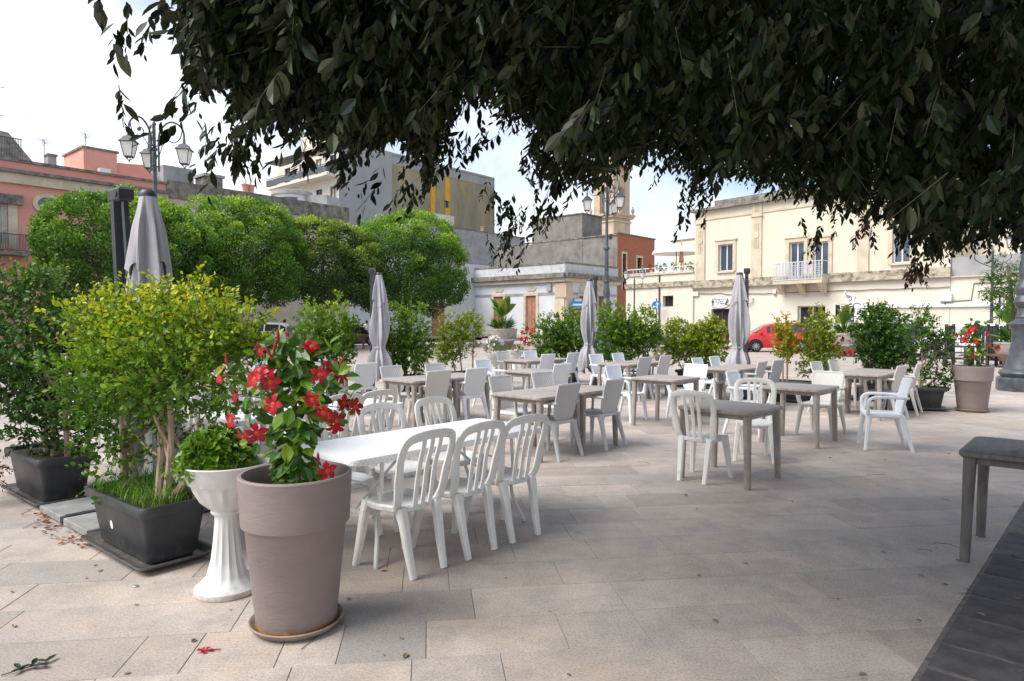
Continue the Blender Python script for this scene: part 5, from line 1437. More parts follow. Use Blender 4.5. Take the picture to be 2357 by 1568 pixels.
cc = MB(); xc, zc2 = Y2.u(1730), Y2.z(1730, 688); cc.tube([(xc + .1, -.02, zc2 + .05), (xc, -.2, zc2)], .04, k=6); cc.tube([(xc + .12, -.14, zc2 + .04), (xc - .3, -.34, zc2 - .16)], .07, k=8); cc.build('security_camera', M['frame_white'], Y2.o, True)
dp = MB(); xd = Y2.u(1611) * 0 + .02; dp.tube([(-.06, -.08, .1), (-.06, -.08, zl - .1)], .05, k=7); dp.build('drainpipe', M['yellow_low'], Y2.o)

# oval guest-house sign
M['sign_white'] = mat('sign_white', (.74, .76, .78), (.82, .84, .86), rough=.4, sc=2)
M['sign_black'] = mat('sign_black', (.010, .012, .018), (.02, .022, .03), rough=.35, sc=2)
sg_c = (Y2.u(1658), Y2.z(1658, 695))
pw = Y2.d
def on_wall(bl, x, z, off): return bl.p0 + bl.d * x + Vector((bl.d.y, -bl.d.x, 0)) * off + Vector((0, 0, z))
rzY = math.atan2(Y2.d.y, Y2.d.x)
t = thing('oval_sign', 'white oval guest house sign above the brown entrance door', 'sign', on_wall(Y2, sg_c[0], sg_c[1], .05), rzY)
ow, oh = (Y2.u(1681) - Y2.u(1635)) / 2, .40 * (Y2.u(1681) - Y2.u(1635)) / 2 * 1.35
oh = (Y2.z(1658, 680) - Y2.z(1658, 709)) / 2
def ell(mb, a, b, y0, y1, inner=None, k=40):
    P0 = [(a * math.cos(6.2832 * j / k), b * math.sin(6.2832 * j / k)) for j in range(k)]
    if inner is None:
        vs = [(x, y0, z) for (x, z) in P0] + [(x, y1, z) for (x, z) in P0]; mb.add(vs, [tuple(range(k)), tuple(range(2 * k - 1, k - 1, -1))] + [(j, k + j, k + (j + 1) % k, (j + 1) % k) for j in range(k)])
    else:
        P1 = [(x * inner, z * inner) for (x, z) in P0]; vs = [(x, y0, z) for (x, z) in P0] + [(x, y0, z) for (x, z) in P1]; mb.add(vs, [(j, (j + 1) % k, k + (j + 1) % k, k + j) for j in range(k)])
b = MB(); ell(b, ow, oh, -.03, .03); b.build('board', M['sign_white'], t)
b = MB(); ell(b, ow * .93, oh * .90, -.034, 0, .97); ell(b, ow * .80, oh * .76, -.034, 0, .965); b.build('ring', M['sign_black'], t)
text('lettering', 'Residenza turistica', ow * .15, M['sign_black'], t, (0, -.034, oh * .30), shear=.2)
text('lettering', 'La Casa', ow * .26, M['sign_black'], t, (-ow * .12, -.034, -oh * .06), shear=.35)
text('lettering', 'Di Fabio', ow * .26, M['sign_black'], t, (ow * .10, -.034, -oh * .42), shear=.35)
em = MB()
em.box((-ow * .70, -.036, -.02 * oh), (ow * .12, .004, oh * .42)); em.box((-ow * .73, -.036, -oh * .42), (ow * .045, .004, oh * .4)); em.box((-ow * .66, -.036, -oh * .42), (ow * .045, .004, oh * .4)); em.box((-ow * .78, -.036, .0), (ow * .05, .004, oh * .3), 0); em.box((-ow * .61, -.036, .02 * oh), (ow * .05, .004, oh * .3))
em.lathe([(.001, 0), (ow * .06, 0), (ow * .06, .004), (.001, .004)], 12)
em.v[-48:] = [(-ow * .70 + x, -.034 - z, oh * .34 + y) for (x, y, z) in em.v[-48:]]
em.build('jacket_emblem', M['sign_black'], t)
em = MB(); em.tube([(ow * .56, -.036, -oh * .5), (ow * .62, -.036, -oh * .1), (ow * .70, -.036, oh * .1), (ow * .76, -.036, oh * .45)], [ow * .03, ow * .05, ow * .06, ow * .035], k=6, flat=.3, up=(0, 1, 0)); em.tube([(ow * .6, -.036, -oh * .3), (ow * .78, -.036, -oh * .15), (ow * .84, -.036, oh * .2)], [ow * .03, ow * .05, ow * .03], k=6, flat=.3, up=(0, 1, 0)); em.tube([(ow * .55, -.036, -oh * .48), (ow * .84, -.036, -oh * .45)], ow * .025, k=6, flat=.3, up=(0, 1, 0)); em.build('figure_emblem', M['sign_black'], t)

# cafe sign: black panel with a cup outline breaking out of it
x0, x1 = Y2.u(1924), Y2.u(1967); z1, z0 = Y2.z(1946, 702), Y2.z(1946, 741); sw, shh = x1 - x0, z1 - z0
t = thing('cafe_sign', 'black cafe sign with a pale steaming cup outline and lettering', 'sign', on_wall(Y2, x0, z0, .06), rzY)
b = MB(); b.box((sw / 2, 0, shh / 2), (sw, .06, shh)); b.build('panel', M['sign_black'], t)
b = MB(); b.box((-.03, .0, shh / 2), (.05, .066, shh + .1)); b.box((sw + .03, .0, shh / 2 * .9), (.05, .066, shh)); b.build('panel_edge', M['sign_white'], t)
cx_, cz_ = sw * .84, shh * 1.0
hd = MB()
hd.tube(arc([(cx_ + .05, .006, cz_ + .04), (cx_ + .32, .006, cz_ + .16), (cx_ + .62, .006, cz_ + .02), (cx_ + .66, .006, cz_ - .3), (cx_ + .42, .006, cz_ - .6)], 6), .15, k=8, flat=.22, up=(0, 1, 0))
hd.tube(arc([(cx_ + .05, .005, cz_ - .05), (cx_ + .32, .005, cz_ - .12), (cx_ + .32, .005, cz_ - .5), (cx_ + .1, .005, cz_ - .9)], 6), [.20] * 10 + [.12] * 9, k=8, flat=.16, up=(0, 1, 0))
hd.tube(arc([(cx_ - .25, .007, cz_ + .10), (cx_ + .0, .007, cz_ + .28), (cx_ + .05, .007, cz_ + .48), (cx_ - .25, .007, cz_ + .55), (cx_ - .36, .007, cz_ + .78)], 6), [.13] * 12 + [.10] * 8 + [.05] * 5, k=8, flat=.25, up=(0, 1, 0))
hd.build('cup_board', M['sign_white'], t)
ln = MB()
cupl = [(-.56, 0), (-.52, -.25), (-.42, -.52), (-.22, -.76), (.0, -.84)]
ln.tube(arc([(cx_ - .02 + a, -.045, cz_ - .06 + c) for (a, c) in cupl], 5), .028, k=5, up=(0, 1, 0)); ln.tube([(cx_ - .6, -.045, cz_ - .05), (cx_ + .12, -.045, cz_ - .05)], .028, k=5, up=(0, 1, 0)); ln.tube([(cx_ - .56, -.045, cz_ - .16), (cx_ + .1, -.045, cz_ - .16)], .016, k=5, up=(0, 1, 0)); ln.tube([(cx_ - .4, -.045, cz_ - .95), (cx_ + .05, -.045, cz_ - 1.0)], .016, k=5, up=(0, 1, 0)); ln.build('cup_line', M['sign_white'], t)
l2 = MB(); l2.tube(arc([(cx_ + .12, -.032, cz_ + .02), (cx_ + .34, -.034, cz_ + .09), (cx_ + .52, -.034, cz_ - .05), (cx_ + .5, -.034, cz_ - .3), (cx_ + .38, -.034, cz_ - .5)], 5), .022, k=5, up=(0, 1, 0)); l2.tube(arc([(cx_ - .14, -.032, cz_ + .2), (cx_ + .02, -.034, cz_ + .3), (cx_ - .02, -.034, cz_ + .46), (cx_ - .24, -.034, cz_ + .52), (cx_ - .32, -.034, cz_ + .66)], 5), .02, k=5, up=(0, 1, 0)); l2.tube(arc([(cx_ + .16, -.038, cz_ - .1), (cx_ + .18, -.04, cz_ - .4), (cx_ + .05, -.04, cz_ - .8)], 5), .016, k=5, up=(0, 1, 0)); l2.build('cup_shade', M['sign_black'], t)
text('lettering', 'caffetteria', sw * .175, M['sign_white'], t, (sw * .10, -.035, shh * .335), align='LEFT')
text('lettering', 'martini', sw * .31, M['sign_white'], t, (sw * .08, -.035, shh * .115), align='LEFT')

# terrace house left of it
Y1 = Bld('terrace_house', 'low cream house with a roof terrace, small square window and drainpipe', yl0, KP - KD * .02)
zt = Y1.z(1520, 633); zb = Y1.z(1520, 660)
so_ = Y1.op(1525, 681, 1549, 706)
w = MB(); facade(w, Y1.L, zt, [so_], .35); shell(w, Y1.L, zt, 9); w.build('wall', M['yellow_low'], Y1.o)
Y1.window(so_, 'frame_brown', 'glass', .32, 1, False); Y1.box('interior', M['dark_inside'], so_[0] - .2, so_[1] + .2, .5, .56, so_[2] - .2, so_[3] + .2)
Y1.box('string_course', M['stain_band'], -.04, Y1.L, -.12, -.001, zb - .05, zb + .30)
Y1.box('terrace_coping', M['stone_cream'], -.05, Y1.L, -.1, .25, zt + .002, zt + .12)
railing(Y1, M['frame_white'], .1, Y1.L - .1, zt + .18, zt + .50, .0, 10, name='terrace_railing')
Y1.box('back_wall', M['yellow'], .6, Y1.L + .3, 4.6, 5.0, zt + .01, Y1.z(1520, 572) + 1.0)
Y1.box('back_wall_cap', M['stone_dark'], .5, Y1.L + .3, 4.55, 5.05, Y1.z(1520, 572) + 1.002, Y1.z(1520, 572) + 1.12)
Y1.box('dark_block', M['stone_dark'], Y1.L - .9, Y1.L + 2.5, 5.2, 8, zt, Y1.z(1580, 520) + 1.2)
pp = MB(); xp = Y1.u(1526) * 1.0; xp = Y1.u(1525.5) if False else Y1.u(1518); pp.tube([(xp, -.07, .5), (xp, -.07, zt)], .05, k=7); pp.build('drainpipe', M['frame_brown'], Y1.o)
# terrace things
tp_ = on_wall(Y1, Y1.u(1527), zt, -1.4); 
t = thing('terrace_parasol', 'open white parasol on the roof terrace', 'parasol', tp_)
q = MB(); q.tube([(0, 0, 0), (0, 0, 2.2)], .03, k=8); q.build('pole', M['iron'], t)
q = MB()
def pc(u, v):
    a = 2 * math.pi * u; r_ = 1.75 * v * (1 - .05 * abs(math.sin(4 * a))) if v < .96 else 1.74; z = 2.25 - .55 * v ** 1.3
    if v > .97: z = 2.25 - .55 - .16
    return (r_ * math.cos(a), r_ * math.sin(a), z)
q.sheet(lambda u, v: pc(u, min(v * 1.0, 1)), 32, 14, True); q.build('canopy', M['sign_white'], t)
t = thing('closed_parasol', 'closed pinkish parasol beside the white one on the terrace', 'parasol', on_wall(Y1, Y1.u(1547), zt, -1.0)); q = MB(); q.lathe([(.001, 2.5), (.05, 2.3), (.12, 1.6), (.17, .9), (.05, .8), (.03, .0)], 12, mod=lambda a, r_, z, i: r_ * (1 + .2 * math.sin(a * 5))); q.build('cloth', M['pink_pale'], t, True)
for i, (px, kd) in enumerate(((1478, 'a plant with upright leaves'), (1497, 'a dark red-leaved plant'), (1512, 'a small green plant'), (1524, 'a pale succulent'), (1546, 'a white trough plant'), (1566, 'spiky leaves'), (1582, 'a red flower'), (1590, 'a low bush'))):
    t = thing('potted_plant', 'pot with ' + kd + ' on the terrace wall', 'potted plant', on_wall(Y1, Y1.u(px), zt + .12, -.12), 0, 'pots on the roof terrace')
    q = MB(); q.lathe([(.1, 0), (.14, .22), (.15, .24), (.12, .24)], 12); q.build('pot', M['pink_pale' if i % 2 else 'frame_white'], t)
    S, D = in_lobes([((0, 0, .42), (.2, .2, .25), 1)], 20, .8, i); P, T, N, Ls, Ws, sg, ti, tt = sprays(S, D, 5, .1, .13, .05)
    tag(leaves('foliage', P, T, N, Ls, Ws, nr.uniform(0, .8, len(P)), M['leaf_green' if i != 1 else 'leaf_dry_red'], t, LT_DIA), kind='stuff')

# low wing right of the main house
Y3 = Bld('low_wing', 'long single-storey cream wing with a white fascia strip at right', KP + KD * (Lm + .02), KP + KD * (Lm + 14))
zw = Y3.z(2260, 634)
w = MB(); facade(w, Y3.L, zw, [], .2); shell(w, Y3.L, zw, 9); w.build('wall', M['yellow_low'], Y3.o)
Y3.box('dark_parapet', M['cement_pale'], 0, Y3.L, .1, .5, zw + .002, zw + .95)
Y3.box('ledge', M['stone_cream'], -.02, Y3.L, -.12, .1, zw - .05, zw + .001)
Y3.box('upper_back', M['yellow'], -.1, Y3.L, 2.5, 8.9, zw, zw + 4)
cb = MB(); zc = Y3.z(2260, 652); cb.tube([(0, -.03, zc - .85), (.9, -.03, zc - .8), (1.0, -.03, zc), (4, -.03, zc + .01), (9, -.03, zc)], .025, k=5); cb.build('cable', M['cable'], Y3.o)
fs = thing('fascia_strip', 'long thin white fascia strip running right from the cafe sign', 'sign', on_wall(Y2, Y2.u(1967), Y2.z(1972, 706.5), .06), rzY); b = MB(); b.box((10, 0, 0), (20, .10, .16)); b.build('strip', M['sign_white'], fs)
t = thing('wall_box', 'white rectangular light box on the cream wall at right', 'light box', on_wall(Y2, Y2.u(2162), Y2.z(2173, 694), .12), rzY); b = MB(); b.box((.28, 0, .2), (.56, .2, .42), 0, .02); b.build('case', M['sign_white'], t); b = MB(); b.tube([(.28, 0, -.03), (.28, 0, -.15)], .03, k=6); b.build('bracket', M['iron'], t)
t = thing('scroll_sign', 'black and white cafe letter sign partly hidden by the lamp post', 'sign', on_wall(Y3, Y3.u(2302), Y3.z(2302, 712), .07), rzY)
text('lettering', 'co', .52, M['sign_black'], t, (-.02, -.02, .86), align='LEFT'); text('lettering_edge', 'co', .52, M['sign_white'], t, (.02, -.04, .88), align='LEFT')
b = MB(); b.tube([(.0, 0, -.2), (.0, 0, .72), (.12, 0, .78)], .07, k=6, flat=.4, up=(0, 1, 0)); b.tube(arc([(.3, 0, .1), (.7, 0, .05), (.95, 0, .3), (.9, 0, .6), (.7, 0, .6)], 5), .07, k=6, flat=.4, up=(0, 1, 0)); b.build('outline', M['sign_black'], t)
b = MB(); b.tube([(.07, -.02, -.2), (.07, -.02, .68)], .05, k=6, flat=.4, up=(0, 1, 0)); b.build('fill', M['sign_white'], t)

# --- white one-storey corner building
CB = Vector((4.9, 62.0, 0))
B3a0 = CB - Vector((.747, -.665, 0)) * 12.1
C3 = Bld('corner_house', 'white single-storey corner house with brown shutters and stone corner', B3a0, CB)
z3 = C3.z(1276, 606)
dA = C3.op(1137.5, 683, 1159, 779); dB = C3.op(1210.5, 681, 1234.5, 780)
dA = (dA[0], dA[1], .45, dA[3]); dB = (dB[0], dB[1], .35, dB[3])
w = MB(); facade(w, C3.L, z3 - 1.3, [dA, dB], .3); w.build('left_wall', M['bldg_white'], C3.o)
ang3 = math.atan2(.743, .67) - math.atan2(C3.d.y, C3.d.x)
sw_ = ob('right_front', None, C3.o, (C3.L, 0, 0)); sw_.rotation_euler = (0, 0, ang3)
R3 = Bld('x', 'x', CB, CB + Vector((.67, .743, 0)) * 8.7); bpy.data.objects.remove(R3.o); R3.o = sw_; R3.flat = True
rA = R3.op(1332, 682, 1345, 779); rB = R3.op(1376, 682, 1394, 779); rA = (rA[0], rA[1], .45, rA[3]); rB = (rB[0], rB[1], .45, rB[3])
w = MB(); facade(w, R3.L, z3 - 1.3, [rA, rB], .3); w.build('right_wall', M['bldg_white'], sw_)
for (bl, oo, mm) in ((C3, (dA, dB), 'shutter'), (R3, (rA, rB), 'shutter_dark')):
    for o in oo:
        bl.louvre(o, mm)
        a, b, c, d = o; q = MB(); e = .28
        q.box((a - e / 2, -.04, (c + d) / 2), (e, .09, d - c)); q.box((b + e / 2, -.04, (c + d) / 2), (e, .09, d - c)); q.box(((a + b) / 2, -.042, d + .12), (b - a + 2 * e, .094, .24))
        q.build('door_surround', M['stone_cream'], bl.o)
        for k in range(5):
            an = R(50 + 20 * k); v = MB(); mxx = (a + b) / 2; zz = d + 1.05; wd_ = (b - a) * .62
            v.add([(mxx + wd_ * .55 * math.cos(R(40 + 20 * k)) * 1.0, -.06, d + .26 + .2 * math.sin(R(40 + 20 * k))), (mxx + wd_ * .55 * math.cos(R(60 + 20 * k)), -.06, d + .26 + .2 * math.sin(R(60 + 20 * k))), (mxx + wd_ * 1.15 * math.cos(R(60 + 20 * k)), -.06, d + .26 + .78 * math.sin(R(60 + 20 * k)) * (1.08 if k == 2 else .92)), (mxx + wd_ * 1.15 * math.cos(R(40 + 20 * k)), -.06, d + .26 + .78 * math.sin(R(40 + 20 * k)) * (1.08 if k == 2 else .92))], [(0, 3, 2, 1)])
            v.build('voussoir', M['stone_cream'], bl.o)
    L_ = bl.L
    bl.box('moulding', M['stone_cream'], 0, L_, -.08, -.001, C3.z(1250, 692) , C3.z(1250, 692) + .28) if False else None
    zz = dB[3] + .02
    bl.box('string_course', M['cement_pale'], 0, L_, -.05, -.001, zz, zz + .24)
    bl.box('cornice_lower', M['stone_cream'], -.2, L_ + .2, -.35, .1, z3 - 1.78, z3 - 1.43)
    bl.box('cornice', M['stone_dark'], -.35, L_ + .3, -.62, .2, z3 - 1.42, z3 - .98)
    bl.box('attic', M['attic'], -.05, L_ + .05, -.1, .4, z3 - .97, z3 - .1)
    bl.box('attic_cap', M['stone_dark'], -.1, L_ + .1, -.16, .45, z3 - .098, z3 + .06)
    bl.box('plinth', M['stone_cream'], 0, L_, -.06, -.002, 0, .34)
q = MB(); q.box((C3.L - .55, -.06, (z3 - 1.9) / 2), (1.1, .16, z3 - 1.9)); q.build('corner_pier', M['stone_cream'], C3.o)
q = MB(); q.box((.5, -.06, (z3 - 1.9) / 2), (1.0, .16, z3 - 1.9)); q.build('corner_pier', M['stone_cream'], sw_)
q = MB(); q.box((C3.L - .35, -.16, z3 - 2.6), (1.3, .10, 1.3)); q.box((.4, .2, z3 - .5), (.5, .2, 1.0)); q.build('corner_relief', M['tower_stone'], C3.o)
q = MB(); q.add([(0, .2, z3 - .3), (C3.L, .2, z3 - .3), (C3.L + R3.L * math.cos(ang3) * .98, R3.L * math.sin(ang3) * .98, z3 - .3), (2, 14, z3 - .3)], [(0, 1, 2, 3)]); q.build('flat_roof', M['cement'], C3.o)
q = MB(); q.box((C3.u(1266), -.12, C3.z(1266, 662)), (.5, .24, .7), 0, .03); q.build('meter_box', M['cement_pale'], C3.o)
t = thing('direction_sign', 'blue one-way arrow sign over a brown direction sign at the corner house', 'sign', on_wall(R3, R3.u(1315), 0, .9), R(2))
b = MB(); b.tube([(-.75, .05, 0), (-.75, .05, 3.4)], .04, k=6); b.tube([(.75, .05, 0), (.75, .05, 3.4)], .04, k=6); b.build('posts', M['iron'], t)
M['sign_blue'] = mat('sign_blue', (.03, .22, .52), (.04, .27, .60), rough=.4, sc=2); M['sign_brown'] = mat('sign_brown', (.13, .05, .025), (.17, .07, .035), rough=.5)
b = MB(); b.box((0, 0, 3.15), (1.6, .03, .62)); b.build('blue_panel', M['sign_blue'], t)
b = MB(); b.box((-.1, -.02, 3.15), (1.0, .012, .16)); b.add([(.35, -.026, 3.37), (.35, -.026, 2.93), (.70, -.026, 3.15)], [(0, 1, 2)]); b.build('arrow', M['sign_white'], t)
b = MB(); b.box((0, 0, 2.55), (1.6, .03, .5)); b.box((0, 0, 2.0), (1.6, .03, .5)); b.build('brown_panel', M['sign_brown'], t)
b = MB(); b.box((-.1, -.02, 2.56), (1.1, .012, .06)); b.box((-.1, -.02, 2.02), (1.0, .012, .06)); b.build('line', M['stone_cream'], t)
t = thing('street_name_plate', 'small pale framed plate above the blue arrow sign', 'sign', on_wall(R3, R3.u(1328), R3.z(1328, 693), .08), math.atan2(.743, .67)); b = MB(); b.box((0, 0, 0), (1.3, .04, .55)); b.build('frame', M['cement_pale'], t); b = MB(); b.box((0, -.03, .0), (1.1, .02, .4)); b.build('plate', M['sign_white'], t)
t = thing('round_road_sign', 'round blue road sign with white arrows before the cream wall', 'sign', (10.05, 48.0 - 1.4, 0), R(-15))
b = MB(); b.tube([(0, .04, 0), (0, .04, 3.2)], .035, k=6); b.build('post', M['iron'], t)
b = MB(); b.lathe([(.30, 0), (.30, .02)], 24); b.v = [(x, -z, y + 2.72) for (x, y, z) in b.v]; b.build('disc', M['sign_blue'], t)
b = MB(); b.box((.05, -.03, 2.63), (.06, .008, .34)); b.add([(-.05, -.034, 2.78), (.15, -.034, 2.78), (.05, -.034, 2.97)], [(0, 1, 2)]); b.box((-.06, -.03, 2.62), (.2, .008, .06)); b.add([(-.12, -.034, 2.52), (-.12, -.034, 2.73), (-.25, -.034, 2.62)], [(0, 1, 2)]); b.build('arrow', M['sign_white'], t); t.scale = (1.1, 1, 1.0)

# --- cement party-wall house with brick front
BQ = CB + Vector((.67, .743, 0)) * 8.74
B4 = Bld('brick_house', 'brick-fronted house with a bare cement party wall behind the corner house', BQ, BQ + Vector((.67, .743, 0)) * 7.4)
z4 = B4.z(1420, 538)
wA = B4.op(1432, 585, 1440, 668); wB = B4.op(1465, 594, 1476, 650)
w = MB(); facade(w, B4.L, z4, [wA, wB], .3); w.add([(B4.L, 0, 0), (B4.L, 9, 0), (B4.L, 9, z4), (B4.L, 0, z4)], [(0, 1, 2, 3)]); w.build('brick_front', M['brick'], B4.o)
B4.window(wA, 'frame_brown', 'glass', .2, 1, False, surround=None); B4.window(wB, 'frame_brown', 'glass', .2, 1, False)
for o in (wA, wB): B4.box('surround', M['stone_cream'], o[0] - .18, o[0], -.05, .02, o[2], o[3]); B4.box('surround', M['stone_cream'], o[1], o[1] + .18, -.05, .02, o[2], o[3]); B4.box('surround', M['stone_cream'], o[0] - .2, o[1] + .2, -.052, .02, o[3], o[3] + .22)
B4.box('cornice', M['stone_dark'], -.1, B4.L + .1, -.12, .3, z4 + .001, z4 + .12)
q = MB(); xa = B4.u(1482); q.tube(arc([(xa - 1.0, -.1, .2), (xa - 1.0, -.1, 2.3), (xa - .7, -.1, 3.05), (xa, -.1, 3.35), (xa + .7, -.1, 3.05), (xa + 1.0, -.1, 2.3), (xa + 1.0, -.1, .2)], 4), .22, k=6, flat=.6, up=(0, 1, 0)); q.build('stone_arch', M['stone_cream'], B4.o)
pw_ = ob('party_wall', None, B4.o, (0, 0, 0)); pw_.rotation_euler = (0, 0, math.atan2(.665, -.747) - math.atan2(B4.d.y, B4.d.x))
q = MB(); q.add([(0, 0, 0), (0, 0, z4), (17, 0, z4 - .4), (17, 0, 0)], [(0, 1, 2, 3)]); q.build('wall', M['cement'], pw_)
P4 = Bld('x', 'x', BQ, BQ + Vector((-.747, .665, 0)) * 10); bpy.data.objects.remove(P4.o)
ua, ub = P4.u(1340), P4.u(1226)
zt4 = P4.z(1283, 501)
q = MB(); q.box(((ua + ub) / 2, -1.8, zt4 / 2 + 2), (ub - ua, 3.7, zt4 - 4)); q.build('stair_block', M['cement'], pw_)
q = MB(); q.box(((ua + ub) / 2, -1.8, zt4 + .06), (ub - ua + .2, 3.9, .12)); q.build('block_cap', M['stone_dark'], pw_)
q = MB(); q.box((8.5, -.1, z4 - .1), (17, .4, .14)); q.build('wall_cap', M['stone_dark'], pw_)

# --- bell tower
bt = W(1407, 740, 118)
t = thing('bell_tower', 'pale stone church bell tower with open arch behind the brick house', 'tower', (bt.x, bt.y, 0), R(-48))
s_ = 118 / F
def zt_(py): return EYE + (HZ - py) * s_
q = MB(); q.box((0, 0, zt_(497) / 2), (4.6, 4.6, zt_(497))); q.build('lower_stage', M['tower_stone'], t)
q = MB(); q.box((0, 0, zt_(505)), (5.5, 5.5, .35)); q.box((0, 0, zt_(500)), (5.9, 5.9, .35)); q.box((0, 0, zt_(515)), (4.9, 4.9, .3)); q.build('cornice', M['tower_stone'], t)
zb0, zb1 = zt_(496), zt_(395)
for (sx, sy) in ((-1, -1), (1, -1), (1, 1), (-1, 1)):
    q = MB(); q.box((sx * 1.55, sy * 1.55, (zb0 + zb1) / 2), (1.3, 1.3, zb1 - zb0)); q.box((sx * 1.9, sy * 1.9, (zb0 + zb1) / 2 - .2), (.35, .35, zb1 - zb0 - .4)); q.build('belfry_pier', M['tower_stone'], t)
    q = MB(); q.lathe([(.22, 0), (.12, .2), (.32, .6), (.28, .9), (.08, 1.1), (.14, 1.3), (.02, 1.5)], 10, (sx * 2.6, sy * 2.6, zt_(497))); q.build('urn_finial', M['tower_stone'], t, True)
for (sx, sy) in ((0, -1), (1, 0), (0, 1), (-1, 0)):
    q = MB(); za = zt_(440); 
    pts = [(.9 * math.cos(R(a)), za + .9 * math.sin(R(a)) - .6) for a in range(0, 181, 20)]
    for i in range(len(pts) - 1):
        p0, p1 = pts[i], pts[i + 1]
        vs = [(p0[0], -2.1, p0[1]), (p1[0], -2.1, p1[1]), (p1[0], -2.1, zb1), (p0[0], -2.1, zb1), (p0[0], -1.2, p0[1]), (p1[0], -1.2, p1[1])]
        a = math.atan2(sy, sx) + math.pi / 2; vs = [(x * math.cos(a) - y * math.sin(a), x * math.sin(a) + y * math.cos(a), z) for (x, y, z) in vs]
        q.add(vs, [(0, 3, 2, 1), (0, 1, 5, 4)])
    q.build('arch', M['tower_stone'], t)
q = MB(); q.box((0, 0, zb1 + .3), (5.2, 5.2, .6)); q.build('top_cornice', M['tower_stone'], t)
q = MB(); q.lathe([(2.2, 0), (2.2, .8), (1.9, 1.6), (1.2, 2.6), (.4, 3.2), (.15, 4.2), (.01, 5)], 8, (0, 0, zb1 + .6), ph=R(22.5)); q.build('cupola', M['tower_stone'], t)
q = MB(); q.lathe([(.7, 0), (.6, .3), (.42, .8), (.2, 1.1), (.01, 1.2)], 14, (0, 0, zt_(470))); q.build('bell', M['iron'], t, True)

# --- apartment block
AR = Vector((-2.47, 95, 0)); AL = Vector((-19.3, 75, 0)); AF = AL + Vector((-.747, .665, 0)) * 13.4
A5 = Bld('apartment_block', 'tall grey apartment block with balconies and an ochre striped side wall', AL, AR)
z5 = A5.z(1138, 411)
us5 = A5.u(904)
w = MB(); facade(w, us5, z5, []); w.build('grey_side', M['apart_grey'], A5.o)
win = A5.op(1023, 572 - 4, 1034.5, 580); win = A5.op(1024.5, 464, 1035, 479)
w = MB()
ow_ = [(win[0] - us5, win[1] - us5, win[2], win[3])]
facade(w, A5.L - us5, z5 - 1.4, ow_, .3); oo = w.build('olive_side', M['apart_olive'], A5.o); oo.location = (us5, .15, 0)
A5.box('roof_band', M['apart_grey'], us5 + .02, A5.L, .1, .6, z5 - 1.4, z5)
A5.window(win, 'frame_brown', 'glass', .35, 1, False)
for (xa, xb) in ((994, 1004), (1027, 1038)):
    a, b = A5.u(xa), A5.u(xb); A5.box('ochre_stripe', M['ochre'], a, b, .10, .149, win[3] + .05 if xa > 1000 else 4, z5 - 1.5)
    if xa > 1000: A5.box('ochre_stripe', M['ochre'], a, b, .10, .149, 4, win[2] - .05)
q = MB(); q.add([(0, 0, z5 - .3), (A5.L, 0, z5 - .3), (A5.L, 16, z5 - .3), (0, 16, z5 - .3)], [(0, 1, 2, 3)]); q.add([(A5.L, 0, 0), (A5.L, 16, 0), (A5.L, 16, z5), (A5.L, 0, z5)], [(0, 1, 2, 3)]); q.build('roof', M['cement'], A5.o)
fr = ob('balcony_front', None, A5.o, (0, 0, 0)); fr.rotation_euler = (0, 0, math.atan2(-.665, .747) - math.atan2(A5.d.y, A5.d.x))
fo = []
zf = [A5.z(781, 478) - 3.4 * 3, A5.z(781, 478) - 3.4 * 2, A5.z(781, 478) - 3.4, A5.z(781, 478), A5.z(781, 478) + 3.5]
for z in zf:
    for x in (-11.5, -8.2, -4.6, -1.7): fo.append((13.4 + x, 13.4 + x + 1.3, z + .15, z + 2.45))
w = MB(); facade(w, 13.4, z5 - 1.2, fo, .3); fwall = w.build('front_wall', M['apart_cream'], fr); fwall.location = (-13.4, 0, 0)
for o in fo:
    p = MB(); a, b, c, d = [o[0] - 13.4, o[1] - 13.4, o[2], o[3]]
    p.add([(a, .2, c), (b, .2, c), (b, .2, d), (a, .2, d)], [(0, 1, 2, 3)]); po = p.build('window', M['glass'] if rnd.random() < .6 else M['blind'], fr)
    q = MB(); q.box((a + .04, .15, (c + d) / 2), (.08, .06, d - c)); q.box((b - .04, .15, (c + d) / 2), (.08, .06, d - c)); q.box(((a + b) / 2, .152, (c + d) / 2), (.07, .05, d - c)); q.build('window_frame', M['frame_brown'], fr)
for i, z in enumerate(zf):
    xs = ((-12.8, -6.0), (-5.4, -.1)) if i != 4 else ((-13.3, -.1),)
    for (a, b) in xs:
        s_b = MB(); s_b.box(((a + b) / 2, -.75, z), (b - a, 1.5, .28)); so2 = s_b.build('balcony_slab', M['apart_cream'], fr)
        r_ = MB(); r_.box(((a + b) / 2, -1.46, z + 1.1), (b - a, .06, .08)); r_.box(((a + b) / 2, -1.46, z + .62), (b - a, .03, .72)); r_.box((a + .03, -.75, z + .62), (.03, 1.4, .72)); r_.box((b - .03, -.75, z + .62), (.03, 1.4, .72))
        r_.build('balcony_rail', M['iron'], fr)
q = MB(); q.box((-5.2, 4, z5 + .2), (8, 6, 4.2)); q.build('penthouse', M['apart_cream'], fr)
q = MB(); q.box((-2.2, -.35, zf[2] + 1.6), (1.0, .4, .7)); q.box((-9.2, -.35, zf[2] + 1.6), (1.0, .4, .7)); q.build('air_conditioner', M['frame_white'], fr)
LW0 = AL + Vector((.764, -.645, 0)) * 4.0 + Vector((.645, .764, 0)) * 9
A6 = Bld('annex_wall', 'weathered whitish grey annex wall below the apartment block', LW0, LW0 + Vector((.645, .764, 0)) * 19)
z6 = A6.z(1060, 528); w = MB(); facade(w, A6.L, z6, []); shell(w, A6.L, z6, 3.6); w.build('wall', M['cement_pale'], A6.o); A6.box('coping', M['stone_dark'], -.05, A6.L + .05, -.1, .3, z6 + .001, z6 + .12)
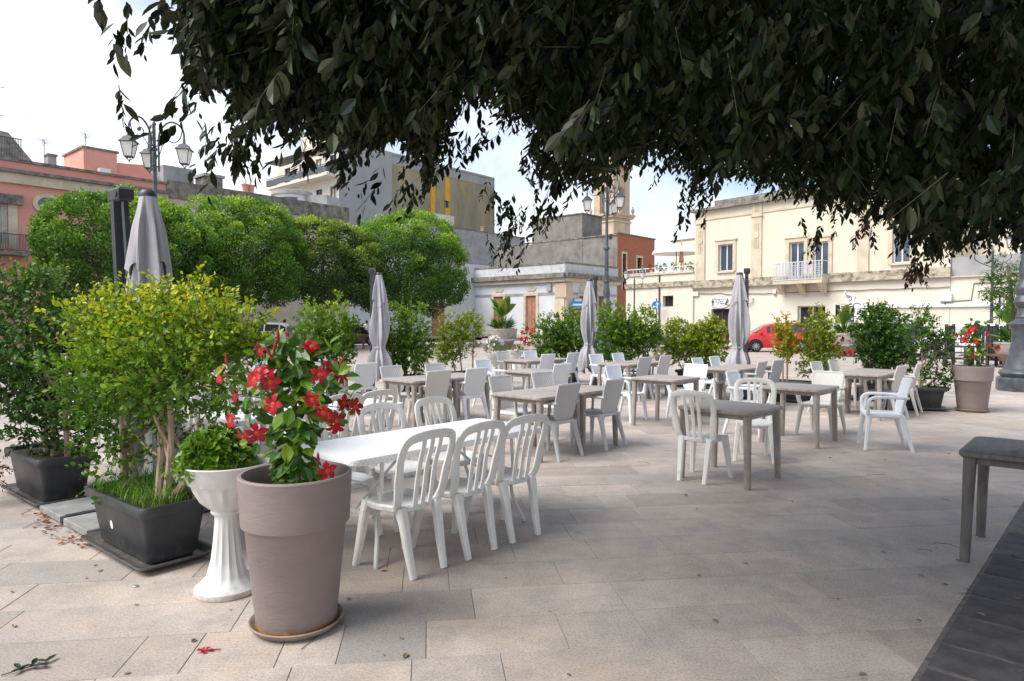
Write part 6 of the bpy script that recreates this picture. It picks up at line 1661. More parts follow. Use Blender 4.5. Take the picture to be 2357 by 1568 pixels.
A6.box('upper_block', M['apart_cream'], -1.5, 5.5, .4, 3.4, z6 - 1, z6 + 1.5)
q = MB(); q.lathe([(.2, 0), (.2, .7), (.28, .72), (.28, .8)], 10, (A6.u(1115), .4, z6)); q.build('chimney', M['pink_pale'], A6.o)

# --- rounded penthouse in front of the apartment block
rp_ = W(675, 740, 66)
t = thing('round_house', 'white house with a curved balcony parapet above the trees', 'building', (rp_.x, rp_.y, 0), R(-10))
s_ = 66 / F; zc0, zc1 = EYE + (HZ - 455) * s_, EYE + (HZ - 446) * s_
q = MB(); q.lathe([(1.7, 0), (1.7, zc0)], 32); q.build('wall', M['bldg_white'], t, True)
q = MB(); q.lathe([(1.75, zc0), (1.95, zc0 + .02), (1.95, zc1), (1.8, zc1 + .05)], 32); q.build('roof_slab', M['cement_pale'], t, True)
q = MB(); q.lathe([(1.72, EYE + (HZ - 482) * s_), (1.72, EYE + (HZ - 462) * s_)], 48, cap=False); q.f = [f for i, f in enumerate(q.f) if 34 <= i <= 41]; q.m = q.m[:len(q.f)]; q.build('window', M['glass_blue'], t)
q = MB(); q.box((2.6, 1.0, zc0 / 2), (2.6, 3, zc0)); q.build('side_wall', M['cement_pale'], t)

# --- pink building and its grey continuation
PD = Vector((.645, .764, 0)).normalized()
PK = Vector((-23.7, 46.2, 0))
P1 = Bld('pink_house', 'pink rendered house with a cream cornice and an oval window at left', PK - PD * 42, PK)
zp = P1.z(200, 399)
zcn = P1.z(200, 438)
w_s = P1.op(-6, 470, 24, 565); 
w = MB(); facade(w, P1.L, zp, [w_s], .25); shell(w, P1.L, zp, 10); w.build('wall', M['pink'], P1.o)
P1.louvre(w_s, 'blind', .12); P1.box('window_surround', M['stone_cream'], w_s[1], w_s[1] + .45, -.08, .02, w_s[2] - .2, w_s[3]); P1.box('window_hood', M['stone_dark'], w_s[0] - .6, w_s[1] + .7, -.3, .02, w_s[3], w_s[3] + .55)
P1.box('parapet_cap', M['stone_dark'], -.1, P1.L + .1, -.12, .35, zp + .002, zp + .16)
P1.box('cornice', M['stone_dark'], 0, P1.L, -.45, -.001, P1.z(200, 424), P1.z(200, 417)); P1.box('cornice_moulding', M['stone_cream'], 0, P1.L, -.22, -.001, P1.z(200, 446), P1.z(200, 424) - .002)
ou, oz = P1.u(115), P1.z(115, 472)
q = MB(); ell(q, .78, .62, -.14, .02); q.v = [(x + ou, y, z + oz) for (x, y, z) in q.v]; of = q.build('oval_window', M['stone_cream'], P1.o)
q = MB(); ell(q, .52, .40, -.145, -.10); q.v = [(x + ou, y - .003, z + oz) for (x, y, z) in q.v]; q.build('pane', M['glass_blue'], of)
bz = P1.z(40, 583); bl_ = P1.box('balcony', M['stone_dark'], P1.u(-30), P1.u(62), -1.0, -.002, bz - .2, bz)
railing(P1, M['iron'], P1.u(-30), P1.u(62), bz + .08, bz + 1.0, -.96, 26, bl_, 'balcony_railing', yin=-.05)
P1.box('roof_block', M['pink_pale'], P1.u(215), P1.u(292), 1.2, 5, zp - .2, P1.z(250, 362) + .55)
P1.box('roof_block_cap', M['stone_dark'], P1.u(215) - .1, P1.u(292) + .1, 1.1, 5.1, P1.z(250, 362) + .552, P1.z(250, 362) + .68)
q = MB(); a, b = P1.u(278), P1.u(392); za, zb_ = P1.z(280, 372) + .3, zp
q.add([(a, 1.5, zb_), (b, 1.5, zb_), (b - .8, 1.5, zb_ + 1.6), (a + 2.2, 1.5, za), (a, 1.5, za - .2), (a, 4, zb_), (b, 4, zb_), (b - .8, 4, zb_ + 1.6), (a + 2.2, 4, za), (a, 4, za - .2)], [(0, 1, 2, 3, 4), (9, 8, 7, 6, 5), (1, 6, 7, 2), (2, 7, 8, 3), (3, 8, 9, 4), (4, 9, 5, 0)]); q.build('roof_gable', M['pink_pale'], P1.o)
q = MB(); a, b = P1.u(-20), P1.u(108); z9 = P1.z(60, 330) + .9
q.add([(a, 1, zp), (b, 1, zp), (b - 1.2, 2.2, z9), (a + .2, 2.2, z9 + .1), (a, 5, zp), (b, 5, zp), (b - 1.2, 4, z9), (a + .2, 4, z9)], [(0, 1, 2, 3), (1, 5, 6, 2), (5, 4, 7, 6), (4, 0, 3, 7), (3, 2, 6, 7)]); q.build('stair_roof', M['stone_dark'], P1.o)
railing(P1, M['anthracite'], P1.u(0), P1.u(66), zp + .2, zp + 1.5, .6, 18, name='roof_railing')
P1.box('chimney', M['cement_pale'], P1.u(130), P1.u(150), 1, 1.6, zp, zp + .9); P1.box('chimney_cap', M['cement'], P1.u(128), P1.u(152), .9, 1.7, zp + .901, zp + 1.02)
P1.box('air_conditioner', M['frame_white'], P1.u(243), P1.u(268), .5, 1.0, zp + .02, zp + .55)
P2 = Bld('grey_house', 'long grey weathered house behind the round trees with roof pots', PK + PD * .02, PK + PD * 15)
zp2 = P2.z(560, 452); w = MB(); facade(w, P2.L, zp2, []); shell(w, P2.L, zp2, 10); w.build('wall', M['stone_cream'], P2.o)
P2.box('weathered_parapet', M['stone_dark'], -.05, P2.L, -.12, .4, zp2 - .9, zp2 + .3)
P2.box('grey_gable', M['cement_pale'], .1, 2.2, .8, 4, zp2, P2.z(415, 388) + .2)
P2.box('chimney_stack', M['stone_dark'], P2.u(492), P2.u(532), 1, 2.6, zp2, P2.z(510, 415) + .3); P2.box('stack_cap', M['cement_pale'], P2.u(488), P2.u(536), .9, 2.7, P2.z(510, 415) + .302, P2.z(510, 415) + .5)
for (px, lb) in ((570, 'left'), (583, 'right')):
    t = thing('roof_pot', 'terracotta pot on the grey house roof, ' + lb + ' of two', 'flower pot', on_wall(P2, P2.u(px), zp2 + .3, -.1), 0, 'terracotta roof pots'); q = MB(); q.lathe([(.18, 0), (.26, .5), (.3, .52), (.3, .6), (.25, .6)], 14); q.build('pot', M['pink_pale'], t, True)
    q = MB(); [q.tube([(0, 0, .55), (rnd.uniform(-.3, .3), rnd.uniform(-.2, .2), rnd.uniform(.8, 1.3))], .012, k=4) for _ in range(6)]; q.build('twigs', M['twig'], t)
# street front seen under the trees
P3_ = Bld('street_front', 'pale ground-floor front with brown door glimpsed under the round trees', PK + PD * 15.02, PK + PD * 33)
dr = P3_.op(994, 715, 1024, 772); dr = (dr[0], dr[1], .02, 3.4)
w = MB(); facade(w, P3_.L, 7.5, [dr], .3); shell(w, P3_.L, 7.5, 8); w.build('wall', M['bldg_white'], P3_.o); P3_.louvre(dr, 'shutter', .12, 2, 'door')

# aerials
def aerial(p, h, label, lattice=False, rows=1):
    t = thing('tv_aerial', label, 'aerial', p, rnd.uniform(0, 3), 'rooftop aerials')
    q = MB(); q.tube([(0, 0, 0), (0, 0, h)], .022 if not lattice else .05, k=5)
    if lattice:
        for i in range(int(h / .25)): q.tube([(-.06, 0, i * .25), (.06, 0, i * .25 + .25)], .012, k=3)
    q.build('mast', M['cement_pale'], t)
    for r_ in range(rows):
        q = MB(); z = h - .1 - r_ * 1.7; q.tube([(-.7, 0, z), (.7, 0, z)], .016, k=4, up=(0, 1, 0))
        for i in range(8): x = -.65 + i * .19; q.tube([(x, -.28 + .015 * i, z), (x, .28 - .015 * i, z)], .009, k=3)
        q.tube([(-.5, .0, z - .3), (.1, 0, z - .3)], .014, k=4, up=(0, 1, 0)); q.tube([(-.5, 0, z - .55), (-.5, 0, z - .05)], .01, k=3); q.build('antenna', M['cement_pale'], t)
aerial(on_wall(P1, P1.u(9), zp, -2), P1.z(9, 205) - zp + .6, 'tall lattice aerial mast at the left edge', True, 2)
aerial(on_wall(P1, P1.u(134), zp, -2), P1.z(134, 328) - zp + .4, 'small aerial above the pink house')
aerial(on_wall(P1, P1.u(218), zp, -1), P1.z(218, 320) - zp + .4, 'aerial beside the pink roof block')
aerial(on_wall(A5, -6, z5 - 6, 6), 7.5, 'aerial before the apartment block balconies')
aerial(on_wall(Y2, Y2.u(1706), Hm, -2), 1.7, 'aerial on the cream house roof')

# ------------------------------------------------------------------ street beyond the terrace
rd = MB()
n2 = Vector((-.777, -.63, 0))          # from the cream front towards us
q = [KP - KD * 30 + n2 * 1.6, KP + KD * 40 + n2 * 1.6, KP + KD * 40 + n2 * 7.6, KP - KD * 30 + n2 * 7.6]
rd.add([(p.x, p.y, -.010) for p in (q[3], q[2], q[1], q[0])], [(0, 1, 2, 3)])
tag(rd.build('road', M['asphalt']), kind='structure')
kb = MB(); q = [KP - KD * 6 + n2 * 1.6, KP + KD * 40 + n2 * 1.6, KP + KD * 40 - n2 * .1, KP - KD * 6 - n2 * .1]
kb.prism([(p.x, p.y) for p in (q[0], q[1], q[2], q[3])], -.02, .12, .01); tag(kb.build('pavement', M['kerb']), kind='structure')
n3 = Vector((.764, -.645, 0))
kb = MB(); q = [PK - PD * 44 + n3 * 2.2, PK + PD * 34 + n3 * 2.2, PK + PD * 34 - n3 * .1, PK - PD * 44 - n3 * .1]
kb.prism([(p.x, p.y) for p in q], -.02, .12, .01); tag(kb.build('pavement', M['kerb']), kind='structure')
rd = MB(); q = [PK - PD * 44 + n3 * 2.2, PK - PD * 44 + n3 * 9, PK + PD * 34 + n3 * 9, PK + PD * 34 + n3 * 2.2]
rd.add([(p.x, p.y, -.006) for p in q], [(0, 1, 2, 3)]); tag(rd.build('road', M['asphalt']), kind='structure')

# ------------------------------------------------------------------ cars
M['tyre'] = mat('tyre', (.012, .012, .012), (.025, .025, .025), rough=.85)
M['rim'] = mat('rim', (.35, .36, .37), (.5, .51, .52), rough=.35, metal=.6)
M['headlamp'] = mat('headlamp', (.5, .5, .5), (.65, .65, .65), rough=.15); M['taillamp'] = mat('taillamp', (.4, .03, .02), (.55, .05, .03), rough=.2)
def paint(name, c): 
    m = mat(name, c, tuple(min(1, x * 1.08) for x in c), rough=.28, sc=1.5, spec=.5); m.node_tree.nodes['Principled BSDF'].inputs['Coat Weight'].default_value = .6; return m
def wheel(par, x, y, r):
    w = ob('wheel', None, par, (x, y, r)); w.rotation_euler = (R(90), 0, 0)
    a = MB(); a.lathe([(r * .66, -.09), (r * .9, -.10), (r, -.07), (r, .07), (r * .9, .10), (r * .66, .09)], 28, cap=False); a.build('tyre', M['tyre'], w, True)
    b = MB(); b.lathe([(r * .66, -.08), (r * .62, .06), (r * .68, .085)], 24, cap=False)
    for k in range(10):
        an = k * .6283; b.box((r * .36 * math.cos(an), r * .36 * math.sin(an), 0), (r * .60, .035, .13), an)
    b.lathe([(.001, .07), (r * .16, .068), (r * .16, -.068), (.001, -.07)], 12); b.build('rim', M['rim'], w)
    c = MB(); c.lathe([(.001, -.02), (r * .64, -.02), (r * .64, .02), (.001, .02)], 20); c.build('disc', M['dark_inside'], w)
def car(x, y, face, body, prof, wid, label, h0=.22, wr=.30, wb=(-1.15, 1.15)):
    """prof: upper outline [(x, z_shoulder, z_top, half width top)] from tail to nose; local +x is the nose"""
    t = thing('parked_car', label, 'car', (x, y, 0), R(face), 'parked cars')
    b = MB(); rings = []
    for (px, zs, ztp, wt) in prof:
        wl = wid / 2
        e = max(0, abs(px) - abs(prof[-1][0]) * .80) * .22
        rings.append([(px, -wl + e + .06, h0), (px, -wl + e, h0 + .16), (px, -wl + e - .0, zs - .14), (px, -wl + e + .05, zs), (px, -wt, ztp - .03), (px, -wt * .82, ztp), (px, wt * .82, ztp), (px, wt, ztp - .03), (px, wl - e - .05, zs), (px, wl - e, zs - .14), (px, wl - e, h0 + .16), (px, wl - e - .06, h0)])
    k = 12; vs = [p for r_ in rings for p in r_]; fs = [tuple(range(k)), tuple(range(len(rings) * k - 1, (len(rings) - 1) * k - 1, -1))]
    for i in range(len(rings) - 1):
        for j in range(k): a = i * k + j; c = i * k + (j + 1) % k; fs.append((a, a + k, c + k, c))
    b.add(vs, fs); b.build('body', body, t, True)
    # glazing follows the cabin sides
    cab = [p for p in prof if p[2] - p[1] > .12]
    for sy in (-1, 1):
        for i in range(len(cab) - 1):
            p0, p1 = cab[i], cab[i + 1]
            def Q(p, f): 
                wl = wid / 2 - .05; return (p[0], sy * ((wl + (p[3] - wl) * f) + .012), p[1] + (p[2] - .03 - p[1]) * f)
            g = MB(); q0, q1 = Q(p0, .14), Q(p1, .14); u0, u1 = Q(p0, .88), Q(p1, .88); s_ = .045
            def ix(p, d): return (p[0] + d, p[1], p[2])
            g.add([ix(q0, s_), ix(q1, -s_), ix(u1, -s_), ix(u0, s_)], [(0, 1, 2, 3) if sy < 0 else (3, 2, 1, 0)]); g.build('side_window', M['glass'], t)
    i1 = prof.index(cab[-1]); i0 = prof.index(cab[0])
    for (pa, pb, nm) in ((prof[i1], prof[min(i1 + 1, len(prof) - 1)], 'windscreen'), (prof[i0], prof[max(i0 - 1, 0)], 'rear_window')):
        g = MB(); dx = .02 if nm == 'windscreen' else -.02
        g.add([(pb[0] + dx - (pb[0] - pa[0]) * .12, -(wid / 2 - .18), pb[2] + (pa[2] - pb[2]) * .12 + .015), (pb[0] + dx - (pb[0] - pa[0]) * .12, wid / 2 - .18, pb[2] + (pa[2] - pb[2]) * .12 + .015), (pa[0] + dx, pa[3] * .85, pa[2] - .04 + .02), (pa[0] + dx, -pa[3] * .85, pa[2] - .04 + .02)], [(0, 1, 2, 3)]); g.build(nm, M['glass'], t)
    for sy in (-1, 1):
        for wx in wb:
            a = MB(); a.lathe([(.001, 0), (wr + .07, 0), (wr + .07, .02), (.001, .02)], 24); a.v = [(px + wx, sy * (wid / 2 - .012) + pz * sy, py + wr) for (px, py, pz) in a.v]; a.v = [(p[0], p[1], max(p[2], h0 - .02)) for p in a.v]; a.build('wheel_arch', M['dark_inside'], t)
            wheel(t, wx, sy * (wid / 2 - .03), wr)
        l = MB(); xn = prof[-1][0]; l.box((xn - .16, sy * (wid / 2 - .28), prof[-1][1] - .10), (.22, .34, .16), 0, .03); l.build('headlight', M['headlamp'], t)
        l = MB(); xt = prof[0][0]; l.box((xt + .06, sy * (wid / 2 - .12), prof[0][1] - .05), (.16, .16, .34), 0, .03); l.build('taillight', M['taillamp'], t)
        d = MB(); d.box((.05, sy * (wid / 2 + .004), .55), (.012, .012, .62)); d.box((-.22, sy * (wid / 2 + .014), .80), (.16, .03, .03)); d.build('door_seam', M['dark_inside'], t)
        mr = MB(); mr.box((cab[-1][0] + .25, sy * (wid / 2 + .06), cab[-1][1] + .08), (.14, .18, .13), 0, .03); mr.build('mirror', body, t)
    bp = MB(); bp.box((prof[-1][0] - .02, 0, h0 + .12), (.10, wid * .72, .16), 0, .03); bp.box((prof[0][0] + .02, 0, h0 + .14), (.10, wid * .72, .16), 0, .03); bp.build('bumper', M['tyre'], t)
    return t
HATCH = [(-1.80, .86, .90, .62), (-1.66, .95, 1.32, .60), (-1.25, .96, 1.50, .60), (-.35, .95, 1.53, .62), (.35, .94, 1.47, .62), (.62, .93, 1.36, .61), (1.18, .90, .96, .66), (1.62, .80, .84, .62), (1.84, .60, .64, .52)]
LOW = [(-2.1, .80, .86, .62), (-1.85, .90, 1.02, .62), (-1.25, .93, 1.34, .58), (-.4, .93, 1.44, .58), (.35, .91, 1.38, .58), (1.05, .88, .94, .66), (1.75, .78, .82, .62), (2.1, .58, .62, .52)]
red = W(1782, 740, 35.6); car(red.x, red.y, 180 - 6, paint('paint_red', (.55, .012, .016)), HATCH, 1.64, 'bright red small hatchback before the cream house', wr=.31)
c = W(606, 740, 40.5); car(c.x, c.y, 180 - 2, paint('paint_white', (.55, .57, .58)), HATCH, 1.68, 'pale silver hatchback parked under the round trees at left')
c = W(813, 740, 44.5); car(c.x, c.y, 4, paint('paint_black', (.010, .010, .012)), LOW, 1.76, 'black saloon parked behind the bench under the trees', wb=(-1.3, 1.3))
c = W(1345, 740, 44.0); car(c.x, c.y, 8, paint('paint_slate', (.035, .04, .05)), LOW, 1.76, 'dark slate car peeping out right of the third umbrella', wb=(-1.3, 1.3))
c = W(1452, 740, 42.2); car(c.x, c.y, -20, paint('paint_grey', (.05, .052, .055)), HATCH, 1.68, 'dark hatchback hidden behind the tall three-peaked shrub')
c = W(1592, 740, 39.2); car(c.x, c.y, 170, paint('paint_silver', (.45, .44, .40)), HATCH, 1.68, 'silver car half hidden behind the golden bush')
c = W(2035, 740, 31.5); car(c.x, c.y, 172, paint('paint_dark', (.03, .035, .045)), HATCH, 1.7, 'dark car behind the dense green shrub at right')
c = W(2222, 740, 28.6); car(c.x, c.y, 140, paint('paint_white2', (.70, .71, .72)), HATCH, 1.68, 'white car behind the black slatted seats at right')

# ------------------------------------------------------------------ benches, stone planters, slatted seats
M['bench_wood'] = mat('bench_wood', (.11, .045, .03), (.19, .085, .055), rough=.6, sc=4, stretch=(1, 8, 8)); M['bench_grey'] = mat('bench_grey', (.14, .125, .115), (.23, .21, .195), rough=.7, sc=4)
def bench(x, y, rot, label, wood):
    t = thing('park_bench', label, 'bench', (x, y, 0), R(rot), 'street benches')
    for i in range(5): q = MB(); q.box((0, -.22 + i * .105, .44 + .01 * (2 - i)), (1.75, .085, .03), 0, .006); q.build('seat_slat', M[wood], t)
    for i in range(5): q = MB(); q.box((0, .27 + .035 * i, .53 + .085 * i), (1.75, .03, .072), 0, .006); q.build('back_slat', M[wood], t)
    for sx in (-.72, .72):
        q = MB(); q.tube(arc([(sx, -.30, 0), (sx, -.22, .2), (sx, -.26, .42), (sx, .2, .42), (sx, .30, .55), (sx, .44, .92)], 4), .03, k=6, up=(1, 0, 0)); q.tube(arc([(sx, .34, 0), (sx, .22, .2), (sx, .2, .42)], 3), .03, k=6, up=(1, 0, 0)); q.build('side_frame', M['iron'], t)
    return t
c = W(807, 740, 38.6); bench(c.x, c.y, 185, 'dark red slatted bench before the black car', 'bench_wood')
c = W(590, 740, 36.5); bench(c.x, c.y, 182, 'dark red slatted bench before the pale hatchback at far left', 'bench_wood')
c = W(1503, 740, 36.6); bench(c.x, c.y, 172, 'weathered grey slatted bench with iron ends, left of the golden bush', 'bench_grey')

M['stone_planter'] = mat('stone_planter', (.27, .24, .21), (.40, .365, .33), rough=.85, sc=6, c3=(.18, .16, .14), sc3=3, t3=.6, bump=.3, bsc=40)
def stone_planter(x, y, label, bench_=False, sc=1.0):
    t = thing('stone_planter', label, 'planter', (x, y, 0), 0, 'round stone planters'); t.scale = (sc, sc, sc)
    q = MB(); q.lathe([(.40, 0), (.42, .12), (.36, .16), (.52, .30), (.66, .62), (.68, .88), (.70, .90), (.70, .98), (.60, .98), (.58, .86)], 20, cap=False); q.build('bowl', M['stone_planter'], t, True)
    q = MB(); q.lathe([(.001, .88), (.59, .88)], 16, cap=False); q.build('soil', M['soil'], t)
    q = MB(); q.lathe([(.60, .44), (.95, .44), (.95, .52), (.60, .52)], 20, cap=False); q.build('seat_ring', M['bench_wood'] if bench_ else M['stone_planter'], t)
    return t
BAN = None
def banana_leaf():
    b = MB(); n = 10
    def f(u, v):
        w_ = .17 * math.sin(math.pi * min(1, (v * .93 + .06))) ** .7; z = v * .9 - .0; y = .06 * v * v + .24 * v ** 3
        return ((u * 2 - 1) * w_, y + .09 * abs(u * 2 - 1) * math.sin(math.pi * v), z - .18 * v ** 3)
    b.sheet(f, 7, n); b.tube([(0, -.01 + .02, -.75), (0, -.005, -.3), (0, 0, 0)], .014, k=5); return b.mesh('leaf', M['leaf_banana'], True)
BAN = banana_leaf()
def strelitzia(x, y, z, label, n=11, sc=1.0, spiky=True):
    t = thing('paddle_leaf_plant', label, 'plant', (x, y, z))
    for i in range(n):
        o = ob('leaf', BAN, t, (rnd.uniform(-.12, .12), rnd.uniform(-.12, .12), .55 * sc * rnd.uniform(.7, 1.25))); o.rotation_euler = (rnd.uniform(-.5, .05), rnd.uniform(-.3, .3), i * 2.4 + rnd.uniform(-.3, .3)); o.scale = [sc * rnd.uniform(.75, 1.15)] * 3
    k = 150; a = nr.uniform(0, 6.28, k); P = np.stack([.2 * np.cos(a), .2 * np.sin(a), nr.uniform(0, .2, k)], 1); T = np.stack([np.cos(a), np.sin(a), nr.uniform(.1, 1.6, k)], 1)
    tag(leaves('undergrowth', P, T, unit(nr.normal(size=(k, 3))), nr.uniform(.35, .65, k) * sc, np.full(k, .045), nr.uniform(0, .7, k), M['leaf_green'], t), kind='stuff')
for (px, py, Y, lb, sc, bn) in ((1156, 0, 37.5, 'before the white corner house', 1.35, False), (1945, 0, 31.0, 'below the cafe sign', 1.2, False), (2338, 0, 23.2, 'with wooden seat ring beside the big lamp post at right', 1.0, True)):
    p = W(px, 740, Y); stone_planter(p.x, p.y, 'round stone planter ' + lb, bn, sc * .9)
    strelitzia(p.x, p.y, .85 * sc, 'paddle-leaved plant in the stone planter ' + lb.replace('with wooden seat ring ', ''), 12, sc * {1156: 1.05, 1945: .82}.get(px, 1.15))

# tropical climber hanging by the right lamp post
t = thing('palm_spray', 'feathery green foliage hanging in front of the right lamp post', 'plant', W(2318, 660, 20))
S, D = in_lobes([((0, 0, .35), (.42, .4, .75), 2), ((-.45, 0, .0), (.35, .3, .18), .8), ((.0, 0, -.55), (.25, .3, .4), .8)], 160, .9, 4); D[:, 2] -= .4
P, T, N, Ls, Ws, sg, ti, tt = sprays(S, unit(D), 9, .32, .15, .03, droop=.3); tag(leaves('foliage', P, T, N, Ls, Ws, nr.uniform(0, .7, len(P)), M['leaf_green'], t), kind='stuff'); twig_mesh(sg, .006, M['twig'], 'twigs', t)['kind'] = 'stuff'
q = MB(); q.tube(arc([(.5, .3, -3.3 + .65), (.45, .2, -1.5), (.1, 0, -.2), (0, 0, .6)], 4), .05, k=6); q.build('trunk', M['bark'], t)

M['black_wood'] = mat('black_wood', (.022, .022, .026), (.05, .05, .057), rough=.6, sc=3, stretch=(6, 6, 1))
def slat_seat(x, y, rot, label):
    t = thing('high_back_chair', label, 'chair', (x, y, 0), R(rot), 'black slatted high seats')
    for i in range(5): q = MB(); q.box((-.24 + i * .12, .28, .98 - .01 * (i % 2)), (.085, .045, .94), 0, .004); q.build('back_slat', M['black_wood'], t)
    for (sx, sy, h) in ((-.28, -.28, .66), (.28, -.28, .66), (-.28, .28, 1.50), (.28, .28, 1.50)): q = MB(); q.box((sx * 1.06, sy * 1.12, h / 2), (.085, .085, h), 0, .005); q.build('leg', M['black_wood'], t)
    for i in range(5): q = MB(); q.box((-.24 + i * .12, .0, .47), (.10, .52, .03), 0, .004); q.build('seat_slat', M['black_wood'], t)
    for sx in (-1, 1): q = MB(); q.box((sx * .30, 0, .69), (.10, .66, .05), 0, .005); q.build('armrest', M['black_wood'], t)
    return t
p = W(2209, 740, 24.2); slat_seat(p.x, p.y, 35, 'black slatted high-backed seat left of the red-flowered pot at right')
p = W(2263, 740, 24.0); slat_seat(p.x, p.y, -60, 'black slatted high-backed seat just right of the red-flowered pot')
p = W(2290, 740, 24.8); slat_seat(p.x, p.y, 160, 'black slatted high-backed seat beside the stone planter at right')
ac_dark = make_armchair(M['black_wood'], M['black_wood'], M['black_wood'], 'dark_chair')
p = W(2170, 740, 26.5); ac_dark.location = (p.x, p.y, 0); ac_dark.rotation_euler = (0, 0, R(200)); tag(ac_dark, 'dark brown armchair beside the black slatted seats at right', 'chair')
p = W(1386, 740, 35); t = thing('planter_cube', 'small grey cube planter with a bit of green by the lamp post', 'planter', (p.x, p.y, 0)); q = MB(); q.box((0, 0, .22), (.5, .5, .44), 0, .02); q.build('cube', M['slab_grey'], t)
S, D = in_lobes([((0, 0, .62), (.3, .3, .25), 1)], 50, .9, 2); P, T, N, Ls, Ws, sg, ti, tt = sprays(S, D, 6, .1, .12, .05); tag(leaves('foliage', P, T, N, Ls, Ws, nr.uniform(0, .7, len(P)), M['leaf_green'], t, LT_DIA), kind='stuff')

# ------------------------------------------------------------------ people
M['skin'] = mat('skin', (.42, .24, .17), (.48, .28, .20), rough=.55); M['hair'] = mat('hair', (.02, .013, .01), (.04, .027, .02), rough=.6)
M['cloth_black'] = mat('cloth_black', (.012, .013, .016), (.022, .023, .027), rough=.9); M['cloth_white'] = mat('cloth_white', (.66, .67, .70), (.76, .77, .8), rough=.9); M['cloth_mint'] = mat('cloth_mint', (.50, .58, .52), (.58, .66, .60), rough=.9); M['cloth_blue'] = mat('cloth_blue', (.05, .07, .13), (.08, .1, .17), rough=.9)
def person(x, y, rot, top, bottom, label, h=1.72, stride=.06, arm=.0, sit=False):
    s = h / 1.72
    J = [('pel', (0, 0, .93), .15), ('waist', (0, .0, 1.06), .135), ('chest', (0, 0, 1.28), .165), ('neckb', (0, .01, 1.44), .075), ('neck', (0, 0, 1.50), .055), ('head', (0, -.015, 1.60), .092), ('crown', (0, -.005, 1.68), .075),
         ('shL', (-.17, 0, 1.40), .068), ('elL', (-.235, .02, 1.13), .045), ('wrL', (-.225, -.10 - arm, .90 + arm), .032), ('haL', (-.22, -.14 - arm, .82 + arm), .036),
         ('shR', (.17, 0, 1.40), .068), ('elR', (.235, .03, 1.13), .045), ('wrR', (.23, -.06, .89), .032), ('haR', (.225, -.08, .81), .036),
         ('hiL', (-.095, 0, .88), .105), ('knL', (-.10, -stride * .6, .49), .068), ('anL', (-.10, -stride, .09), .045), ('toL', (-.11, -stride - .16, .045), .042),
         ('hiR', (.095, 0, .88), .105), ('knR', (.10, stride * .2, .49), .068), ('anR', (.10, stride, .09), .045), ('toR', (.11, stride - .16, .045), .042)]
    E = [('pel', 'waist'), ('waist', 'chest'), ('chest', 'neckb'), ('neckb', 'neck'), ('neck', 'head'), ('head', 'crown'), ('chest', 'shL'), ('shL', 'elL'), ('elL', 'wrL'), ('wrL', 'haL'), ('chest', 'shR'), ('shR', 'elR'), ('elR', 'wrR'), ('wrR', 'haR'), ('pel', 'hiL'), ('hiL', 'knL'), ('knL', 'anL'), ('anL', 'toL'), ('pel', 'hiR'), ('hiR', 'knR'), ('knR', 'anR'), ('anR', 'toR')]
    ix = {j[0]: i for i, j in enumerate(J)}
    me = bpy.data.meshes.new('person'); me.from_pydata([tuple(c * s for c in j[1]) for j in J], [(ix[a], ix[b]) for a, b in E], [])
    o = bpy.data.objects.new('person', me); COL.objects.link(o)
    md = o.modifiers.new('skin', 'SKIN')
    for i, j in enumerate(J):
        v = me.skin_vertices[0].data[i]; v.radius = (j[2] * s, j[2] * s * (.72 if j[0] in ('chest', 'waist', 'pel', 'neckb') else 1)); v.use_root = (i == 0)
    sub = o.modifiers.new('sub', 'SUBSURF'); sub.levels = 2; sub.render_levels = 2
    bpy.context.view_layer.update()
    m2 = bpy.data.meshes.new_from_object(o.evaluated_get(bpy.context.evaluated_depsgraph_get())); bpy.data.objects.remove(o)
    for m_ in (top, bottom, 'skin', 'hair', 'black_wood'): m2.materials.append(M[m_])
    for p_ in m2.polygons:
        c = p_.center / s; p_.use_smooth = True
        if c.z < .09: k = 4
        elif c.z < .96 and abs(c.x) < .20: k = 1
        elif c.z > 1.47: k = 2
        elif abs(c.x) > .17 and c.z < 1.16: k = 2
        else: k = 0
        p_.material_index = k
    b = ob('person', m2, None, (x, y, 0), R(rot)); tag(b, label, 'person')
    hr = MB(); hr.lathe([(.095, 1.56), (.105, 1.62), (.10, 1.68), (.07, 1.725), (.001, 1.74)], 14, (0, .012, 0)); hr.v = [(x_ * s, y_ * s * (1.05), (z_ if y_ > -.04 else max(z_, 1.66)) * s) for (x_, y_, z_) in hr.v]; hr.build('hair', M['hair'], b, True)
    return b
p = W(655, 740, 42.5); person(p.x, p.y, 185, 'cloth_black', 'cloth_black', 'person in black clothes seen from behind beside the pale hatchback')
p = W(844, 740, 47.2); person(p.x, p.y, 200, 'cloth_white', 'cloth_blue', 'person in a white shirt beyond the black car', 1.66)
p = W(818, 740, 49.0); person(p.x, p.y, 170, 'cloth_mint', 'cloth_blue', 'person in a pale green top beyond the black car', 1.75)

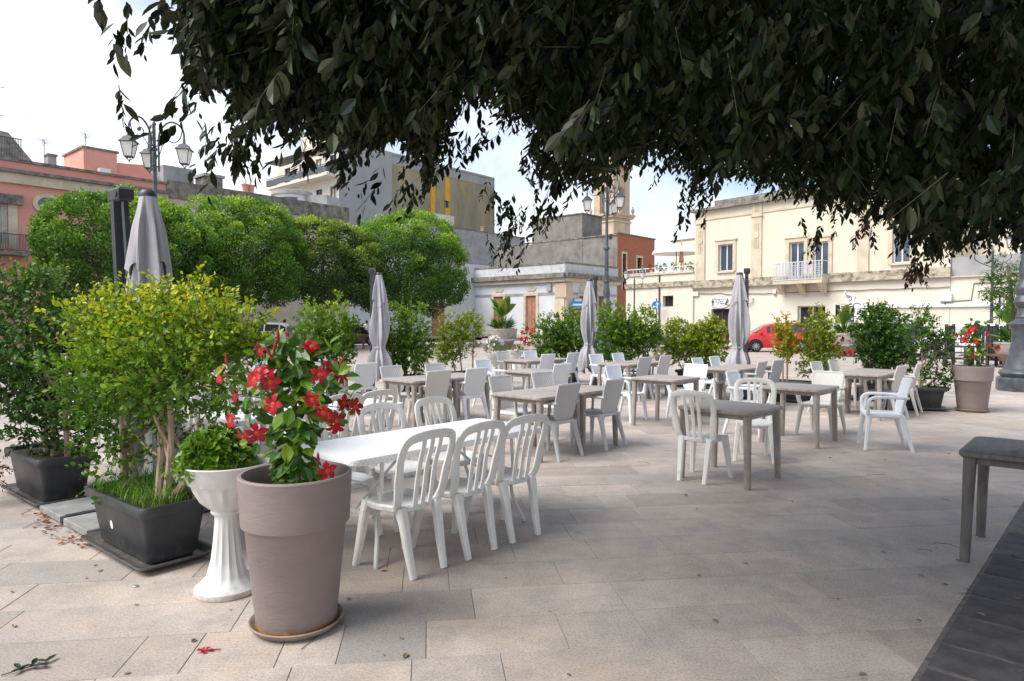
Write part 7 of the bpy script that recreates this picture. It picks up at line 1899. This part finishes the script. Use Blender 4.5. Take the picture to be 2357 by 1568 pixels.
# ------------------------------------------------------------------ the big evergreen over the terrace
CC = np.array([3.4, 3.6]); CR = 5.0
OUT = [(340, -420), (375, -60), (385, 0), (415, 105), (395, 205), (420, 255), (430, 270), (500, 252), (556, 300), (540, 452), (592, 402), (640, 330), (722, 385), (800, 455), (835, 385), (930, 412), (960, 486), (1010, 488), (1062, 420), (1076, 375), (1040, 315), (1052, 228), (1092, 250), (1132, 350), (1165, 318), (1205, 345), (1232, 440), (1150, 505), (1215, 560), (1262, 545), (1330, 478), (1420, 445), (1500, 402), (1556, 455), (1575, 548), (1640, 505), (1685, 440), (1750, 470), (1850, 505), (1880, 610), (1935, 520), (2000, 560), (2080, 625), (2102, 692), (2150, 640), (2250, 610), (2357, 605), (2700, 600), (3200, 560)]
ox = np.array([p[0] for p in OUT], float); oy = np.array([p[1] for p in OUT], float)
o_ = np.argsort(ox, kind='stable'); ox, oy = ox[o_], oy[o_]
def under(a):            # slope of the crown's hanging edge for a bearing
    return (HZ - np.interp(CX + a * F, ox, oy)) / F
def circ(a):
    A = 1 + a * a; B = -2 * (a * CC[0] + CC[1]); C = CC @ CC - CR * CR; dd = np.maximum(B * B - 4 * A * C, 0)
    return (-B - np.sqrt(dd)) / (2 * A), (-B + np.sqrt(dd)) / (2 * A), (B * B - 4 * A * C) > 0
def crown_pts(n, amin, amax, emax, near_bias):
    a = nr.uniform(amin, amax, n); y1, y2, ok = circ(a); y1 = np.maximum(y1, 2.35)
    Yv = y1 + (y2 - y1) * nr.uniform(0, 1, n) ** near_bias
    mg = .07 / Yv; e0 = np.maximum.reduce([under(a - mg), under(a), under(a + mg)]) + .10 / Yv; e = e0 + (emax - e0) * nr.uniform(0, 1, n) ** .88
    P = np.stack([a * Yv, Yv, EYE + e * Yv], 1)
    r_ = np.hypot(P[:, 0] - CC[0], P[:, 1] - CC[1]); dome = 3.4 + 3.6 * np.sqrt(np.clip(1 - (r_ / (CR + .15)) ** 2, 0, 1))
    k = ok & (y2 > y1 + .05) & (P[:, 2] < dome) & (P[:, 2] > 1.72) & (e > e0)
    return P[k]
tree = thing('evergreen_tree', 'huge dark evergreen tree whose hanging crown fills the top right', 'tree', (CC[0], CC[1], 0))
off = np.array([CC[0], CC[1], 0.0])
S1 = crown_pts(17000, -.545, .95, .56, .9)
# sparse hanging sprays that break the edge
extra = []
for (px, py, Y, k) in ((385, 330, 2.7, 2), (400, 300, 2.7, 2), (360, 130, 2.6, 3), (365, 60, 2.6, 3), (370, 235, 2.6, 4), (555, 330, 3.1, 5), (575, 370, 3.1, 5), (690, 350, 3.4, 4), (1110, 320, 5.0, 4), (1210, 400, 5.8, 5), (1500, 400, 5.6, 4), (1060, 380, 4.6, 5), (1150, 560, 6.3, 9), (1165, 600, 6.3, 5), (1190, 520, 6.3, 9), (1135, 500, 6.2, 5), (1240, 520, 6.2, 8), (560, 400, 3.1, 8), (1575, 520, 5.6, 6), (2100, 650, 7.6, 12), (1880, 570, 7.2, 8), (960, 470, 4.6, 6), (365, 205, 2.6, 4), (800, 430, 3.9, 6), (1990, 560, 7.4, 6)):
    p = np.array(W(px, py, Y)); extra.append(p + nr.normal(size=(k, 3)) * np.array([.09, .12, .07]))
S1 = np.concatenate([S1] + extra)
def hang(S, n_l, tw, L, Wd):
    rad = np.stack([S[:, 0] - CC[0], S[:, 1] - CC[1], np.zeros(len(S))], 1); rad = unit(rad)
    Dv = unit(np.array([0, 0, -1.0]) + rad * nr.uniform(0, .9, (len(S), 1)) + nr.normal(size=S.shape) * .28)
    ln = tw
    S0 = S - Dv * ln
    P, T, N, Ls, Ws, sg, ti, tt = sprays(S0, Dv, n_l, tw, L, Wd, droop=.15, lj=.48)
    T[:, 2] -= .55; N = unit(nr.normal(size=N.shape) + rad[ti] * .6 + np.array([0, 0, .4]))
    return P, T, N, Ls, Ws, sg, ti
P, T, N, Ls, Ws, sg, ti = hang(S1, 10, .21, .069, .030)
twr = nr.uniform(0, 1, len(S1))
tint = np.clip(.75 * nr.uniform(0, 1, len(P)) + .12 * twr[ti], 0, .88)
# withered brown twigs
dead_c = np.array([W(2090, 640, 7.6), W(2110, 670, 7.6), W(1960, 520, 7.3), W(1985, 545, 7.3), W(2180, 480, 6.8), W(2280, 500, 6.5), W(1310, 190, 4.2), W(1250, 250, 4.6), W(2080, 560, 7.4), W(1930, 470, 7.2), W(2060, 600, 7.4)])
dd = np.min(np.linalg.norm(S1[:, None, :] - dead_c[None], axis=2), axis=1); deadS = dd < .22
dm = deadS[ti]
tag(leaves('dead_leaves', P[dm] - off, T[dm], N[dm], Ls[dm], Ws[dm] * .8, nr.uniform(0, 1, dm.sum()), M['leaf_dead'], tree), 'withered brown leaf bunches', kind='stuff')
P, T, N, Ls, Ws, tint = [a[~dm] for a in (P, T, N, Ls, Ws, tint)]
px_ = CX + P[:, 0] / P[:, 1] * F; py_ = HZ - (P[:, 2] - EYE) / P[:, 1] * F
vis = (px_ > 0) & (px_ < 2357) & (py_ > 0)
score = np.where(vis, Ls / P[:, 1], 0); top = np.argsort(-score)[:300]
ms = np.zeros(len(P), bool); ms[top] = True
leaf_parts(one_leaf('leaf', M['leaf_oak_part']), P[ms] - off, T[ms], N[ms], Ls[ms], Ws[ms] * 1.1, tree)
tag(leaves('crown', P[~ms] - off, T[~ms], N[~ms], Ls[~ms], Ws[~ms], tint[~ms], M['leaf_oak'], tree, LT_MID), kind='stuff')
twig_mesh(sg[::3] - off, .0024, M['twig'], 'twigs', tree)['kind'] = 'stuff'
# the rest of the crown, above and behind us
n = 6500; r_ = CR * np.sqrt(nr.uniform(0, 1, n)); a = nr.uniform(0, 6.283, n); x, y = r_ * np.cos(a), r_ * np.sin(a)
dome = 3.4 + 3.6 * np.sqrt(np.clip(1 - (r_ / (CR + .15)) ** 2, 0, 1)); lowz = 2.9 + .4 * (1 - (r_ / CR) ** 2)
S2 = np.stack([x + CC[0], y + CC[1], lowz + (dome - lowz) * nr.uniform(0, 1, n) ** .8], 1)
yy = np.maximum(S2[:, 1], .01); inv = (S2[:, 1] > .2) & (np.abs(S2[:, 0] / yy) < 1.15) & ((S2[:, 2] - EYE) / yy < .95)
far_from_eye = np.linalg.norm(S2 - np.array([0, 0, EYE]), axis=1) > 1.8
S2 = S2[(~inv) & far_from_eye]
P, T, N, Ls, Ws, sg, ti = hang(S2, 8, .3, .15, .085)
yl = np.maximum(P[:, 1], .05); kp = ~((P[:, 1] > .1) & (P[:, 0] / yl < -.45) & ((P[:, 2] - EYE) / yl < .75))
P, T, N, Ls, Ws = [a[kp] for a in (P, T, N, Ls, Ws)]
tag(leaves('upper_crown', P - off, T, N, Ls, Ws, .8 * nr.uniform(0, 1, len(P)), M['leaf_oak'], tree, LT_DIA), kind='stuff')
q = MB(); q.tube(arc([(0, 0, -.02), (.03, 0, .4), (.0, .02, 1.6), (-.05, 0, 2.6), (0, 0, 4.2)], 4), [.42, .36, .32, .30, .28, .27, .26, .26, .25, .24, .23, .22, .20, .17, .14, .11, .08], k=14); q.build('trunk', M['bark'], tree, True)
for k in range(13):
    an = k * 2.399; rr = CR * (.62 + .3 * (k % 3) / 3); z1 = 3.6 + 1.3 * ((k * 7) % 5) / 5
    l_ = MB(); pth = arc([(0, 0, 2.0 + .12 * k), (math.cos(an) * rr * .4, math.sin(an) * rr * .4, z1 + .2), (math.cos(an + .12) * rr * .8, math.sin(an + .12) * rr * .8, z1 + .1), (math.cos(an + .2) * rr, math.sin(an + .2) * rr, z1 - .55)], 5)
    l_.tube(pth, [.12 * (1 - .8 * i / len(pth)) + .01 for i in range(len(pth))], k=7); l_.build('limb', M['bark'], tree, True)

# ------------------------------------------------------------------ litter on the paving
FL = []
for v in range(3):
    me = bpy.data.meshes.new('fallen_leaf'); vv = LT_FULL[0].copy(); vv[:, 2] = np.abs(vv[:, 0]) * (.3 + .3 * v) + .25 * (vv[:, 1] - .5) ** 2 * v
    me.from_pydata([tuple(p) for p in vv], [], LT_FULL[1]); me.materials.append(M['fallen']); me.update(); FL.append(me)
def litter(x, y, L, label, group):
    o = ob('fallen_leaf', FL[rnd.randrange(3)], None, (x, y, .003), rnd.uniform(0, 6.28)); o.scale = (L * .45, L, L * .45); tag(o, label, 'leaf', group)
for i in range(76):
    Y = rnd.uniform(2.5, 6.5) if i < 56 else rnd.uniform(6, 10); X = rnd.uniform(-.76, .72) * Y
    litter(X, Y, rnd.uniform(.025, .055), 'small dry leaf lying on the pale paving', 'dry leaves scattered on the paving')
hp = []
for i in range(90):
    p = Vector((-3.9, 5.6, 0)).lerp(Vector((-2.9, 4.72, 0)), rnd.random()) + Vector((rnd.gauss(-.07, .06), rnd.gauss(-.07, .06), 0))
    hp.append((p.x, p.y, .004 + .012 * rnd.random()))
k = len(hp); tag(leaves('leaf_heap', np.array(hp), np.concatenate([unit(nr.normal(size=(k, 2))), nr.uniform(-.1, .25, (k, 1))], 1), nr.normal(size=(k, 3)) * .35 + np.array([0, 0, 1.0]), nr.uniform(.03, .055, k), nr.uniform(.013, .024, k), nr.uniform(0, 1, k), M['leaf_dry_red'], None), 'rusty dry leaves heaped along the umbrella base slabs', 'leaves', kind='stuff')
for i in range(12):
    p = LP + LD * rnd.uniform(0, 3) - LN * rnd.uniform(.1, 1.0); litter(p.x, p.y, rnd.uniform(.035, .06), 'pale dry leaf lying on the dark paving', 'leaves on the dark paving')
for i in range(16):
    Y = rnd.uniform(2.7, 8); X = rnd.uniform(-.5, .7) * Y; a = rnd.uniform(0, 3.14); l_ = rnd.uniform(.04, .12)
    q = MB(); q.tube([(-l_ * math.cos(a), -l_ * math.sin(a), .004), (.01, .012, .006), (l_ * math.cos(a + .3), l_ * math.sin(a + .3), .004)], .0018, k=4); o = q.build('twig', M['twig']); o.location = (X, Y, 0); tag(o, 'thin dark twig lying on the paving', 'twig', 'twigs scattered on the paving')
p = W(463, 740, 3.2); 
fz = MB()
for k in range(5):
    a = k * 1.2; fz.add([(0, 0, .004), (.03 * math.cos(a - .5), .022 * math.sin(a - .5), .016), (.045 * math.cos(a), .03 * math.sin(a), .003 + .008 * (k % 2)), (.03 * math.cos(a + .5), .022 * math.sin(a + .5), .012)], [(0, 1, 2, 3)])
fz.tube([(.02, 0, .008), (.07, .012, .006)], .003, k=5); o = fz.build('fallen_flower', M['petal']); o.location = (p.x, 3.2, 0); tag(o, 'single red flower fallen on the paving at lower left', 'flower')
t = thing('leafy_twig', 'fallen green leafy twig at the lower left corner', 'twig', (W(35, 740, 3.02).x, 3.02, 0))
q = MB(); q.tube([(-.06, -.05, .006), (.0, .0, .01), (.08, .06, .012)], .0025, k=5); q.build('stalk', M['twig'], t)
LO = one_leaf('leaf', M['leaf_oak_part']); k = 9
leaf_parts(LO, np.array([(-.02 + .012 * i, -.015 + .010 * i, .012) for i in range(k)]), np.array([(math.cos(i * 1.9 + .6), math.sin(i * 1.9 + .6), .12) for i in range(k)]), np.array([(.1, .1, 1.0)] * k), np.full(k, .065), np.full(k, .026), t)
p = W(303, 740, 2464 / 617.0); q = MB(); q.lathe([(.016, 0), (.016, .005), (.013, .007)], 12); o = q.build('bottle_cap', M['rim']); o.location = (p.x, p.y, .001); tag(o, 'small crushed metal bottle cap on the paving at left', 'bottle cap')
